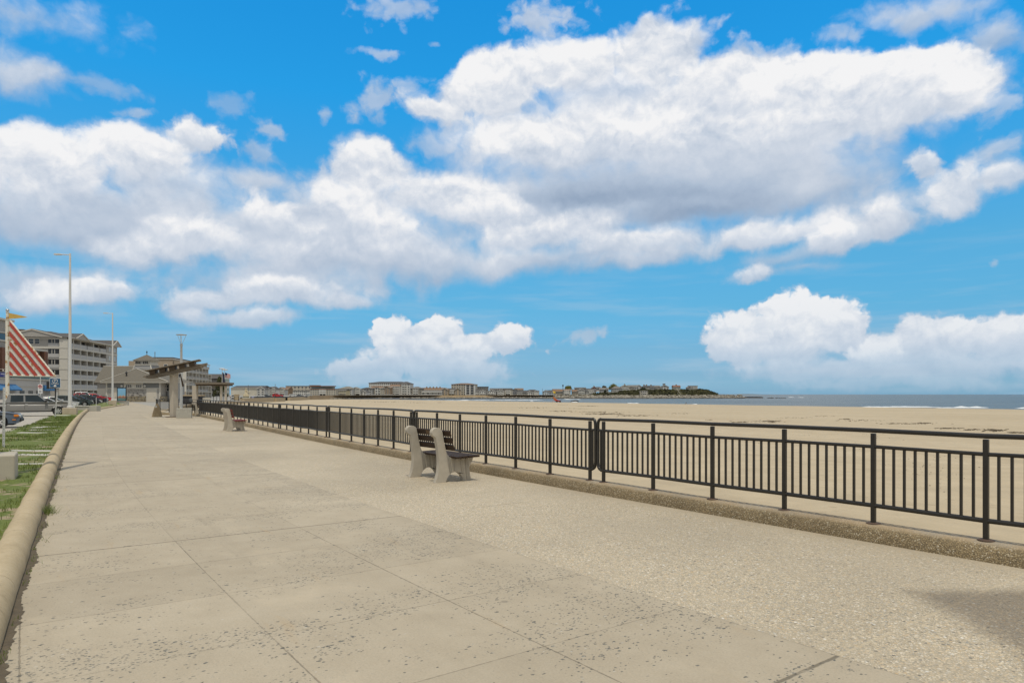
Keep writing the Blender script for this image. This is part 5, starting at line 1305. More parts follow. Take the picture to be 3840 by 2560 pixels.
# ---- bath house with hipped roof and louvred cupola
ZB = 165.0; bh = thing('bath_house', 'low grey bath house with hipped roof, cupola and white doors', 'bath house', (gx(395, ZB), ZB, 0), 0)
sx = lambda px: gx(px, ZB) - gx(395, ZB); sz = lambda py: gz(py, ZB)
WX = sx(603); EZ = sz(1435)
mb = MB(); mb.bx(0, WX, 0, 9, 0, EZ); mb.build('wall', mgside, bh)
mb = MB(); mb.bx(0, WX, -.04, .01, sz(1454), EZ-.05); mb.build('upper_siding', mgside2, bh)
mb = MB(); mb.bx(-.02, WX+.02, -.10, .0, sz(1457.5), sz(1454)); 
for px in (400, 600): mb.bx(sx(px)-.18, sx(px)+.18, -.09, .0, 0, EZ)
mb.bx(sx(465), sx(537), -.08, .0, sz(1454), EZ-.02)
for (a, c) in ((419,441),(551,587)): mb.bx(sx(a)-.12, sx(c)+.12, -.075, .0, 0, sz(1457.5))
mb.build('trim', mtrimw, bh)
mb = MB(); mb.bx(sx(476)+.02, sx(548)-.02, -.13, .0, 0, sz(1485)); 
mstone, nt, b = newmat('fieldstone'); v = nt.vor(nt.new('ShaderNodeTexCoord').outputs['Object'], 3.2); nt.l.new(nt.mix(nt.rng(v.outputs['Distance'], .55, .75), nt.ramp(nt.new('ShaderNodeSeparateColor', i_0=v.outputs['Color']).outputs[0], [(0,(.16,.13,.09)),(.5,(.30,.25,.16)),(1,(.24,.22,.18))]), (.10,.085,.06,1)), b.inputs['Base Color']); b.inputs['Roughness'].default_value = .9
mb.build('stone_base', mstone, bh)
for (a, c) in ((421,440),(553,585)):
    mb = MB(); mb.bx(sx(a), sx(c), -.1, .0, .02, sz(1464) if a > 500 else sz(1460)); dr = mb.build('door', mat('cream_door', (.58,.53,.44), .6, 0, .05), bh)
    mb = MB(); mb.box((sx(c)-.35, -.13, 1.1), (.25,.06,.08)); mb.build('handle', mrim, dr)
for px in (483.5, 521.5): window(bh, sx(px), -.1, sz(1451.5), sx(480)-sx(458.5), sz(1442.5)-sz(1451.5), 3, 2, fr=.1)
for px in (458, 544): mb = MB(); mb.blob((sx(px), -.2, sz(1447)), (.32,.14,.26), 12, 8); mb.build('wall_lamp', mat('lamp_globe', (.6,.58,.52), .4), bh, smooth=True)
mb = MB(); fr_ = random.Random(5)
for k in range(24):
    x = sx(482+fr_.random()*60); z = sz(1460+fr_.random()*22); mb.prism([(x-.13,z),(x-.02,z+.05),(x+.10,z+.015),(x+.15,z+.06),(x+.15,z-.05),(x+.08,z-.01),(x,z-.05)], -.09, -.045, 'y')
mb.build('fish_ornaments', mtrim, bh)
# roofs
rz0 = EZ; pk_ = gz(1382, ZB+5); sd = lambda px, d_: gx(px, ZB+d_) - gx(395, ZB)
mb = MB(); x0, x1 = sx(383), sx(636)
mb.loft([[(x0,-.9,rz0),(x1,-.9,rz0),(x1,10,rz0),(x0,10,rz0)], [(x0,-.9,rz0+.28),(x1,-.9,rz0+.28),(x1,10,rz0+.28),(x0,10,rz0+.28)]]); mb.build('eave_trim', mtrimw, bh)
mb = MB(); b4 = [(x0-.05,-.95,rz0+.26),(x1+.05,-.95,rz0+.26),(x1+.05,13,rz0+.26),(x0-.05,13,rz0+.26)]; xp = sd(511, 5)
mb.add(b4 + [(xp,5.0,pk_),(xp,13,pk_)], [(0,1,4),(1,2,5,4),(2,3,5),(3,0,4,5),(3,2,1,0)]); mb.build('roof', mroofg, bh)
mb = MB(); mb.beam((xp,4.97,pk_+.06),(x0,-.92,rz0+.34),.16,.1); mb.beam((xp,4.97,pk_+.06),(x1,-.92,rz0+.34),.16,.1); mb.build('ridge_trim', mtrimw, bh)
mb = MB(); zr_ = gz(1373, ZB+16); mb.add([(sd(352,9),9,rz0+.2),(sd(634,25),9,rz0+.2),(sd(634,25),25,rz0+.2),(sd(352,25),25,rz0+.2),(sd(388,16),16,zr_),(sd(585,16),16,zr_)], [(0,1,5,4),(1,2,5),(2,3,4,5),(3,0,4),(3,2,1,0)]); mb.build('rear_roof', mroofg, bh)
mb = MB(); mb.bx(sd(360,9), sd(629,25), 9.5, 24, 0, rz0+.19); mb.build('rear_wall', mgside, bh)
mb = MB(); mb.bx(sd(388,16), sd(585,16), 15.9, 16.1, zr_-.04, zr_+.12); mb.build('rear_ridge', mtrimw, bh)
# cupola
cy = 11.0; kz = (ZB+cy-2.2)/ZB
cx0, cx1 = sd(494,8.5), sd(568,8.5); zc0 = gz(1394,ZB+8.5); zc1 = gz(1368,ZB+8.8); zc2 = gz(1352,ZB+8.8); zc3 = gz(1329,ZB+11)
ci = .55; cd = (cx1-cx0)
def ring(i, z): return [(cx0+i,cy-cd/2+i,z),(cx1-i,cy-cd/2+i,z),(cx1-i,cy+cd/2-i,z),(cx0+i,cy+cd/2-i,z)]
mb = MB(); mb.loft([ring(-.15,zc0-1), ring(.0,zc0), ring(ci,zc1)]); cu = mb.build('cupola', mat('cupola_siding', (.27,.27,.265), .8, 0, .06, 1.5, siding=.22), bh)
mb = MB(); mb.loft([ring(ci+.03,zc1), ring(ci+.03,zc2)]); mb.loft([ring(ci-.18,zc1-.06), ring(ci-.18,zc1+.14)])
for k in range(4): a, c = ring(-.02,zc0)[k], ring(ci-.03,zc1)[k]; mb.beam(a, c, .2, .2)
mb.loft([ring(ci-.3,zc2-.12), ring(ci-.3,zc2+.12)]); mb.build('cupola_trim', mtrimw, cu)
mb = MB(); mb.add(ring(ci-.5,zc2+.1) + [((cx0+cx1)/2, cy, zc3)], [(0,1,4),(1,2,4),(2,3,4),(3,0,4),(3,2,1,0)]); mb.build('cupola_roof', mroofg, cu)
for px in (517, 545): fm, pm = window_mesh(1.35, .62, 3, 2, .07); put('cupola_window', fm, cu, (sd(px,8.9), cy-cd/2+ci-.04, zc1+.28))
mb = MB()
for px in (517, 545): mb.bx(sd(px,8.9)-.67, sd(px,8.9)+.67, cy-cd/2+ci-.03, cy-cd/2+ci+.05, zc1+.28, zc1+.90)
mb.build('cupola_pane', mwin, cu)
mb = MB(); xm = (cx0+cx1)/2; mb.lathe([(.05,0),(.05,.35),(.16,.5),(.16,.75),(.05,.9),(.02,1.2)], 10, (xm, cy, zc3-.05)); mb.build('finial', mtrim, cu)
mb = MB(); x = sx(460); mb.lathe([(.16,0),(.16,1.1),(.28,1.15),(.28,1.3),(.12,1.6)], 8, (x, 1.6, rz0+1.2)); mb.build('roof_vent', mtrim, bh)
mb = MB(); mb.lathe([(.16,0),(.40,.0),(.36,.25),(.16,.3)], 10, (x, 1.6, rz0+1.0)); mb.build('vent_collar', mtrimw, bh)
# right hand wing, partly hidden by the shelter
mb = MB(); mb.bx(WX+.3, sx(640), 2.5, 7, 0, EZ-.1); mb.build('wing_wall', mat('wing_siding', (.30,.30,.29), .8, 0, .06, 1.2, siding=.2), bh)
window(bh, sx(612), 2.45, 2.6, .8, 1.6, 1, 2); 
mb = MB(); mb.bx(sx(617)-.1, sx(617)+.1, 2.3, 2.5, 0, EZ-.1); mb.bx(sx(626), sx(634), 1.9, 2.5, 0, 1.9); mb.build('wing_trim', mtrimw, bh)
mb = MB(); mb.bx(sx(604), sx(616), -.5, 1.5, 0, 1.35); mb.build('stone_pier', mstone, bh)

# ---- tan hotel behind the shelter
CZ = 300.0; C0x = gx(697, CZ)
hc = thing('hotel', 'tan and grey hotel with stacked balconies behind the shelter', 'hotel', (C0x, CZ, 0), SANG)
HC = 17.9
# local x runs away along the street, local +y runs inland (left in the photograph)
mb = MB(); mb.bx(0, 50, 1.8, 15.1, 0, HC-1.5); mb.build('wall', mat('brown_grey_wall', (.30,.25,.19), .8, 0, .08, 1, siding=.25), hc)
mb = MB(); mb.bx(-.6, 30, 5.2, 15.2, 11.9, HC-.9); mb.build('upper_wall', mtans, hc)
mb = MB(); mb.bx(-.9, 30.3, 5.0, 15.5, HC-.9, HC-.35); mb.bx(-.65, -.1, 1.4, 15.1, 11.6, 11.9); mb.build('cornice', mtrimw, hc)
mb = MB(); mb.bx(-1.1, 30.4, 4.9, 15.6, HC-.35, HC+.05); mb.build('roof', mroofd, hc)
mb = MB(); mb.bx(1, 24, 15.7, 23.3, 0, 16.3); mb.build('side_wall', mtans, hc)
mb = MB(); mb.bx(-.3, 0, 2.0, 9, 3.0, 11.6); mb.build('grey_front', mat('pale_grey_front', (.40,.39,.36), .8, 0, .05, 1, siding=.2), hc)
mb = MB(); mb.bx(-.5, .1, -.1, 6.5, 0, 3.0); mb.build('tan_base', mtans, hc)
for z in (3.4, 6.3, 9.2):
    for y in (2.9, 6.6): window(hc, -.34, y, z, 1.5, 1.5, 2, 1, rz=R(-90), fr=.12)
for y in (8, 13.0): window(hc, -.64, y, 13.2, 1.3, 1.6, 1, 1, rz=R(-90), fr=.14)
ft = [3.0, 5.9, 8.8, 11.7, 14.4]
for z in ft: mb = MB(); mb.bx(-.3, 50 if z < 14 else 46, -.15, 1.8, z-.18, z+.1); mb.build('balcony_slab', mtrimw, hc)
for bi, x in enumerate((0, 4.6, 12, 19, 24, 31, 38, 43, 50)):
    mb = MB(); mb.bx(x-.28, x+.28, -.2, 1.79, 0, 14.3 if x < 44 else 11.6); mb.build('balcony_post', mtrimw, hc)
for z in ft[:-1]:
    for (a, c) in ((.4,4.3),(5,11.6),(12.4,18.6),(19.4,23.6),(24.4,30.6),(31.4,37.6),(38.4,42.6)):
        mb = MB(); mb.bx(a, c, -.1, -.04, z+.15, z+1.05); mb.build('balcony_rail', mat('thin_rail', (.33,.31,.28), .7), hc)
        mb = MB(); mb.bx(a+.5, a+.5+(c-a)*.4, 1.7, 1.83, z+.12, z+2.3); mb.build('balcony_door', mshade, hc)
mb = MB(); mb.bx(34, 46, .2, .26, 14.5, 15.5); mb.build('roof_rail', mrailp, hc)
mb = MB(); mb.bx(33, 47, -.4, 5, 16.4, 16.6); mb.build('canopy', mtrimw, hc)
mb = MB()
for x in (34, 40, 46): mb.bx(x-.1,x+.1,0,.2,14.5,16.4)
mb.build('canopy_post', mtrimw, hc)
# ---- grey roofed building right of it
GZ = 420.0
gb_ = thing('hotel', 'grey roofed white hotel with a glazed corner tower behind the flags', 'hotel', (gx(768, GZ), GZ, 0), R(21))
sx2 = lambda px: (gx(px, GZ)-gx(768, GZ))*.86; sz2 = lambda py: gz(py, GZ)
mb = MB(); mb.bx(0, sx2(864), 2, 20, 0, sz2(1420)); mb.build('wall', mat('pale_hotel_wall', (.30,.28,.245), .8, 0, .06, .5), gb_)
mb = MB(); mb.prism([(-.5,sz2(1419)),(20.5,sz2(1419)),(15,sz2(1400)),(9,sz2(1400))], -.5, sx2(862), 'x'); mb.build('roof', mroofd, gb_)
mb = MB(); mb.prism([(0,sz2(1446)),(sx2(800),sz2(1446)),(sx2(782),sz2(1428)),(0,sz2(1419))], -3, 2, 'y'); mb.build('gable', mat('cream_gable', (.52,.49,.42), .8), gb_)
mb = MB(); mb.prism([(sx2(780),sz2(1424)),(sx2(830),sz2(1424)),(sx2(840),sz2(1447)),(sx2(800),sz2(1447))], -2.6, 1.9, 'y'); mb.build('lower_roof', mroofd, gb_)
mb = MB(); mb.bx(sx2(850), sx2(865), -.6, 10, 0, sz2(1402)); mb.build('tower', mat('tower_trim', (.38,.385,.375), .7), gb_)
for k in range(5):
    z = 1.2+2.85*k
    for q in range(2): window(gb_, sx2(854+7*q), -.62, z, 1.0, 1.6, 1, 1, fr=.08, pane=mteal)
for k in range(3):
    for q in range(6): window(gb_, sx2(778+11*q), 1.95, 1.0+2.9*k, 1.1, 1.3, 1, 1, fr=.1)
# ---- raised plaza beyond the railing: screened wall, railing, pergola, flags, tree, statue
mtanw = mat('tan_concrete', (.42,.335,.215), .9, 0, .14, 1.2, .3, 20)
ZP = 128.0
sw = thing('screened_wall', 'low raised terrace with black screening and tan coping', 'terrace', (gx(684, ZP), ZP, 0), R(-3))
Wt = gx(753, ZP)-gx(684, ZP)
mb = MB(); mb.bx(0, Wt, 0, 1.6, -.3, gz(1484, ZP)-.02); mb.build('screen', mdark, sw)
mb = MB(); mb.bx(-.2, Wt+.1, -.15, 1.7, gz(1484, ZP)-.02, gz(1481, ZP)+.03); mb.build('coping', mtanw, sw)
mb = MB(); mb.blob((Wt*.52, -.06, .75), (.55,.05,.35), 10, 6); mb.build('emblem', mat('grey_emblem', (.10,.11,.11), .7), sw)
mb = MB(); mb.bx(Wt+.12, Wt+1.5, .6, 1.0, -.3, 1.2); mb.build('pale_wall', mat('pale_terrace_wall', (.46,.44,.38), .9, 0, .08, 1), sw)
RPT = Path(catmull([(gx(752,140),140),(gx(800,157),157),(gx(850,174),174),(gx(908,192),192)], .5))
rr_ = thing('ramp_railing', 'thin black railing along the terrace beside the statue', 'railing', (RPT.p[0].x, RPT.p[0].y, 0), 0)
lo = lambda t, z: tuple(Vector(RPT.off(t, 0, z)) - Vector((RPT.p[0].x, RPT.p[0].y, 0)))
for z in (1.25, .95, .25):
    mb = MB(); mb.tube([lo(RPT.s[-1]*i/30, z) for i in range(31)], .035, 5); mb.build('rail', mblk, rr_)
mb0 = MB(); mb0.bx(-.045,.045,-.045,.045,-.3,1.25); me = mb0.mesh('post', mblk)
for i in range(13): put('post', me, rr_, lo(RPT.s[-1]*i/12, 0))
ZG = 118.0
pg = thing('shelter', 'flat timber roofed shelter on concrete columns near the flagpoles', 'shelter', (gx(735, ZG), ZG, 0), R(4))
q = lambda px: gx(px, ZG)-gx(735, ZG)
mb = MB(); mb.bx(0, q(853), -.6, 3.0, gz(1441, ZG), gz(1433.5, ZG)); mb.build('roof', mtim, pg, bevel=.03)
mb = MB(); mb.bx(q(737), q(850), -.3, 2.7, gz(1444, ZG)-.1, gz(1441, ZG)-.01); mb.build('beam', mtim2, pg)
mb = MB(); mb.bx(q(721), q(737), 0, .7, 0, gz(1444, ZG)-.1); mb.build('column', mconc, pg)
for px in (826, 843): mb = MB(); mb.bx(q(px)-.14, q(px)+.14, 0, .3, 0, gz(1444, ZG)-.12); mb.build('column', mconc, pg)
def flagpole(label, px, Z, top, flag):
    r = thing('flagpole', label, 'flagpole', (gx(px, Z), Z, 0), 0)
    mb = MB(); mb.lathe([(.09,0),(.07,3),(.05,gz(top, Z))], 10); mb.build('pole', mpole, r, smooth=40)
    zt = gz(top, Z); mb = MB(); mb.lathe([(.05,0),(.62,.02),(.66,.12),(.3,.22),(.1,.26)], 16, (0,0,zt)); mb.build('lamp_disc', mat('white_disc', (.6,.6,.58), .5), r, smooth=40); return r
f1 = flagpole('pole with a dark navy flag hanging limp and a disc lamp on top', 833, 150, 1384, 0)
mnavyf = mat('navy_cloth', (.02,.025,.055), .9, 0, .2, 6)
mb = MB(); zt = gz(1395, 150); rows = []
for i in range(9):
    z = zt - i*.36; w_ = .25+.5*(i/8); rows.append([(.07,0,z),(.07+w_*.5,.10*math.sin(i*1.1),z-.1),(.07+w_,.06,z-.2),(.07+w_,.09,z-.2),(.07+w_*.5,.13*math.sin(i*1.1)+.03,z-.1),(.07,.03,z)])
mb.loft(rows); mb.build('flag', mnavyf, f1, smooth=60)
f2 = flagpole('pole with the striped red white and blue national flag flying right', 843, 152, 1388, 0)
mstr, nt, b = newmat('striped_flag'); sp = nt.new('ShaderNodeSeparateXYZ', i_0=nt.new('ShaderNodeUVMap').outputs[0])
stp = nt.math('GREATER_THAN', nt.math('FRACT', nt.math('MULTIPLY', sp.outputs[1], 6.5)), .5)
fc = nt.mix(stp, (.42,.04,.05,1), (.65,.63,.6,1)); can = nt.math('MULTIPLY', nt.math('LESS_THAN', sp.outputs[0], .42), nt.math('GREATER_THAN', sp.outputs[1], .46))
nt.l.new(nt.mix(can, fc, (.02,.03,.12,1)), b.inputs['Base Color']); b.inputs['Roughness'].default_value = .9
mb = MB(); zt = gz(1397, 152); NX, NY = 14, 8; uvl = []
for i in range(NX+1):
    for j in range(NY+1):
        x = .06+1.25*i/NX; mb.v.append((x, .12*math.sin(i*.75), zt-.95+.95*j/NY-.42*(i/NX)**1.2)); uvl.append((i/NX, j/NY))
for i in range(NX):
    for j in range(NY): a = i*(NY+1)+j; mb.f.append((a,a+NY+1,a+NY+2,a+1)); mb.m.append(0)
fo = mb.build('flag', mstr, f2, smooth=60); ul = fo.data.uv_layers.new(name='UVMap')
for l in fo.data.loops: ul.data[l.index].uv = uvl[l.vertex_index]
# ------------------------------------------------------------------ the town across the beach
COAST = [(900,256),(1060,330),(1150,450),(1250,570),(1300,605),(1400,660),(1500,695),(1700,730),(1900,755),(2100,770),(2400,785),(2690,805),(2900,830)]
def coastZ(px):
    for (a, za), (b_, zb_) in zip(COAST, COAST[1:]):
        if px <= b_: return za+(zb_-za)*max(0, (px-a)/(b_-a))
    return COAST[-1][1]
_tm = {}
def tm(c, kind='wall'):
    k = (tuple(c), kind)
    if k not in _tm:
        nm = {'wall': 'painted_wall', 'roof': 'shingle_roof'}[kind]
        _tm[k] = mat('%s_%d' % (nm, len(_tm)), c, .85, 0, .10 if kind == 'wall' else .2, .25 if kind == 'wall' else .6)
    return _tm[k]
WHT=(.56,.55,.51); CRM=(.50,.47,.39); BGE=(.42,.38,.30); GRY=(.33,.325,.305); LGR=(.43,.42,.39); TAN=(.37,.29,.19); BRN=(.25,.17,.10); BLU=(.42,.49,.52); DGR=(.17,.17,.165); RED=(.28,.07,.05)
RD=(.075,.07,.065); RG=(.16,.15,.135); RB=(.185,.115,.07); ROL=(.19,.175,.14); RRB=(.20,.085,.05)
mfar = mat('far_window', (.04,.045,.05), .2, 0, .3, .3); mfrf = mat('far_trim', (.58,.57,.52), .7)
NB = [0]
def tb(label, px0, px1, eave, ridge, roof, wallc, roofc, floors=2, cols=4, Z=None, base=1482.0, bal=0, dep=11, back=12, porch=False, chim=0, cat='house', name=None, group='buildings along the far shore', win=True, zb=None):
    """a building whose front spans px0..px1; eave, ridge and base are its heights in the view, back its set-back behind the sea wall"""
    pc = (px0+px1)/2; Z = Z or coastZ(pc)+back
    W_ = gx(px1, Z)-gx(px0, Z); z0 = landz(Z) if zb is None else zb; ze = gz(eave, Z)-z0; zr = gz(ridge, Z)-z0
    NB[0] += 1; jit = (((NB[0]*37) % 11)-5)*1.1
    root = thing(name or ('house' if cat == 'house' else cat.replace(' ', '_')), label, cat, (gx(pc, Z), Z, z0), R(jit), group)
    h = W_/2; wm = tm(wallc); rm = tm(roofc, 'roof')
    mb = MB(); mb.bx(-h, h, 0, dep, -1.5, ze); 
    if roof == 'gable': mb.prism([(-h,ze-.001),(h,ze-.001),(0,zr-.15)], .0, dep, 'y')
    mb.build('wall', wm, root)
    mb = MB(); o = .5
    if roof == 'gable':
        t = .28
        for sg in (-1, 1): mb.prism([(sg*(h+o), ze-.35), (0, zr), (0, zr+t), (sg*(h+o), ze-.35+t)], -.6, dep+.5, 'y')
    elif roof == 'side': mb.prism([(-.6,ze),(dep+.6,ze),(dep/2,zr)], -h-.4, h+.4, 'x')
    elif roof == 'hip':
        i = min(h*.8, dep*.45); b4 = [(-h-o,-o,ze),(h+o,-o,ze),(h+o,dep+o,ze),(-h-o,dep+o,ze)]
        mb.loft([b4, [(p[0], p[1], ze+.25) for p in b4], [(-h+i,dep/2-.05,zr),(h-i,dep/2-.05,zr),(h-i,dep/2+.05,zr),(-h+i,dep/2+.05,zr)]])
    else: mb.bx(-h-.3, h+.3, -.4, dep+.3, ze, zr if zr > ze+.2 else ze+.4)
    rf = mb.build('roof', rm, root)
    for k in range(chim):
        x = -h*.7+1.4*h*(k+.5)/chim; c_ = MB(); c_.bx(x-.7, x+.7, dep*.4, dep*.4+1.2, zr-1.0, zr+1.1); c_.build('chimney', tm(BRN), rf)
    if roof == 'gable' or roof == 'side':
        c_ = MB()
        if roof == 'gable':
            for sg in (-1, 1): c_.beam((sg*(h+.5), -.66, ze-.22), (0, -.66, zr+.12), .12, .34)
        else: c_.bx(-h-.45, h+.45, -.72, -.55, ze-.05, ze+.22)
        c_.build('fascia', mfrf, rf)
    fh = ze/floors
    if bal:
        for f in range(floors):
            z = f*fh
            c_ = MB(); c_.bx(-h*bal, h*bal, -1.5, -.01, z+fh-.32, z+fh-.05); c_.build('balcony_slab', mfrf, root)
            if f or floors < 3: c_ = MB(); c_.bx(-h*bal, h*bal, -1.5, -1.42, z+.02, z+1.0); c_.build('balcony_rail', mfrf, root)
            n = max(2, int(2*h*bal/4.2))
            for k in range(n):
                c_ = MB(); x = -h*bal+2*h*bal*(k+.5)/n; ww = 2*h*bal/n*.36; c_.bx(x-ww, x+ww, -.06, .01, z+.15, z+fh*.78); c_.build('balcony_door', mfar, root)
            c_ = MB()
            for k in range(n+1): x = -h*bal+2*h*bal*k/n; c_.bx(x-.14, x+.14, -1.5, -1.2, z, z+fh-.33)
            c_.build('balcony_post', mfrf, root)
    if porch:
        c_ = MB(); c_.bx(-h, h, -2.2, -.01, fh*.82, fh*.95); 
        for k in range(6): x = -h+.2+(2*h-.4)*k/5; c_.bx(x-.12, x+.12, -2.2, -2.0, -.5, fh*.82)
        c_.build('porch', mfrf, root)
    if win:
        ww = min(1.7, 2*h/cols*.5); wh = min(1.7, fh*.5); fm, pm = window_mesh(ww, wh, 1, 1, .16, mfrf, mfar)
        for f in range(floors):
            for k in range(cols):
                x = -h+2*h*(k+.5)/cols
                if bal and abs(x) < h*bal+.4: continue
                if porch and f == 0 and k % 2: continue
                w_ = put('window', fm, root, (x, -.02, f*fh+fh*.32)); 
                put('pane', pm, w_)
        if roof == 'gable' and zr-ze > 2.2:
            w_ = put('window', fm, root, (0, -.02, ze+.2)); put('pane', pm, w_)
    return root
T = tb
T('long dark grey roofed hall with blank pale end wall, left of the gabled row',865,980,1454,1445,'side',CRM,RD,2,0,cat='hall',dep=26,back=330,win=False)
T('pale gabled house nearest the long dark roofed hall',963,992,1458,1449,'gable',LGR,RD,3,2,back=300,bal=.0)
T('white house with a dark roof between two pale gables',992,1008,1457,1449.5,'side',WHT,RD,3,3,back=305)
T('white double balconied gable house left of the red van',1007,1034,1459,1450,'gable',WHT,RD,3,3,back=300,bal=.9)
T('white gable house with balconies directly above the red van',1036,1068,1460,1452,'gable',LGR,RB,3,3,back=300,bal=.9)
T('brown roofed house squeezed behind the white balconied gables',1066,1082,1458,1450,'side',BRN,RB,3,2,back=305)
T('long beige flat topped building behind the white motel row',1072,1168,1447.5,1446,'flat',BGE,RG,3,7,back=330,cat='hotel',dep=14)
T('low white motel row with a green sign, below the beige building',1085,1152,1466,1463,'flat',WHT,RG,2,9,back=285,cat='motel')
T('white two storey motel end beside the red brown roofed hotel',1152,1166,1465,1462,'flat',WHT,RG,2,2,back=200,cat='motel')
h_ = T('broad tan hotel with a red brown roof and glazed penthouse',1163,1258,1459,1457,'flat',BGE,RRB,3,11,cat='hotel',back=60,bal=.25)
mb = MB(); Zq = coastZ(1210)+60; k = lambda px: gx(px, Zq)-gx(1210.5, Zq); zz_ = lambda py: gz(py, Zq)-landz(Zq)
mb.bx(k(1165), k(1246), 2, 10, zz_(1457), zz_(1449)); mb.build('penthouse', mteal, h_)
mb = MB(); mb.bx(k(1162), k(1249), .5, 12, zz_(1449), zz_(1446)); mb.build('penthouse_roof', tm(RRB,'roof'), h_)
mb = MB(); mb.bx(k(1150), k(1187), 8, 16, zz_(1445), zz_(1443)); mb.bx(k(1153), k(1184), 9, 15, zz_(1447), zz_(1445)); mb.build('penthouse_top', tm(DGR), h_)
T('pale yellow cottage with white porch right of the red brown roofs',1259,1298,1464,1458,'side',(.50,.43,.26),RD,2,5,back=20,porch=True)
h_ = T('large light grey hotel with olive roof beside a white balconied gable',1268,1320,1458,1448,'hip',LGR,ROL,3,6,cat='hotel',back=34,dep=20)
T('white balconied gable wing at the end of the olive roofed hotel',1314,1351,1458.5,1451.5,'gable',WHT,ROL,3,3,back=22,bal=.95)
T('tiny white gabled cottage in front of the grey hotel',1352,1373,1469,1462,'gable',WHT,RD,2,2,back=8)
T('grey three storey house with dark hipped roof behind the tiny cottage',1353,1394,1458,1452,'hip',GRY,RD,3,4,back=30)
h_ = T('biggest white hotel of the far shore with a long dark roof',1384,1538,1436,1429.5,'hip',WHT,RD,6,20,cat='hotel',back=70,dep=24)
T('white balconied corner tower of the biggest far hotel',1496,1538,1439,1430,'hip',WHT,RD,5,4,cat='hotel',back=30,dep=18,bal=.42)
T('grey beige apartment block with brown roof below the biggest hotel',1392,1442,1455,1447,'side',BGE,RB,3,8,cat='apartment block',back=24,bal=.4)
T('white stair tower between two beige apartment fronts',1406,1417,1453,1451.5,'flat',WHT,RG,3,1,cat='tower',back=20)
T('red brick gable fronted apartment house with dark balconies',1434,1464,1453,1446,'gable',BRN,RB,4,3,back=14,bal=.0)
T('beige balconied block with three small gables beside the brick gable',1463,1499,1449,1441,'side',CRM,RB,4,4,cat='apartment block',back=20,bal=.95)
T('grey brown block with dark overhanging roof right of the biggest hotel',1537,1582,1457,1449,'hip',(.25,.225,.18),RG,3,4,cat='apartment block',back=24,bal=.45)
T('long row of brown roofed townhouses with many chimneys',1578,1668,1462,1453,'side',TAN,RB,3,12,back=60,chim=5,cat='townhouses',name='townhouse_row')
T('low white restaurant with a verandah in front of the brown roofed row',1582,1657,1469,1463.5,'side',WHT,RG,1,8,back=10,cat='restaurant',porch=True)
T('left one of a pair of tan gable fronted houses',1656,1679,1461,1454.5,'gable',TAN,RB,3,2,back=14)
T('dark roofed house with white balconies between the two tan gables',1678,1706,1462,1455,'side',GRY,RD,3,4,back=20,bal=.8)
T('right one of a pair of tan gable fronted houses, against the beige hotel',1705,1729,1461,1454.5,'gable',TAN,RB,3,2,back=14)
h_ = T('beige five storey hotel with a flat brown hipped roof',1692,1783,1441,1435.5,'hip',BGE,RB,5,10,cat='hotel',back=44,dep=22)
h_ = T('white five storey hotel front with two columns of dark balconies',1744,1782,1441.5,1437,'hip',WHT,RB,5,2,cat='hotel',back=30,dep=12,win=False)
Zq = coastZ(1763)+30; k = lambda px: gx(px, Zq)-gx(1763, Zq); zz_ = lambda py: gz(py, Zq)-landz(Zq)
for r_ in range(4):
    for (a, c) in ((1749,1760),(1764.5,1776)):
        y0 = 1448+9.1*r_; mb = MB(); mb.bx(k(a), k(c), -.1, .05, zz_(y0+2.5), zz_(y0-4.5)); mb.build('balcony_opening', mfar, h_)
        mb = MB(); mb.bx(k(a), k(c), -.25, -.11, zz_(y0+2.6), zz_(y0+.6)); mb.build('balcony_rail', tm(DGR), h_)
T('dark grey flat roofed hotel right of the white five storey front',1783,1832,1451,1449,'flat',(.13,.125,.12),RD,4,5,cat='hotel',back=60)
T('white cottage row with small dormers below the dark grey hotel',1783,1802,1467,1459,'side',WHT,RD,2,4,back=14,porch=True)
T('white victorian house with a steep front gable, left of its twin',1798,1822,1468,1462,'gable',WHT,RD,2,3,back=10,porch=True)
T('white victorian house with the taller steep gable and long porch',1828,1858,1468,1459.5,'gable',WHT,RD,2,4,back=10,porch=True)
T('long white row under a flat white topped roof behind the victorians',1836,1920,1459,1455,'side',LGR,RD,3,14,back=50,cat='hotel')
T('grey gabled inn with a dark balcony left of the beige flats',1864,1890,1468,1461.5,'gable',LGR,RD,2,4,back=12,bal=.9)
T('beige three storey flats just left of the dark glass front',1888,1922,1461,1458,'flat',CRM,RG,3,6,back=16,cat='flats',bal=.5)
h_ = T('dark glass fronted entrance block framed in white',1922,1939,1460,1458,'flat',(.045,.055,.075),RG,3,3,back=14,cat='building')
T('brown peaked townhouse roofs right of the dark glass front',1932,1963,1461,1455,'side',TAN,RB,3,5,back=44,chim=0,cat='townhouses',name='townhouse_row')
T('dark shingled cottage with a white porch beside the glass front',1940,1960,1471,1464,'side',GRY,RD,2,4,back=10,porch=True)
T('white cottage with a broad low gable and three windows',1975,1997,1472,1466,'gable',WHT,RD,2,3,back=10)
T('dark roofed lodge behind the low gabled white cottage',1974,2022,1466,1460,'hip',GRY,RD,2,6,back=34)
T('dark gabled cottage with white trim right of the white cottage',2001,2022,1470,1463,'gable',GRY,RD,2,3,back=10,bal=.8)
T('small grey bungalow left of the low gabled white cottage',1962,1976,1469,1463,'side',LGR,RD,2,2,back=20)
T('pale blue house with a broad gable behind the beach buggy',2035,2058,1468,1462,'gable',BLU,RD,2,3,back=14)
T('pale blue house with a lower gable beside the broad one',2054,2074,1469,1462,'side',BLU,RD,2,3,back=18)
T('olive beige townhouses behind the yellow flag',2074,2110,1468,1458,'side',BGE,RB,3,6,back=30,cat='townhouses',name='townhouse_row')
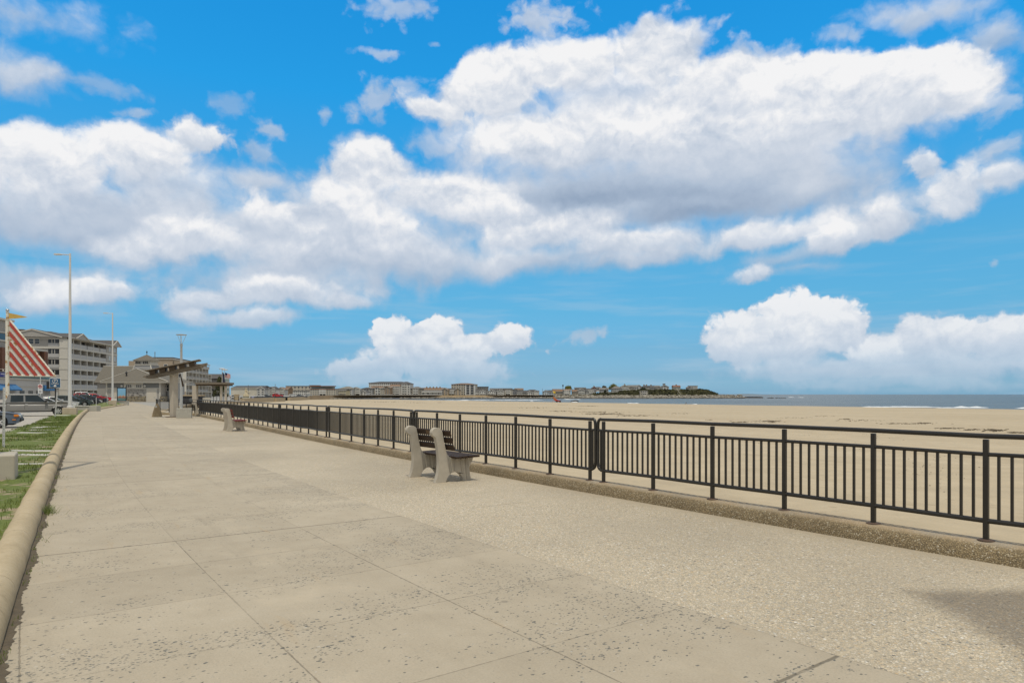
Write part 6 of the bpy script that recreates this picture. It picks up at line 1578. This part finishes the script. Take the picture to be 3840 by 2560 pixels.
T('beige house with white decks right of the lamp post on the far shore',2111,2140,1463,1458,'side',CRM,RB,3,5,back=14,bal=.6)

# ------------------------------------------------------------------ headland, rocks, hillside houses
HL = [(2060,1481),(2120,1480),(2170,1479),(2215,1477.5),(2260,1474),(2300,1469.5),(2340,1465.5),(2390,1462),(2430,1461.2),(2500,1461),(2560,1461),(2620,1460.6),(2640,1462),(2655,1464.5),(2670,1469),(2684,1476),(2700,1481.5),(2740,1483)]
def hl(px):
    for (a, ya), (b_, yb) in zip(HL, HL[1:]):
        if px <= b_: return ya+(yb-ya)*max(0, (px-a)/(b_-a))
    return 1483
mb = MB(); cols_ = 90
for i in range(cols_+1):
    px = 2050+700*i/cols_; Zf = coastZ(px)+8
    zt = gz(hl(px), Zf+22)
    for j, (dy, f) in enumerate(((-30,-.0),(0,0.0),(7,.30),(14,.72),(22,1.0),(60,1.12),(140,1.15),(260,.9))):
        zb_ = .4; z = (zb_+(zt-zb_)*f) if j else -2.0
        nn_ = noise.noise(Vector((px*.06, j*.9, 3)))*.5*(1 if 1 < j < 5 else 0)
        x = gx(px, Zf); mb.v.append((x + (dy*(px-CX)/F), Zf+dy+nn_*2, z+nn_))
for i in range(cols_):
    for j in range(7): a = i*8+j; mb.f.append((a, a+8, a+9, a+1)); mb.m.append(0)
mhl = mat('headland_turf', (.06,.056,.024), 1, 0, .35, .12)
o = struct('headland', mb, mhl, smooth=60)
# shrubs matting the bluff
mshr, nt, b = newmat('bluff_shrubs'); pos = nt.new('ShaderNodeTexCoord').outputs['Object']
nt.l.new(nt.ramp(nt.noise(pos, .16, 5, .65).outputs[0], [(.3,(.022,.028,.013)),(.45,(.045,.045,.022)),(.58,(.085,.085,.025)),(.72,(.10,.075,.04))]), b.inputs['Base Color']); b.inputs['Roughness'].default_value = 1
mb = MB(); sr = random.Random(21)
def leafclump(mb, c, r, n, lw):
    for _ in range(n):
        d_ = Vector((sr.gauss(0,1), sr.gauss(0,1), sr.gauss(0,1))); d_.normalize(); p = Vector(c)+d_*r*sr.uniform(.55, 1.05)
        u = Vector((sr.gauss(0,1), sr.gauss(0,1), sr.gauss(0,1))).normalized(); v = u.cross(d_ + Vector((0,0,.3)))
        if v.length < .1: continue
        v.normalize(); s_ = lw*sr.uniform(.6, 1.3); k = len(mb.v)
        mb.v += [tuple(p-u*s_), tuple(p+v*s_*.8), tuple(p+u*s_), tuple(p-v*s_*.8)]; mb.f.append((k,k+1,k+2,k+3)); mb.m.append(0)
for i in range(1100):
    px = sr.uniform(2225, 2690); f = sr.random()
    if px < 2330 and sr.random() < .45: continue
    if 2530 < px+ (1-f)*-18 + 0 < 2546 and f < 1: continue
    Zf = coastZ(px)+8; zt = gz(hl(px), Zf+22); z = .6+(zt-.6)*f**.9; dy = 2+20*f
    r = sr.uniform(.8, 2.0) if f < .85 else sr.uniform(.5, 1.1)
    leafclump(mb, (gx(px, Zf)+dy*(px-CX)/F, Zf+dy, z+.2), r, 26, .6)
for i in range(70):
    px = sr.uniform(2618, 2688); Zf = coastZ(px)+8; leafclump(mb, (gx(px, Zf+22), Zf+22+sr.uniform(0,14), gz(hl(px), Zf+22)+.4), sr.uniform(.8,1.5), 30, .45)
o = mb.build('shrubs', mshr, None, fix=False); tag(o, 'dark green and brown scrub matting the slope of the headland', 'shrubs', kind='stuff')
# boulders of the sea defence
mbo, nt, b = newmat('shore_boulders'); pos = nt.new('ShaderNodeTexCoord').outputs['Object']; zq = nt.new('ShaderNodeSeparateXYZ', i_0=pos).outputs[2]
rk = nt.ramp(nt.noise(pos, .35, 4, .7).outputs[0], [(.3,(.09,.08,.065)),(.48,(.20,.18,.14)),(.6,(.40,.37,.31)),(.75,(.16,.13,.095))])
wetl = nt.rng(nt.math('MULTIPLY_ADD', nt.noise(pos, .15, 3).outputs[0], 1.2, zq), -.9, -1.9)
nt.l.new(nt.mix(wetl, rk, (.035,.033,.03,1)), b.inputs['Base Color']); b.inputs['Roughness'].default_value = .9
mb = MB(); br_ = random.Random(5)
for i in range(3300):
    px = br_.uniform(1240, 2790) if br_.random() < .75 else br_.uniform(2050, 2760); Zc = coastZ(px); f = br_.random()
    wdt = 62 if px > 1500 else 30
    Z = Zc - 1 - wdt*f; hi = .2 if px < 2080 else 1.1
    if px < 2080: z = -1.6 - 1.3*f
    else: z = .9 - 3.8*f**.8
    s_ = br_.uniform(.4, 1.25)*(1.0 if px > 1500 else .8)
    mb.blob((gx(px, Z), Z, z), (s_*br_.uniform(.8,1.6), s_, s_*br_.uniform(.45,.8)), 6, 4, .7, i)
for i in range(60):
    px = 2690+ i*3.6*br_.uniform(.7,1.3); Z = 800+br_.uniform(-8,8); s_ = br_.uniform(.8,1.8)*(1.2-i/90); mb.blob((gx(px, Z), Z, -2.6+.8*(1-i/60)), (s_*1.8,s_,s_*.5), 6, 4, .6, i)
o = mb.build('boulders', mbo, None, smooth=30); tag(o, 'grey and tan boulders piled along the foot of the sea wall and headland', 'boulders', kind='stuff')
# dark tidal apron under the rocks
mb = MB(); n = 60
for i in range(n+1):
    px = 1300+1560*i/n; Zc = coastZ(px)
    for (dz, z) in ((4,-1.0),(-14,-1.9),(-40,-2.55),(-66,-2.95)): mb.v.append((gx(px, Zc+dz), Zc+dz, z + .25*noise.noise(Vector((px*.05, dz*.1, 0)))))
for i in range(n):
    for j in range(3): a = i*4+j; mb.f.append((a, a+4, a+5, a+1)); mb.m.append(0)
struct('shore_rock', mb, mat('wet_dark_rock', (.05,.048,.045), .7, 0, .3, .15), smooth=60)
# sea walls
mb = MB(); n = 60; rows = []
msea = mat('brown_sea_wall', (.26,.19,.105), .9, 0, .22, .06)
for i in range(n+1):
    px = 1161+950*i/n; Z = coastZ(px)+.5
    rows.append([(gx(px,Z-3.5), Z-3.5, -2.6),(gx(px,Z), Z, .62),(gx(px,Z), Z, .95),(gx(px,Z+.8), Z+.8, .95),(gx(px,Z+1.0), Z+1.0, -2.6)])
mb.loft(rows); o = mb.build('sea_wall', msea, None); tag(o, 'long brown sea wall with pale top below the far town', 'sea wall')
mb = MB(); rows = []
for i in range(24):
    px = 1380+280*i/23; Z = coastZ(px)+2.2; rows.append([(gx(px,Z), Z, .5),(gx(px,Z), Z, 1.75),(gx(px,Z+.3), Z+.3, 1.75),(gx(px,Z+.3), Z+.3, .5)])
mb.loft(rows); o = mb.build('parapet', tm(LGR), None); tag(o, 'low pale parapet on top of the far sea wall', 'parapet')
mb = MB(); ne = [(p[0], p[1]) for p in EDGE[2:7]]; rows = []
for (x, y) in ne: rows.append([(x-.4,y,-2.0),(x-.4,y,.06),(x+.35,y,.06),(x+.4,y,-2.0)])
mb.loft(rows); o = mb.build('sea_wall', mtanw, None); tag(o, 'low tan sea wall below the terrace railing, edging the near beach', 'sea wall')
# nearer stepped beach wall
NW = [(908,192),(912,256),(975,290),(1020,312),(1060,330)]
mb = MB()
def wallseg(mb, a, b_, zt, zb_, th=.8):
    A, B = Vector((gx(a[0],a[1]), a[1], 0)), Vector((gx(b_[0],b_[1]), b_[1], 0)); mb.beam((A.x,A.y,(zt+zb_)/2), (B.x,B.y,(zt+zb_)/2), th, zt-zb_)
for a, b_ in ((( 906,200),(1025,262)),):
    wallseg(mb, a, b_, gz(1493.5,200), -2.2)
o = mb.build('beach_wall', mtanw, None); tag(o, 'tan concrete beach wall right of the statue', 'wall')
mb = MB(); wallseg(mb, (1027,262), (1061,278), gz(1491.5,270), -2.4, 2.0); o = mb.build('beach_wall', mtanw, None); tag(o, 'higher tan ramp wall at the end of the beach wall', 'wall')
mb = MB(); wallseg(mb, (1083,330), (1135,390), gz(1489,350), -2.4, 1.2); wallseg(mb, (1136,392), (1160,470), gz(1489,400), -2.4, 1.2); o = mb.build('beach_wall', mtanw, None); tag(o, 'second tan beach wall further along, past the ramp opening', 'wall')
mb = MB(); wallseg(mb, (940,285), (1062,330), gz(1486.5,300)+.02, -.1, .3); wallseg(mb, (1063,331), (1152,420), gz(1485.5,370), -.1, .3); o = mb.build('black_railing', mdark, None); tag(o, 'black screened railing along the boardwalk behind the beach wall', 'railing')
# hillside houses
def H(label, px0, px1, base, eave, ridge, roof, wc, rc, **k):
    pc = (px0+px1)/2; Z = k.pop('Z', coastZ(pc)+30); k.setdefault('cat', 'house')
    return tb(label, px0, px1, eave, ridge, roof, wc, rc, Z=Z, zb=gz(base, Z), group='houses on the headland', dep=k.pop('dep', 9), **k)
H('brown roofed beige house at the foot of the hill with a steep roof slope',2146,2166,1479,1468,1460,'side',TAN,RB,floors=2,cols=3)
H('dark gabled house with wide eaves at the foot of the hill',2164,2196,1477,1464,1457,'gable',GRY,RG,floors=2,cols=4,bal=.7)
H('long dark roof just showing above the lower hillside houses',2155,2197,1463,1456,1452,'side',BGE,RD,floors=1,cols=5,Z=850,dep=9)
H('white trimmed house with dark gable roofs and small porch on the lower hill',2198,2236,1475,1463,1456,'side',WHT,RD,floors=2,cols=5,bal=.5)
H('white gable fronted cottage beside the dark gabled house',2203,2220,1476,1466,1460,'gable',WHT,RD,floors=2,cols=2)
H('red clapboard house with dark roof and chimney on the hill',2219,2238,1462,1454,1449,'gable',RED,RD,floors=1,cols=3,chim=1,Z=850)
H('dark roofed white house tucked behind the red one',2236,2252,1464,1456,1450,'side',WHT,RD,floors=1,cols=3,Z=850)
H('grey white house with long grey roof below the round trees',2248,2282,1474,1460,1453,'side',LGR,RG,floors=2,cols=5)
H('white gabled wing right of the grey roofed house',2266,2280,1472,1459,1453,'gable',WHT,RG,floors=2,cols=2)
H('broad hip roofed grey house with white fence in front on the hill',2297,2332,1467,1457,1447,'hip',LGR,RG,floors=2,cols=5)
H('gambrel roofed brown and cream house with chimney on the ridge',2327,2360,1463,1450,1442.5,'gable',CRM,RB,floors=2,cols=4,chim=1,bal=.8)
H('low grey roofed house right of the gambrel one',2356,2376,1462,1450,1443,'side',BGE,RG,floors=2,cols=3)
H('white house with grey roof and a boxy bay on the ridge',2374,2394,1462,1451,1443,'side',WHT,RG,floors=2,cols=3)
H('bright white house with a steep gable facing the sea on the ridge',2387,2406,1459,1449,1443,'gable',WHT,RG,floors=2,cols=2)
H('cream cottage with dark hip roof and two chimneys on the ridge',2409,2436,1460,1451,1444.5,'hip',CRM,RD,floors=2,cols=5,chim=2)
H('grey dormered house in the middle of the ridge row',2434,2456,1461,1451,1445,'side',GRY,RD,floors=2,cols=4,chim=1)
H('beige house with flat dormer behind the twin gables',2454,2476,1460,1449,1444.5,'side',BGE,RG,floors=2,cols=4)
H('small grey gable cottage left of the white towered house',2460,2479,1461,1453,1448,'gable',GRY,RG,floors=1,cols=2)
hh_ = H('white house with a square lookout tower on its dark roof',2478,2508,1460,1450,1443,'gable',WHT,RD,floors=2,cols=3)
Zq = coastZ(2493)+30; z0 = gz(1460, Zq); k = lambda px: gx(px, Zq)-gx(2493, Zq)
mb = MB(); mb.bx(k(2488), k(2495.5), 3, 6, gz(1446, Zq)-z0, gz(1440.5, Zq)-z0); mb.build('lookout', tm(WHT), hh_)
mb = MB(); mb.bx(k(2487), k(2496.5), 2.6, 6.4, gz(1440.5, Zq)-z0, gz(1437.5, Zq)-z0); mb.build('lookout_roof', tm(DGR), hh_)
H('solitary cream house with red brown roof and a side porch on the ridge',2525,2552,1461,1450,1444,'side',CRM,RRB,floors=2,cols=5,chim=1,bal=.0)
H('flat decked house with several terraces, last on the headland',2588,2616,1461,1447,1445.5,'flat',BGE,RG,floors=2,cols=4,bal=.9)
H('dark roofed wing left of the flat decked last house',2577,2596,1461,1453,1448,'gable',GRY,RB,floors=1,cols=3)
h_ = H('pale boat house with a deck standing at the foot of the bluff',2402,2430,1482.5,1465,1463.5,'flat',BGE,RG,floors=2,cols=4,bal=.5,Z=coastZ(2416)+4)
Zq = coastZ(2540)+10; st = thing('beach_stairs', 'steep tan stairway climbing the bluff between the shrubs', 'stairs', (gx(2540, Zq), Zq, 0), 0)
mb = MB()
for i in range(26):
    f = i/25; z = .3+(gz(1461, Zq+20)-.3)*f; x = gx(2548-16*f, Zq)-gx(2540, Zq)+f*20*.24; mb.bx(x-1.4, x+1.4, -1+20*f, .2+20*f, z-.5, z)
mb.build('steps', mtanw, st)
mb = MB()
for sg in (-1.5, 1.5): mb.beam((gx(2548, Zq)-gx(2540, Zq)+sg, -1.5, 1.2), (gx(2532, Zq)-gx(2540, Zq)+4.8+sg, 18.5, gz(1460, Zq+20)+.6), .15, .3)
mb.build('handrail', tm(CRM), st)
mb = MB(); 
for i in range(40):
    px = 2282+36*i/39; Z = coastZ(px)+20; mb.bx(gx(px,Z)-.14, gx(px,Z)+.14, Z, Z+.1, gz(hl(px)+.8,Z), gz(hl(px)-1.6,Z))
px0, px1 = 2282, 2318; Z = coastZ(2300)+20
mb.beam((gx(px0,Z), Z+.05, gz(hl(px0)-1.2,Z)), (gx(px1,Z), Z+.05, gz(hl(px1)-1.2,Z)), .12, .25)
o = mb.build('picket_fence', tm(WHT), None); tag(o, 'white picket fence climbing the lower part of the headland', 'fence')
# low far islands on the horizon
mb = MB(); rows = []
for i in range(60):
    px = 2600+330*i/59; Z = 9000; hgt = max(.3, (6.5 + 5*noise.noise(Vector((px*.014, 0, 1))))*min(1, (2930-px)/120)); x = gx(px, Z); rows.append([(x,Z-80,SEA-2),(x,Z,SEA+hgt),(x,Z+300,SEA+hgt),(x,Z+500,SEA-2)])
mb.loft(rows); struct('hills', mb, mat('distant_shore', (.14,.15,.15), 1, 0, .1, .001))
# trees
mbark = mat('bark', (.09,.07,.05), .95, 0, .2, 3)
def crown_mat(name, a, c):
    m, nt, b = newmat(name); pos = nt.new('ShaderNodeTexCoord').outputs['Object']
    nt.l.new(nt.ramp(nt.noise(pos, .9, 4, .65).outputs[0], [(.35, a), (.65, c)]), b.inputs['Base Color']); b.inputs['Roughness'].default_value = .9; return m
def tree(label, px, base, top, wpx, Z, cm, dome=True):
    z0 = gz(base, Z); H_ = gz(top, Z)-z0; W_ = wpx/F*Z
    r = thing('tree', label, 'tree', (gx(px, Z), Z, z0), 0, 'trees on the headland')
    mb = MB(); mb.tube([(0,0,-.5),(0,0,H_*.35),(W_*.05,0,H_*.7)], [.32,.26,.1], 7)
    for a in range(5): an = a*1.25; mb.tube([(0,0,H_*.3),(W_*.22*math.cos(an),W_*.22*math.sin(an),H_*.6),(W_*.36*math.cos(an),W_*.36*math.sin(an),H_*.78)], [.18,.1,.04], 5)
    mb.build('trunk', mbark, r, smooth=40)
    mb = MB()
    for i in range(46):
        a = sr.uniform(0, 2*PI); f = sr.random()**.5; el = sr.uniform(.0, 1)
        x = W_*.42*f*math.cos(a)*(1-.35*el); y = W_*.36*f*math.sin(a)*(1-.35*el); z = H_*(.38+.52*el*(1-.35*f*f))
        leafclump(mb, (x, y, z), W_*.15, 60, W_*.034)
    mb.build('crown', cm, r, fix=False)
cg = crown_mat('olive_leaves', (.07,.085,.012), (.20,.17,.025)); cb = crown_mat('bud_brown_leaves', (.09,.07,.03), (.15,.12,.05)); cd_ = crown_mat('dark_leaves', (.02,.03,.012), (.05,.06,.02))
tree('round yellow green tree left on the hill behind the beige deck house',2131,1468,1445,32,835,cg)
tree('larger yellow green tree on the hill behind the hip roofed house',2300,1470,1438.5,38,850,cg)
tree('brownish budding tree between the two yellow green trees',2266,1466,1443.5,22,855,cb)
tree('dark evergreen bush tree in front of the grey roofed house',2270,1475,1461,14,800,cd_)
tree('small dark tree left of the boat house on the slope',2390,1478,1466,14,800,cd_)
tree('low dark tree behind the boat house roof',2412,1468,1455.5,30,815,cd_)
# pine beside the flagpoles
Zq = 155; pt = thing('pine_tree', 'dark green pine beside the flagpoles behind the flat roofed shelter', 'tree', (gx(826, Zq), Zq, 0), 0)
mb = MB(); mb.tube([(0,0,0),(0,0,5.9)], [.16,.03], 7); mb.build('trunk', mbark, pt)
mb = MB()
for i in range(90):
    t = sr.random(); z = 1.6+4.2*t; r = 1.75*(1-t)+.15; a = sr.uniform(0, 2*PI); leafclump(mb, (r*math.cos(a)*.8, r*math.sin(a)*.8, z-.1*r), .36, 40, .10)
mb.build('crown', crown_mat('pine_needles', (.025,.035,.012), (.07,.075,.022)), pt, fix=False)

# ------------------------------------------------------------------ statue of a woman with a wreath on a rock pedestal
Zs = 215.0; sca = Zs/F
stt = thing('statue', 'pale stone statue of a seated woman reaching forward on a rock pedestal', 'statue', (gx(923, Zs), Zs, 0), 0)
mst = mat('weathered_limestone', (.46,.40,.27), .9, 0, .15, 1.5)
mb = MB(); rings = []
for i in range(8):
    t = i/7; r_ = 1.35-.45*t+.12*math.sin(i*2.1); rings.append([(math.cos(2*PI*j/14)*r_*(1+.12*noise.noise(Vector((j*.8,i*.9,1)))), math.sin(2*PI*j/14)*r_*.9, -.2+1.35*t) for j in range(14)])
mb.loft(rings); mb.build('pedestal', mat('pedestal_granite', (.30,.29,.23), .95, 0, .25, 1.5), stt, smooth=35)
# one continuous robed figure: lofted rings from the hem to the crown of the head
def ell(cx, cy, z, rx, ry, n=14, tw=0): return [(cx+rx*math.cos(2*PI*j/n+tw), cy+ry*math.sin(2*PI*j/n+tw), z) for j in range(n)]
mb = MB(); mb.loft([ell(-.05,0,1.1,.98,.80), ell(-.05,0,1.35,.95,.78), ell(0,0,1.65,.80,.68), ell(.06,0,1.95,.66,.58), ell(.02,0,2.2,.50,.46), ell(-.06,0,2.5,.36,.32), ell(-.1,0,2.8,.30,.26), ell(-.1,0,3.05,.36,.25), ell(-.1,0,3.2,.34,.22), ell(-.08,0,3.3,.16,.14), ell(-.06,0,3.38,.11,.11), ell(-.03,0,3.46,.15,.15), ell(-.01,0,3.60,.19,.19), ell(-.02,0,3.74,.175,.185), ell(-.05,0,3.84,.09,.10)])
mb.tube([(.12,-.22,3.08),(.42,-.35,2.72),(.80,-.36,2.50),(1.02,-.34,2.48)], [.12,.10,.075,.05], 8)
mb.tube([(.05,.24,3.08),(.38,.34,2.70),(.78,.30,2.46),(1.0,.2,2.44)], [.12,.10,.075,.05], 8)
for k in range(6): a = -1.0+.4*k; mb.tube([(.1+.2*math.cos(a),.5*math.sin(a),2.2),(.55*math.cos(a)+.1,.66*math.sin(a),1.6),(.93*math.cos(a),.80*math.sin(a),1.1)], [.05,.09,.12], 6)
mb.build('figure', mst, stt, smooth=50)
mb = MB(); mb.tube([(1.15+.0*k, .30*math.cos(k*PI/8)-.05, 2.25+.30*math.sin(k*PI/8)) for k in range(16)], .065, 6, closed=True); mb.build('wreath', mst, stt, smooth=50)
# ------------------------------------------------------------------ small things along the far boardwalk
def farbox(name, label, cat, px, Z, build): 
    r = thing(name, label, cat, (gx(px, Z), Z, landz(Z)), 0); build(r); return r
car('bright red van parked on the boardwalk road below the white gable houses','van','suv',paint('van_red', (.45,.015,.02), .1), gx(1053, 390), 390, R(8), sc=1.25, name='parked_van')
for i, (px, Z, kd, c, lb) in enumerate(((905,230,'suv',(.6,.6,.58),'white van partly hidden behind the statue'),(985,380,'sedan',(.5,.5,.48),'silver car left of the red van on the far road'),(1012,385,'hatch',(.08,.09,.1),'dark hatchback just left of the red van'),(1105,430,'suv',(.55,.55,.53),'white estate car right of the red van'),(1132,440,'sedan',(.12,.13,.14),'dark saloon car in front of the white motel row'),(1165,470,'sedan',(.4,.41,.4),'grey saloon car below the red brown roofed hotel'))):
    car(lb, 'car', kd, paint('far_car_paint_%d' % i, c, .1), gx(px, Z), Z, R(5), group='cars on the far boardwalk road')
r = thing('litter_bin', 'blue litter barrel with pale band beside the statue', 'bin', (gx(948, 235), 235, 0), 0)
mb = MB(); mb.lathe([(.38,0),(.40,.5),(.40,.95),(.36,1.0)], 14); mb.build('barrel', mat('bin_blue', (.03,.06,.28), .5), r, smooth=35); mb = MB(); mb.lathe([(.405,.62),(.405,.78)], 14); mb.build('band', mwt, r)
r = thing('utility_cabinet', 'tan utility box between the railing and the white van', 'cabinet', (gx(885, 200), 200, 0), 0)
mb = MB(); mb.bx(-.65,.65,0,.9,0,1.7); mb.bx(-.7,.7,-.05,.95,1.7,1.8); mb.build('box', mtanw, r, bevel=.03); mb = MB(); mb.bx(-.55,.55,-.03,0,.2,1.5); mb.build('door', mat('tan_door', (.40,.31,.18), .8), r)
def pole(label, px, base, top, Z, r_=.12, head=None, c=None):
    q = thing('utility_pole' if not head else 'street_lamp', label, 'pole' if not head else 'street lamp', (gx(px, Z), Z, gz(base, Z)), 0)
    H_ = gz(top, Z)-gz(base, Z); mb = MB(); mb.lathe([(r_*1.2,-.5),(r_,H_)], 8); mb.build('pole', tm(DGR), q)
    if head: mb = MB(); mb.lathe([(.2,H_-.2),(.75,H_+.3),(.75,H_+1.4),(.3,H_+1.9)], 10); mb.build('lamp_head', tm((.05,.055,.07)), q)
    else: mb = MB(); mb.lathe([(r_*1.6,H_),(r_*1.6,H_+.12),(.03,H_+.3)], 8); mb.build('cap', tm(DGR), q)
pole('thick dark lamp post standing on the far shore rocks', 2111, 1483, 1448, 760, .32, True)
pole('thin dark pole rising above the white balconied gables', 1032, 1483, 1441.5, 420, .14)
pole('thin dark pole right of the statue by the pale hall', 931.5, 1484, 1446, 300, .13)
pole('thin dark pole by the low gabled cottages left of the blue houses', 2034, 1481, 1457, 780, .16)
pole('thin pale pole behind the bath house cupola', 581, 1480, 1322, 230, .11)
pole('slim pole in front of the red brown roofed hotel', 1146, 1484, 1449, 480, .14)
# ------------------------------------------------------------------ red beach buggy with yellow flag
Zq = 372.0; zs = sandz(gx(2092, Zq), Zq)
ag_ = thing('beach_buggy', 'red beach patrol buggy with a yellow flag near the waterline', 'buggy', (gx(2092, Zq), Zq, zs), R(4))
mredb = mat('patrol_red', (.50,.02,.015), .4, 0, .08); morg = mat('faded_orange_cloth', (.42,.12,.03), .8, 0, .2)
mb = MB(); mb.prism([(-1.4,.75),(1.6,.65),(1.75,.9),(1.3,1.05),(.2,1.1),(-.2,1.35),(-1.3,1.5),(-1.5,1.2)], -.6, .6, 'y'); mb.build('body', mredb, ag_, bevel=.06)
mb = MB(); mb.bx(-1.3,1.5,-.45,.45,.42,.76); mb.build('chassis', mtrim, ag_)
tq = MB(); tq.lathe([(.2,-.2),(.46,-.2),(.5,-.1),(.5,.1),(.46,.2),(.2,.2)], 16); tq.v = [(p[0], p[2], p[1]) for p in tq.v]; tme = tq.mesh('wheel', mtyre, 40)
rq = MB(); rq.lathe([(.22,-.21),(.2,.21)], 12); rq.v = [(p[0], p[2], p[1]) for p in rq.v]; rme = rq.mesh('rim', mtrim)
for x in (-.55, 1.2):
    for y in (-.62, .62): w_ = put('wheel', tme, ag_, (x, y, .5)); put('rim', rme, w_)
mb = MB(); mb.prism([(-2.6,3.0),(-2.35,3.05),(-.6,1.6),(-.9,1.1),(-2.1,1.2)], -.5, .5, 'y'); mb.build('cover', morg, ag_)
mb = MB(); mb.tube([(-2.0,0,1.2),(-2.75,0,6.4)], .055, 6); mb.build('flag_staff', mwt, ag_)
mb = MB(); rows = []
for i in range(9): t = i/8; x = -2.7+1.35*t; y = .1*math.sin(t*5); rows.append([(x,y,5.15-.25*t),(x,y+.03,5.15-.25*t),(x,y+.03,6.2-.35*t),(x,y,6.2-.35*t)])
mb.loft(rows); mb.build('flag', mat('yellow_cloth', (.62,.44,.03), .8), ag_, smooth=50)
mb = MB(); mb.tube([(-2.2,-.3,1.3),(-3.3,-.4,0)], .06, 6); mb.tube([(-2.2,.3,1.3),(-3.3,.4,0)], .06, 6); mb.tube([(-2.0,-.4,1.2),(-1.7,-.5,0)], .06, 6); mb.bx(-2.5,-1.5,-.45,.45,.35,.42); mb.bx(-2.6,-1.5,-.45,.45,.85,.92); mb.build('rack', mat('pinkish_rack', (.45,.28,.25), .6), ag_)
# rock in the shallows and a gull
mb = MB(); mb.blob((0,0,0), (2.2,1.2,.75), 12, 7, .6, 4); o = mb.build('rock', mat('wet_rock', (.03,.03,.03), .5), None, smooth=40); o.location = (gx(2155, 415), 415, SEA+.2); tag(o, 'dark wet rock in the shallows beside white foam', 'rock')
Zq = 300; bd = thing('seabird', 'grey seabird taking off low over the water edge', 'bird', (gx(2572, Zq), Zq, gz(1514, Zq)), R(20))
mb = MB(); mb.loft([ell(0,0,0,.02,.02,8)] + [[(p[0]+.0, p[1], p[2]) for p in ell(.0,0,.0,r_,r_,8)] for r_ in ()] + [ell(.0,0,.9,.02,.02,8)]) if False else mb.tube([(-.45,0,-.1),(-.2,0,0),(.15,0,.08),(.35,0,.14),(.48,0,.15)], [.03,.11,.12,.07,.02], 8)
mb.build('body', mat('gull_grey', (.18,.18,.18), .8), bd, smooth=50)
mb = MB(); mb.prism([(.15,.05),(.35,.7),(.2,1.0),(-.05,.55),(-.15,.02)], -.02, .02, 'y'); mb.build('wing', mat('gull_wing', (.12,.12,.12), .8), bd)
